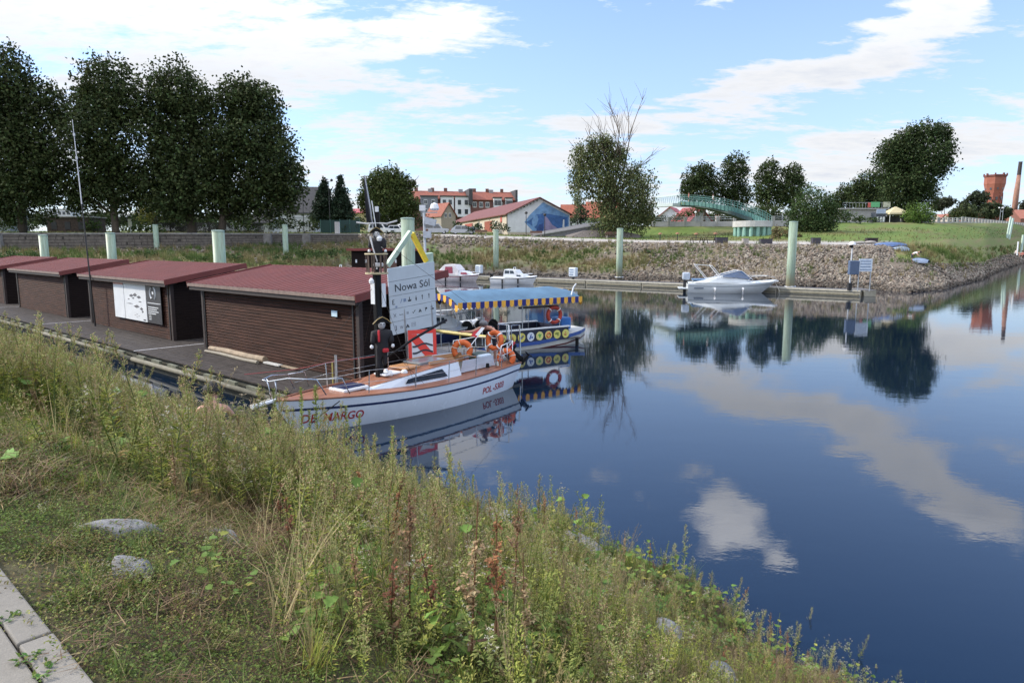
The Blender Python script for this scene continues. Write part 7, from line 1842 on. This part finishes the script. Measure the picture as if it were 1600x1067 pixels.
for k in range(3):
    x = .25 + k * 1.2; m.box((x, 0, 1.0), (.14, .2, 2.0)); m.prism([(x - .0, 0), (x + 1.2, 0), (x + 1.2, -.1), (x + 1.0, -.25), (x + .75, -.5), (x + .62, -.9), (x + .5, -.5), (x + .2, -.25), (x, -.1)], .15, Matrix.Translation((0, .1, 2.2)) @ Matrix.Rotation(PI / 2, 4, 'X'))
m.box((2.0, 0, 2.35), (3.8, .22, .35)); m.build('arches', WPL, t)
c = S2(400, 118); house('white_outbuilding', 'low white outbuilding with dark roof just above the quay wall', c[:2], (1, 0), (0, 1), 2.9, 4.0, 6.15, 8.15, 10.9, WPL, DTILE, 'u', ((1.45, .95, .6, .65),), ())
c = S2(548, 150); house('cream_house', 'tiny glimpse of a cream and pink house between the spruces and the maple', c[:2], (1, 0), (0, 1), 3.2, 4, 8, 11.2, 12, mat('yellow_cream', (.5, .42, .22), .8), PTILE, 'u', ((1.6, 1.8, .9, .9),))
c = S2(880, 160); house('red_roof_house', 'orange red roof partly hidden behind the small conifer', c[:2], (1, 0), (0, 1), 6.5, 8, 8, 10.6, 13.6, WPL, mat('orange_roof', (.28, .085, .05), .8, .2, 2), 'u', (), (), .4, 'house', (.5,))
c = S2(917, 150); house('red_roof_house', 'steep red roof glimpsed through the left part of the willow', c[:2], (1, -.1), (.1, 1), 7.0, 8, 8, 10.2, 13.6, mat('greenish_wall', (.25, .33, .28), .8), mat('orange_roof', (.38, .12, .07)), 'u', (), (), .4, 'house', (.6,))
c = S2(1026, 170); house('pink_roof_house', 'white house with pink red roof at the left end of the footbridge', c[:2], (.85, -.4), (.4, .85), 6.0, 7, 8.5, 11.0, 13.4, WPL, PTILE, 'v', ((2, 1.2, .9, 1.0),))
c = S2(1048, 165); house('pink_roof_house', 'white gabled house with pink red roof under the left part of the footbridge', c[:2], (.5, -.3), (.85, .5), 4.0, 8, 8, 9.6, 13.0, WPL, PTILE, 'u', ((1.6, 1.0, .8, .9),))
c = S2(-6, 122); house('grey_shed', 'grey boarded shed at the left picture edge under the chestnut', c[:2], (1, 0), (0, 1), 2.8, 5, 6.5, 9.8, 11, mat('grey_boards', (.2, .22, .25), .8, .2, 4), mat('grey_sheet', (.3, .32, .35), .6), 'u')
t = thing('houseboat', 'white two storey cabin with rows of windows glimpsed under the chestnut branches', 'cabin', S2(81, 128, 8.6), 0)
MB().box((2.0, 1.5, 1.0), (4.0, 3, 2.2)).build('wall', WPL, t); MB().box((2.0, 1.5, 2.2), (4.3, 3.3, .15)).build('roof', WHITE, t); MB().cyl((-.2, 0, 0), (-.2, 0, 3.3), .06).build('post', WHITE, t)
for i in range(5):
    for j in range(2): MB().box((.45 + i * .78, -.02, .5 + j * .95), (.5, .05, .55)).build('window', GLASS, t)
t = thing('brick_ruin', 'low dark brick building remnant under the second chestnut', 'outbuilding', S2(76, 112, 6.2), 0)
MB().box((3.6, 2, 1.1), (7.2, 4, 2.6)).build('wall', mat('dark_brick', (.06, .042, .035), .9, .4, 3, bump=.4), t); MB().box((3.6, 2, 2.5), (7.6, 4.4, .18)).build('roof', mat('pale_slab', (.25, .24, .23), .7), t)
for x in (1.2, 3.4, 5.6): MB().box((x, -.02, 1.1), (.9, .06, 1.2)).build('opening', DARK, t)
t = thing('notice_board', 'small white notice board on a post under the second chestnut', 'sign', S2(206, 104, 6.0), 0)
MB().cyl((0, 0, 0), (0, 0, 1.2), .04).build('post', STEEL, t); MB().box((0, -.05, 1.5), (.55, .04, 1.1)).build('board', WHITE, t)
t = thing('picket_fence', 'dark board fence behind the trunks of the third and fourth chestnut', 'fence', S2(248, 118, 6.2), 0)
m = MB()
for k in range(130): m.box((k * .14, 0, .9), (.11, .03, 1.8))
m.build('boards', mat('dark_fence', (.03, .028, .028), .8), t, kind='stuff')
for k in range(9): MB().box((k * 2.2, .08, 1.0), (.14, .14, 2.0)).build('post', TRIMD, t)
t = thing('mesh_fence', 'dark green mesh fence with posts before the spruces', 'fence', S2(502, 113, 6.1), 0)
for k in range(5): MB().cyl((k * 1.6, 0, 0), (k * 1.6, 0, 2.3), .05).build('post', mat('green_post', (.03, .10, .09), .5), t)
MB().box((3.2, .05, 1.1), (6.4, .02, 2.1)).build('screen_panel', mat('green_screen', (.015, .045, .045), .7), t)
tag(MB().box((0, 0, .8), (.65, .5, 1.9)).build('concrete_pillar', mat('pale_pillar', (.42, .42, .42), .8), loc=S2(528, 104.5, 5.9)), 'pale concrete pillar standing on the quay wall before the spruces', 'pillar')

# ---- brick water tower and chimney
def tower():
    Y = 420; c = S2(1545, Y); zt = 4 + (385 - 276) * Y / FPX; BR = mat('tower_brick', (.24, .075, .05), .85, .2, .35, bump=.2, bscale=3, col2=(.33, .12, .08)); BD = mat('tower_brick_dark', (.15, .05, .038), .85, .2, .4)
    t = thing('water_tower', 'octagonal red brick water tower with a flared battlemented head', 'tower', (c.x, Y, 14), R(10)); H = zt - 14
    def oct(r): return [(r * math.cos(PI / 4 * k), r * math.sin(PI / 4 * k)) for k in range(8)]
    m = MB(); prof = [(4.4, 0), (4.25, H * .62), (4.4, H * .66), (5.3, H * .80), (5.5, H * .82), (5.5, H * .95)]
    m.loft([[(x, y, z) for x, y in oct(r)] for r, z in prof]).build('shaft', BR, t)
    MB().loft([[(x, y, z) for x, y in oct(r)] for r, z in ((5.75, H * .945), (5.85, H * .97), (5.6, H * .985))]).build('cornice', BD, t)
    for k in range(8):
        a = PI / 4 * k; p = Vector((5.7 * math.cos(a), 5.7 * math.sin(a), H * .985)); MB().box(p, (.8, .8, 1.6), a).build('pinnacle', BD, t)
        MB().bar(Vector((4.35 * math.cos(a), 4.35 * math.sin(a), 0)), Vector((4.4 * math.cos(a), 4.4 * math.sin(a), H * .66)), .6, .6).build('corner_pier', BD, t)
        am = a + PI / 8; ca = math.cos(PI / 8)
        for z, w, h in ((H * .56, 1.1, 1.8), (H * .74, .9, 1.6), (H * .40, 1.0, 1.8)): MB().box((4.35 * ca * math.cos(am) + (.35 if z > H * .7 else 0) * math.cos(am), 4.35 * ca * math.sin(am) + (.35 if z > H * .7 else 0) * math.sin(am), z), (.5, w, h), am).build('window', GLASS, t)
    Y = 430; c = S2(1577, Y); tp = spotY(1592, 253, Y)
    q = thing('factory_chimney', 'tall tapering brick chimney leaning right beside the brick tower', 'chimney', (c.x + .8, Y, 14))
    MB().loft([[(r * math.cos(PI / 6 * k) + dx, r * math.sin(PI / 6 * k), z) for k in range(12)] for r, z, dx in ((1.75, 0, 0), (1.5, 20, .3), (1.1, tp.z - 14 - 8, .8))]).build('stack', mat('chimney_brick_pale', (.28, .15, .11), .85, .25, .4), q, smooth=True)
    MB().loft([[(r * math.cos(PI / 6 * k) + dx, r * math.sin(PI / 6 * k), z) for k in range(12)] for r, z, dx in ((1.1, tp.z - 14 - 8, .8), (1.0, tp.z - 14 - .6, 1.0), (1.1, tp.z - 14, 1.0))]).build('sooty_top', mat('soot', (.05, .04, .04), .9), q)
    w = S2(1596, 400); house('factory_shed', 'low red roofed factory shed at the foot of the brick chimney', (w.x - 2, w.y), (1, 0), (0, 1), 14, 12, 14, 20, 25, mat('brick_far', (.2, .09, .07), .8), mat('orange_far_roof', (.36, .14, .10), .8), 'u', (), (), .5, 'factory')
    w = S2(1470, 360); house('distant_barn', 'long low distant barn with orange roof right of the bright round bush', (w.x, w.y), (1, 0), (0, 1), 18, 10, 14, 18, 20.5, mat('pale_far', (.45, .38, .32), .8), mat('orange_far_roof', (.36, .14, .10)), 'u', (), (), .5, 'barn')
    w = S2(1378, 300); house('distant_barn', 'brick coloured distant shed glimpsed beneath the poplar', (w.x + 30, w.y), (1, 0), (0, 1), 16, 10, 12, 15, 18, mat('pale_far', (.45, .38, .32)), mat('orange_far_roof', (.36, .14, .10)), 'u', (), (), .5, 'barn')
tower()

# ---- promenade terrace, kiosk and tent
def terrace():
    c = S2(1312, 150, 8.9); t = thing('terrace_building', 'flat pale terrace building with balustrade and green banner behind the promenade', 'building', c, 0)
    CW = mat('terrace_concrete', (.33, .32, .31), .8, .12, 1, streak=.2)
    MB().box((4.9, 3, 1.5), (9.8, 6, 3.0)).build('wall', CW, t); MB().box((4.9, 2.9, 3.12), (10.2, 6.6, .3)).build('roof_slab', CW, t)
    MB().box((6.9, -.4, 4.0), (1.9, .08, 1.1)).build('green_banner', mat('green_banner', (.12, .40, .18), .6), t); MB().box((5.6, -.42, 3.9), (.6, .06, 1.0)).build('red_emblem', mat('red_banner', (.5, .1, .08), .6), t); MB().box((9.4, -.4, 4.0), (1.5, .08, 1.1)).build('cream_banner', mat('cream_banner', (.5, .5, .38), .6), t)
    for k in range(15): MB().cyl((k * .7, -.3, 3.25), (k * .7, -.3, 4.4), .03, n=6).build('baluster', STEEL, t)
    MB().tube([(0, -.3, 4.4), (9.8, -.3, 4.4)], .04, 6).build('handrail', STEEL, t)
    k_ = thing('drinks_kiosk', 'small dark kiosk with bluish sign beside the beige tent', 'kiosk', S2(1366, 143, 8.6), 0)
    MB().box((.9, 1, 1.2), (2.0, 2, 2.4)).build('wall', mat('kiosk_dark', (.06, .07, .09), .6), k_); MB().box((.9, -.08, 2.5), (1.9, .1, .9)).build('sign_board', mat('kiosk_sign', (.35, .42, .55), .5), k_)
    for i in range(3): MB().box((.3 + i * .6, -.06, .9), (.4, .06, 1.0)).build('white_window', WHITE, k_)
    g = thing('party_tent', 'beige pyramid tent with open sides beneath the tall poplar', 'tent', S2(1387, 142, 8.6), 0)
    MB().loft([[(-.2, -.2, 1.9), (4.0, -.2, 1.9), (4.0, 3.4, 1.9), (-.2, 3.4, 1.9)], [(-.1, -.1, 2.2), (3.9, -.1, 2.2), (3.9, 3.3, 2.2), (-.1, 3.3, 2.2)], [(1.8, 1.5, 3.5), (2.0, 1.5, 3.5), (2.0, 1.7, 3.5), (1.8, 1.7, 3.5)]]).build('canopy', mat('beige_canvas', (.50, .44, .27), .8), g)
    for x, y in ((0, 0), (3.8, 0), (3.8, 3.2), (0, 3.2)): MB().cyl((x, y, 0), (x, y, 1.95), .05).build('leg', WHITE, g)
    MB().box((1.9, 2.6, .8), (3.2, .3, 1.5)).build('counter', mat('dark_counter', (.05, .05, .05), .6), g)
terrace()
def promenade_rail(name, label, px0, px1, Y0, Y1, post_every, hpost, wallh, col):
    P0, P1 = S2(px0, Y0), S2(px1, Y1); P0.z = far_z(P0.x, Y0); P1.z = far_z(P1.x, Y1); t = thing(name, label, 'railing', P0); d = P1 - P0; L = d.length; n = max(2, int(L / post_every)); pm = mat('rail_post_concrete', col, .7)
    if wallh: MB().bar(Vector((0, 0, wallh / 2)), d + Vector((0, 0, wallh / 2)), .3, wallh).build('base_wall', mat('parapet', (.36, .36, .36), .8, .15, 1), t)
    p = MB().box((0, 0, (wallh + hpost) / 2), (.5, .35, wallh + hpost)).build('post', pm, t)
    for k in range(1, n + 1): q = p.copy(); COL.objects.link(q); q.parent = t; q.location = d * k / n
    for z in (.45, .9): MB().tube([Vector((0, 0, wallh + hpost * z)), d + Vector((0, 0, wallh + hpost * z))], .05, 5).build('rail', STEEL, t)
promenade_rail('promenade_railing', 'grey promenade railing with concrete posts along the embankment top', 1296, 1500, 135, 172, 2.6, 1.0, .35, (.30, .30, .29))
promenade_rail('promenade_railing', 'far promenade railing receding to the brick tower', 1500, 1640, 174, 290, 4, 1.1, .5, (.28, .29, .30))
promenade_rail('parapet_wall', 'pale parapet wall with rails between the willow and the bridge pier', 1020, 1146, 124, 120, 2.4, .8, .9, (.42, .42, .41))
promenade_rail('parapet_wall', 'grey retaining parapet right of the bridge pier', 1206, 1250, 118, 118, 2.5, .7, 1.0, (.30, .30, .29))

# ---- footbridge
def footbridge():
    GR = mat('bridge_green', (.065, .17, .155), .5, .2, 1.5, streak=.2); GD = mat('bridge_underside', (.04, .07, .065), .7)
    t = thing('footbridge', 'curved green steel footbridge with railings rising from the pier to the left', 'bridge', S2(1205, 104, 0))
    o = Vector(t.location)
    S = [(1206, 349, 351, 103), (1192, 340.5, 347.5, 104), (1175, 333.5, 343, 106), (1155, 327, 336.5, 108), (1135, 321.8, 330, 110), (1112, 318, 325, 112), (1090, 315.5, 321.5, 115), (1063, 314.5, 320.5, 118)]
    top = [spotY(px, a, Y) - o for px, a, b_, Y in S]; bot = [spotY(px, b_, Y) - o for px, a, b_, Y in S]; w = Vector((.4, 3.0, 0))
    MB().loft([[a, b_, b_ + w, a + w] for a, b_ in zip(top, bot)]).build('girder', GR, t)
    UB = [(1176, 346, 105.5), (1165, 343, 106.5), (1150, 337.5, 108), (1130, 331.5, 110.5), (1108, 326, 112.5), (1085, 322.5, 115.5), (1063, 322, 118)]
    ub = [spotY(px, y, Y) - o for px, y, Y in UB]
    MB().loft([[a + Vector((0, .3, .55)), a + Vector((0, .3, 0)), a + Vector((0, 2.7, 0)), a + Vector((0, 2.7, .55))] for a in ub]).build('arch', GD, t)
    for k in range(28):
        u = k / 27 * (len(S) - 1); i = min(int(u), len(S) - 2); f = u - i
        for ww in (Vector((0, 0, 0)), w):
            p = top[i].lerp(top[i + 1], f) + ww; MB().box(p + Vector((0, 0, .5)), (.06, .06, 1.0)).build('railing_post', GR, t)
        p = top[i].lerp(top[i + 1], f); q = bot[i].lerp(bot[i + 1], f); MB().bar(p - Vector((0, .06, 0)), q - Vector((0, .06, 0)), .06, .10).build('stiffener', GR, t)
    for ww in (Vector((0, 0, 0)), w):
        for h in (.35, .7, 1.02): MB().tube([p + ww + Vector((0, 0, h)) for p in top], .035, 5).build('rail', GR, t)
    YL = mat('yellow_banner_letters', (.55, .50, .12), .6)
    m = MB(); rg = random.Random(3); px = 1065
    while px < 1103:
        p = spotY(px, 318, 115.4 + (1090 - px) * .1) - o - Vector((0, .15, 0)); m.box(p, (rg.uniform(.14, .28), .05, .34)); m.box(p + Vector((.2, 0, -.1)), (.12, .05, .12)); px += rg.uniform(3.4, 5.5)
    m.build('yellow_lettering', YL, t)
    # pale lattice continuing over the old harbour arm
    A, B = spotY(1063, 320, 118) - o, spotY(1024, 322, 140) - o; PL = mat('pale_lattice', (.42, .50, .50), .5)
    MB().bar(A, B, 2.6, .5).build('far_deck', PL, t); MB().tube([A + Vector((0, 0, 1.7)), B + Vector((0, 0, 1.7))], .09, 5).build('top_chord', PL, t); MB().tube([A + Vector((0, 2.4, 1.7)), B + Vector((0, 2.4, 1.7))], .09, 5).build('top_chord', PL, t)
    n = 12
    for k in range(n):
        a, b_ = A.lerp(B, k / n), A.lerp(B, (k + 1) / n); MB().tube([a, (a + b_) / 2 + Vector((0, 0, 1.7)), b_], .05, 4).build('lattice_bar', PL, t)
    # pier
    q = thing('bridge_pier', 'round fronted bridge pier of pale green tubes under a white concrete cap', 'pier', S2(1174, 104, 0)); zb, zc = 4.6, spotY(1174, 355, 103).z; zt = spotY(1174, 345.5, 103).z
    MB().lathe([(2.75, zc), (2.85, zc + .02), (2.85, zt - .02), (2.75, zt)], (0, 0, 0), 28).build('cap', mat('pier_cap', (.46, .46, .45), .8, .15, 1, streak=.4), q)
    MB().cyl((0, 0, zb - .6), (0, 0, zc), 2.35, n=24).build('core', mat('pier_core_green', (.12, .22, .19), .7), q)
    PG = mat('pier_tube_green', (.24, .42, .36), .6, .15, 2, streak=.3)
    for k in range(16): a = 2 * PI * k / 16; MB().cyl((2.45 * math.cos(a), 2.45 * math.sin(a), zb - .6), (2.45 * math.cos(a), 2.45 * math.sin(a), zc), .27, n=10).build('tube', PG, q)
    for (px, py, Y, sh, lab) in ((1114, 320.5, 112.8, WS, 'pedestrian in white on the descending part of the green footbridge'), (1076, 317, 117.5, mat('red_shirt_far', (.5, .15, .12), .8), 'pedestrian in red at the top of the green footbridge')):
        p = spotY(px, py, Y); person(lab, p + Vector((.2, .8, .0)), R(90), STAND, sh, DS, HBR)
    for px, rz in ((1117, 40), (1121, -30)):
        p = S2(px, 128); person('one of two walkers in white strolling on the path under the footbridge', (p.x, 128, far_z(p.x, 128)), R(rz), STAND, WS, WS, HBR, group='two walkers under the footbridge')
footbridge()
def lamp(px, ptop, Y, label, double=False, white=True):
    p = S2(px, Y); p.z = far_z(p.x, Y) - .1; h = spotY(px, ptop, Y).z - p.z; t = thing('street_lamp', label, 'street lamp', p, 0, 'street lamps on the far bank')
    MB().cyl((0, 0, 0), (0, 0, h - .2), .07, .045, n=8).build('post', DARK if not white else STEEL, t)
    for dx in ((-.5, .5) if double else (0,)):
        MB().lathe([(.05, -.2), (.22, -.1), (.24, .08), (.12, .22), (.02, .26)], (dx, 0, h), 10).build('lamp_head', WHITE if white else DARK, t, smooth=True)
        if dx: MB().bar((0, 0, h - .25), (dx, 0, h - .15), .05).build('arm', DARK, t)
lamp(1220, 331, 118, 'globe lamp on the slope right of the bridge ramp'); lamp(1085, 332, 140, 'globe lamp under the arch of the footbridge')
lamp(517, 282, 116, 'tall lamp mast rising between the two spruces', True, False); lamp(476, 302, 118, 'thin mast leaning before the dark roof of the white house', False, False)
lamp(822, 333, 110, 'dark park lamp in front of the white part of the gable', False, False); lamp(851, 336, 110, 'dark park lamp in front of the blue mural', False, False)
lamp(1558, 325, 220, 'left lamp mast before the foot of the brick tower', True); lamp(1562, 325, 235, 'right lamp mast before the foot of the brick tower', False)

# ---- cars
def car(px, Y, label, ang, paint, kind='hatch', L=4.3, zoff=0.0):
    p = S2(px, Y); p.z = far_z(p.x, Y) + zoff; t = thing('parked_car', label, 'car', p, R(ang), 'cars parked behind the quay road')
    w = .88; h = {'hatch': 1.45, 'sedan': 1.42, 'suv': 1.68, 'van': 1.95}[kind]; b = .95 if kind in ('suv', 'van') else .85
    pr = {'hatch': [(-.5, .5, .62), (-.49, .32, .80), (-.30, .28, b), (-.05, .28, b + .03), (.42, .30, b), (.5, .35, .7), (.5, .5, .5)]}
    xs = [(-.5, .45, .72), (-.47, .3, .86), (-.28, .26, b - .02), (.0, .25, b), (.40, .27, b), (.48, .32, .82), (.5, .42, .6)]
    MB().loft([[(x * L, -w * k, z0), (x * L, -w * k, z1), (x * L, w * k, z1), (x * L, w * k, z0)] for (x, z0, z1), k in zip(xs, (.8, .93, 1, 1, 1, .95, .85))]).build('body', paint, t, bevel=.04)
    g = {'hatch': ((-.26, 0), (-.10, 1), (.30, 1), (.44, .1)), 'sedan': ((-.22, 0), (-.06, 1), (.20, 1), (.36, .1)), 'suv': ((-.26, 0), (-.13, 1), (.38, 1), (.46, .1)), 'van': ((-.36, 0), (-.22, 1), (.46, 1), (.49, .1))}[kind]
    MB().loft([[(x * L, -w * (.98 - .14 * k), b - .02), (x * L, -w * (.96 - .18 * k), b + (h - b) * max(k, .04)), (x * L, w * (.96 - .18 * k), b + (h - b) * max(k, .04)), (x * L, w * (.98 - .14 * k), b - .02)] for x, k in g]).build('cabin_roof', paint, t)
    for sd in (-1, 1):
        y0, y1 = sd * (w * .965 + .012), sd * (w * .80 + .03)
        for a0, a1, s0, s1 in ((g[0][0] + .06, .08, .10, 0), (.10, g[2][0] + .02, 0, .03)): MB().add([(a0 * L, y0 - sd * .03, b + .03), (a1 * L, y0 - sd * .03, b + .03), ((a1 - s1) * L, y1, h - .12), ((a0 + s0) * L, y1, h - .12)], [(0, 1, 2, 3)]).build('side_window', GLASS, t)
        for x in (-.31, .31): wl = MB().cyl((x * L, sd * .86, .33), (x * L, sd * .66, .33), .33, n=18).build('wheel', BLACKM, t); MB().cyl((x * L, sd * .875, .33), (x * L, sd * .85, .33), .20, n=12).build('rim', STEEL, wl)
        MB().box((-.485 * L, sd * .62, .68), (.12, .34, .14)).build('headlight', mat('lamp_glass', (.6, .62, .65), .15), t); MB().box((.492 * L, sd * .66, .76), (.08, .26, .2)).build('tail_light', mat('tail_red', (.4, .02, .02), .3), t)
    x0, x1 = g[0][0] * L, g[1][0] * L; MB().add([(x0 - .0, -w * .86, b + .05), (x0, w * .86, b + .05), (x1 - .06, w * .72, h - .06), (x1 - .06, -w * .72, h - .06)], [(0, 1, 2, 3)]).build('windscreen', GLASS, t).location = (-.03, 0, .02)
    MB().box((-.5 * L, 0, .5), (.06, 1.2, .16)).build('grille', DARK, t)
    return t
SV = mat('silver_paint', (.42, .44, .47), .3, .05, 1, metal=.4); WHP = mat('car_white', (.66, .68, .70), .3, .04, 1)
car(681, 113, 'silver off road car with dark lower body, leftmost of the two beside the warehouse', 186, SV, 'suv', 4.3); car(724, 113, 'pale silver hatchback in front of the cream warehouse', 187, SV, 'hatch', 4.2)
car(596, 116, 'white estate car parked left of another white car', 165, WHP, 'suv', 4.2); car(622, 117, 'white hatchback between the white estate and the thick green pile', 165, WHP, 'hatch', 3.9)
# ---- small things on the far bank road
def on_far(px, Y, dz=0.0): p = S2(px, Y); p.z = far_z(p.x, Y) + dz; return p
def picnic(px, label):
    t = thing('picnic_table', label, 'picnic table', on_far(px, 93, -.05), R(10), 'dark picnic tables beside the bridge pier'); m_ = mat('dark_bench_wood', (.05, .04, .035), .7)
    MB().box((0, 0, .74), (1.8, .8, .07)).build('table_top', m_, t)
    for y in (-.7, .7): MB().box((0, y, .44), (1.8, .28, .06)).build('bench', m_, t)
    for x in (-.7, .7):
        for s in (-1, 1): MB().bar((x, s * .25, .72), (x, s * .6, 0), .08).build('leg', m_, t)
picnic(1088, 'dark picnic table left of its twin on the far bank'); picnic(1110, 'dark picnic table next to the dark litter box'); 
def block(name, label, cat, px, Y, dims, m, rz=0, bev=.04, dz=0):
    t = thing(name, label, cat, on_far(px, Y), R(rz)); MB().box((0, 0, dims[2] / 2 - .03), dims).build('body', m, t, bevel=bev); MB().box((0, 0, dims[2] - .01), (dims[0] * 1.05, dims[1] * 1.05, .06)).build('lid', m, t); return t
DB = mat('dark_box', (.035, .033, .045), .6)
block('litter_box', 'wide dark box beside the picnic tables before the bridge pier', 'box', 1127, 92, (1.5, .8, .75), DB); block('litter_box', 'dark low box right of the bridge pier on the far road', 'box', 1196, 89, (1.5, .8, .62), DB)
block('stone_block', 'pale stone block in front of the bridge pier', 'block', 1164, 91, (.75, .7, .6), mat('pale_stone', (.30, .28, .26), .9))
block('litter_box', 'dark basket shaped bin near the big bush', 'bin', 1274, 86, (1.0, .7, .75), DB); block('litter_box', 'black box between the pale boulders right of the lamp', 'box', 1361, 84, (1.3, .6, .5), mat('black_box', (.02, .012, .015), .7)).location.z += .15
for px, lab in ((1335, 'pale flat kerb stone by the far road, left one'), (1345, 'pale rounded boulder left of the black box'), (1360, 'pale flat stone under the black box')):
    V, Fv = rock_template(px, 2); o = np_mesh('roadside_boulder', V * np.array([.8, .5, .32]), Fv, mat('pale_stone', (.30, .28, .26), .9)); o.location = on_far(px, 83.5, .15); tag(o, lab, 'boulder')
for px, lab in ((660, 'brown planter bench right behind the camera pole'), (752, 'brown stone planter right of the pale hatchback'), (838, 'brown bench in front of the blue mural'), (955, 'brown bench beneath the willow')):
    t = thing('park_bench', lab, 'bench', on_far(px, 109), R(5)); m_ = mat('bench_brown', (.15, .085, .06), .8)
    MB().box((0, 0, .45), (1.9, .5, .07)).build('seat', m_, t); MB().box((0, .24, .8), (1.9, .06, .35)).build('backrest', m_, t)
    for x in (-.7, .7): MB().box((x, 0, .22), (.22, .45, .44)).build('leg', mat('bench_concrete', (.25, .22, .2), .8), t)
for px in (1031, 1058, 1087, 1117):
    t = thing('mushroom_light', 'low path light with brown hood on the far bank', 'path light', on_far(px, 99 if px < 1080 else 97), 0, 'low path lights with brown hoods'); MB().cyl((0, 0, 0), (0, 0, .95), .06).build('post', DARK, t); MB().lathe([(.32, 0), (.22, .16), (.03, .22)], (0, 0, .9), 12).build('hood', mat('rust_hood', (.26, .12, .07), .7), t)
# overturned blue dinghies by the lawn
for i, (px, Y, L, rz, lab, m_) in enumerate(((1391, 79, 3.4, -12, 'blue overturned dinghy lying left on the tip of the far road', mat('dinghy_blue', (.08, .14, .30), .5)), (1408, 77, 2.2, 20, 'pale blue small dinghy between the two blue ones', mat('dinghy_pale', (.32, .42, .55), .5)), (1437, 73, 2.2, -60, 'narrow grey blue dinghy tilted beside the bending person', mat('dinghy_grey', (.16, .22, .34), .5)))):
    t = thing('overturned_dinghy', lab, 'dinghy', on_far(px, Y, .02), R(rz)); rows = []
    for k in range(9):
        x = (k / 8 - .5) * L; w = .62 * math.sin(PI * (.08 + .84 * k / 8)) ** .6; rows.append([(x, w * math.cos(PI * j / 6), .52 * math.sin(PI * j / 6) ** .8 * math.sin(PI * (.1 + .8 * k / 8)) ** .5) for j in range(7)])
    MB().loft(rows, close=False, caps=False).build('hull', m_, t, smooth=True); MB().tube([(-.45 * L, 0, .5), (.45 * L, 0, .5)], .03, 5).build('keel', DARK, t)
for px, Y, lab in ((1572, 170, 'left pale gauge post standing in the river meadow'), (1575.5, 172, 'slanted pale gauge post just right of its neighbour in the meadow')):
    p = on_far(px, Y); tag(MB().bar((0, 0, 0), (.5, 0, 5.2), .35).build('gauge_post', mat('pale_green_post', (.45, .58, .52), .6), loc=p), lab, 'post')
p = on_far(1596, 165); tag(MB().bar((0, 0, 0), (.2, 0, 5.4), .4).build('gauge_post', mat('pale_green_post', (.45, .58, .52)), loc=p), 'pale gauge post with bluish top at the right picture edge', 'post')
p = spotY(1589, 399, 96); tag(MB().cyl((0, 0, 0), (0, 0, 1.9), .09).build('white_marker', WHITE, loc=p), 'white marker post standing between the two anglers', 'post')
t = thing('stone_ramp', 'grey sloping slab roofed bunker rising from the grass before the willow', 'ramp', on_far(835, 112), R(4))
MB().loft([[(x, 0, -.2), (x, 0, z), (x, 5, z + .6), (x, 5, -.2)] for x, z in ((0, .1), (4, .75), (8, 1.5), (11.5, 2.0))]).build('slab', mat('ramp_grey', (.15, .15, .16), .8, .25, 3), t); MB().bar((0, -.1, .15), (11.6, -.1, 2.08), .2, .16).build('edge', mat('ramp_edge', (.3, .3, .3), .8), t)
MB().loft([[(x, -2.5, -.3), (x, -1.2, z), (x, .0, z), (x, .2, -.3)] for x, z in ((5, .2), (8, .95), (13, 1.15), (17, .3))]).build('cobbled_apron', mat('cobbles_far', (.16, .14, .13), .9, .4, 6), t)
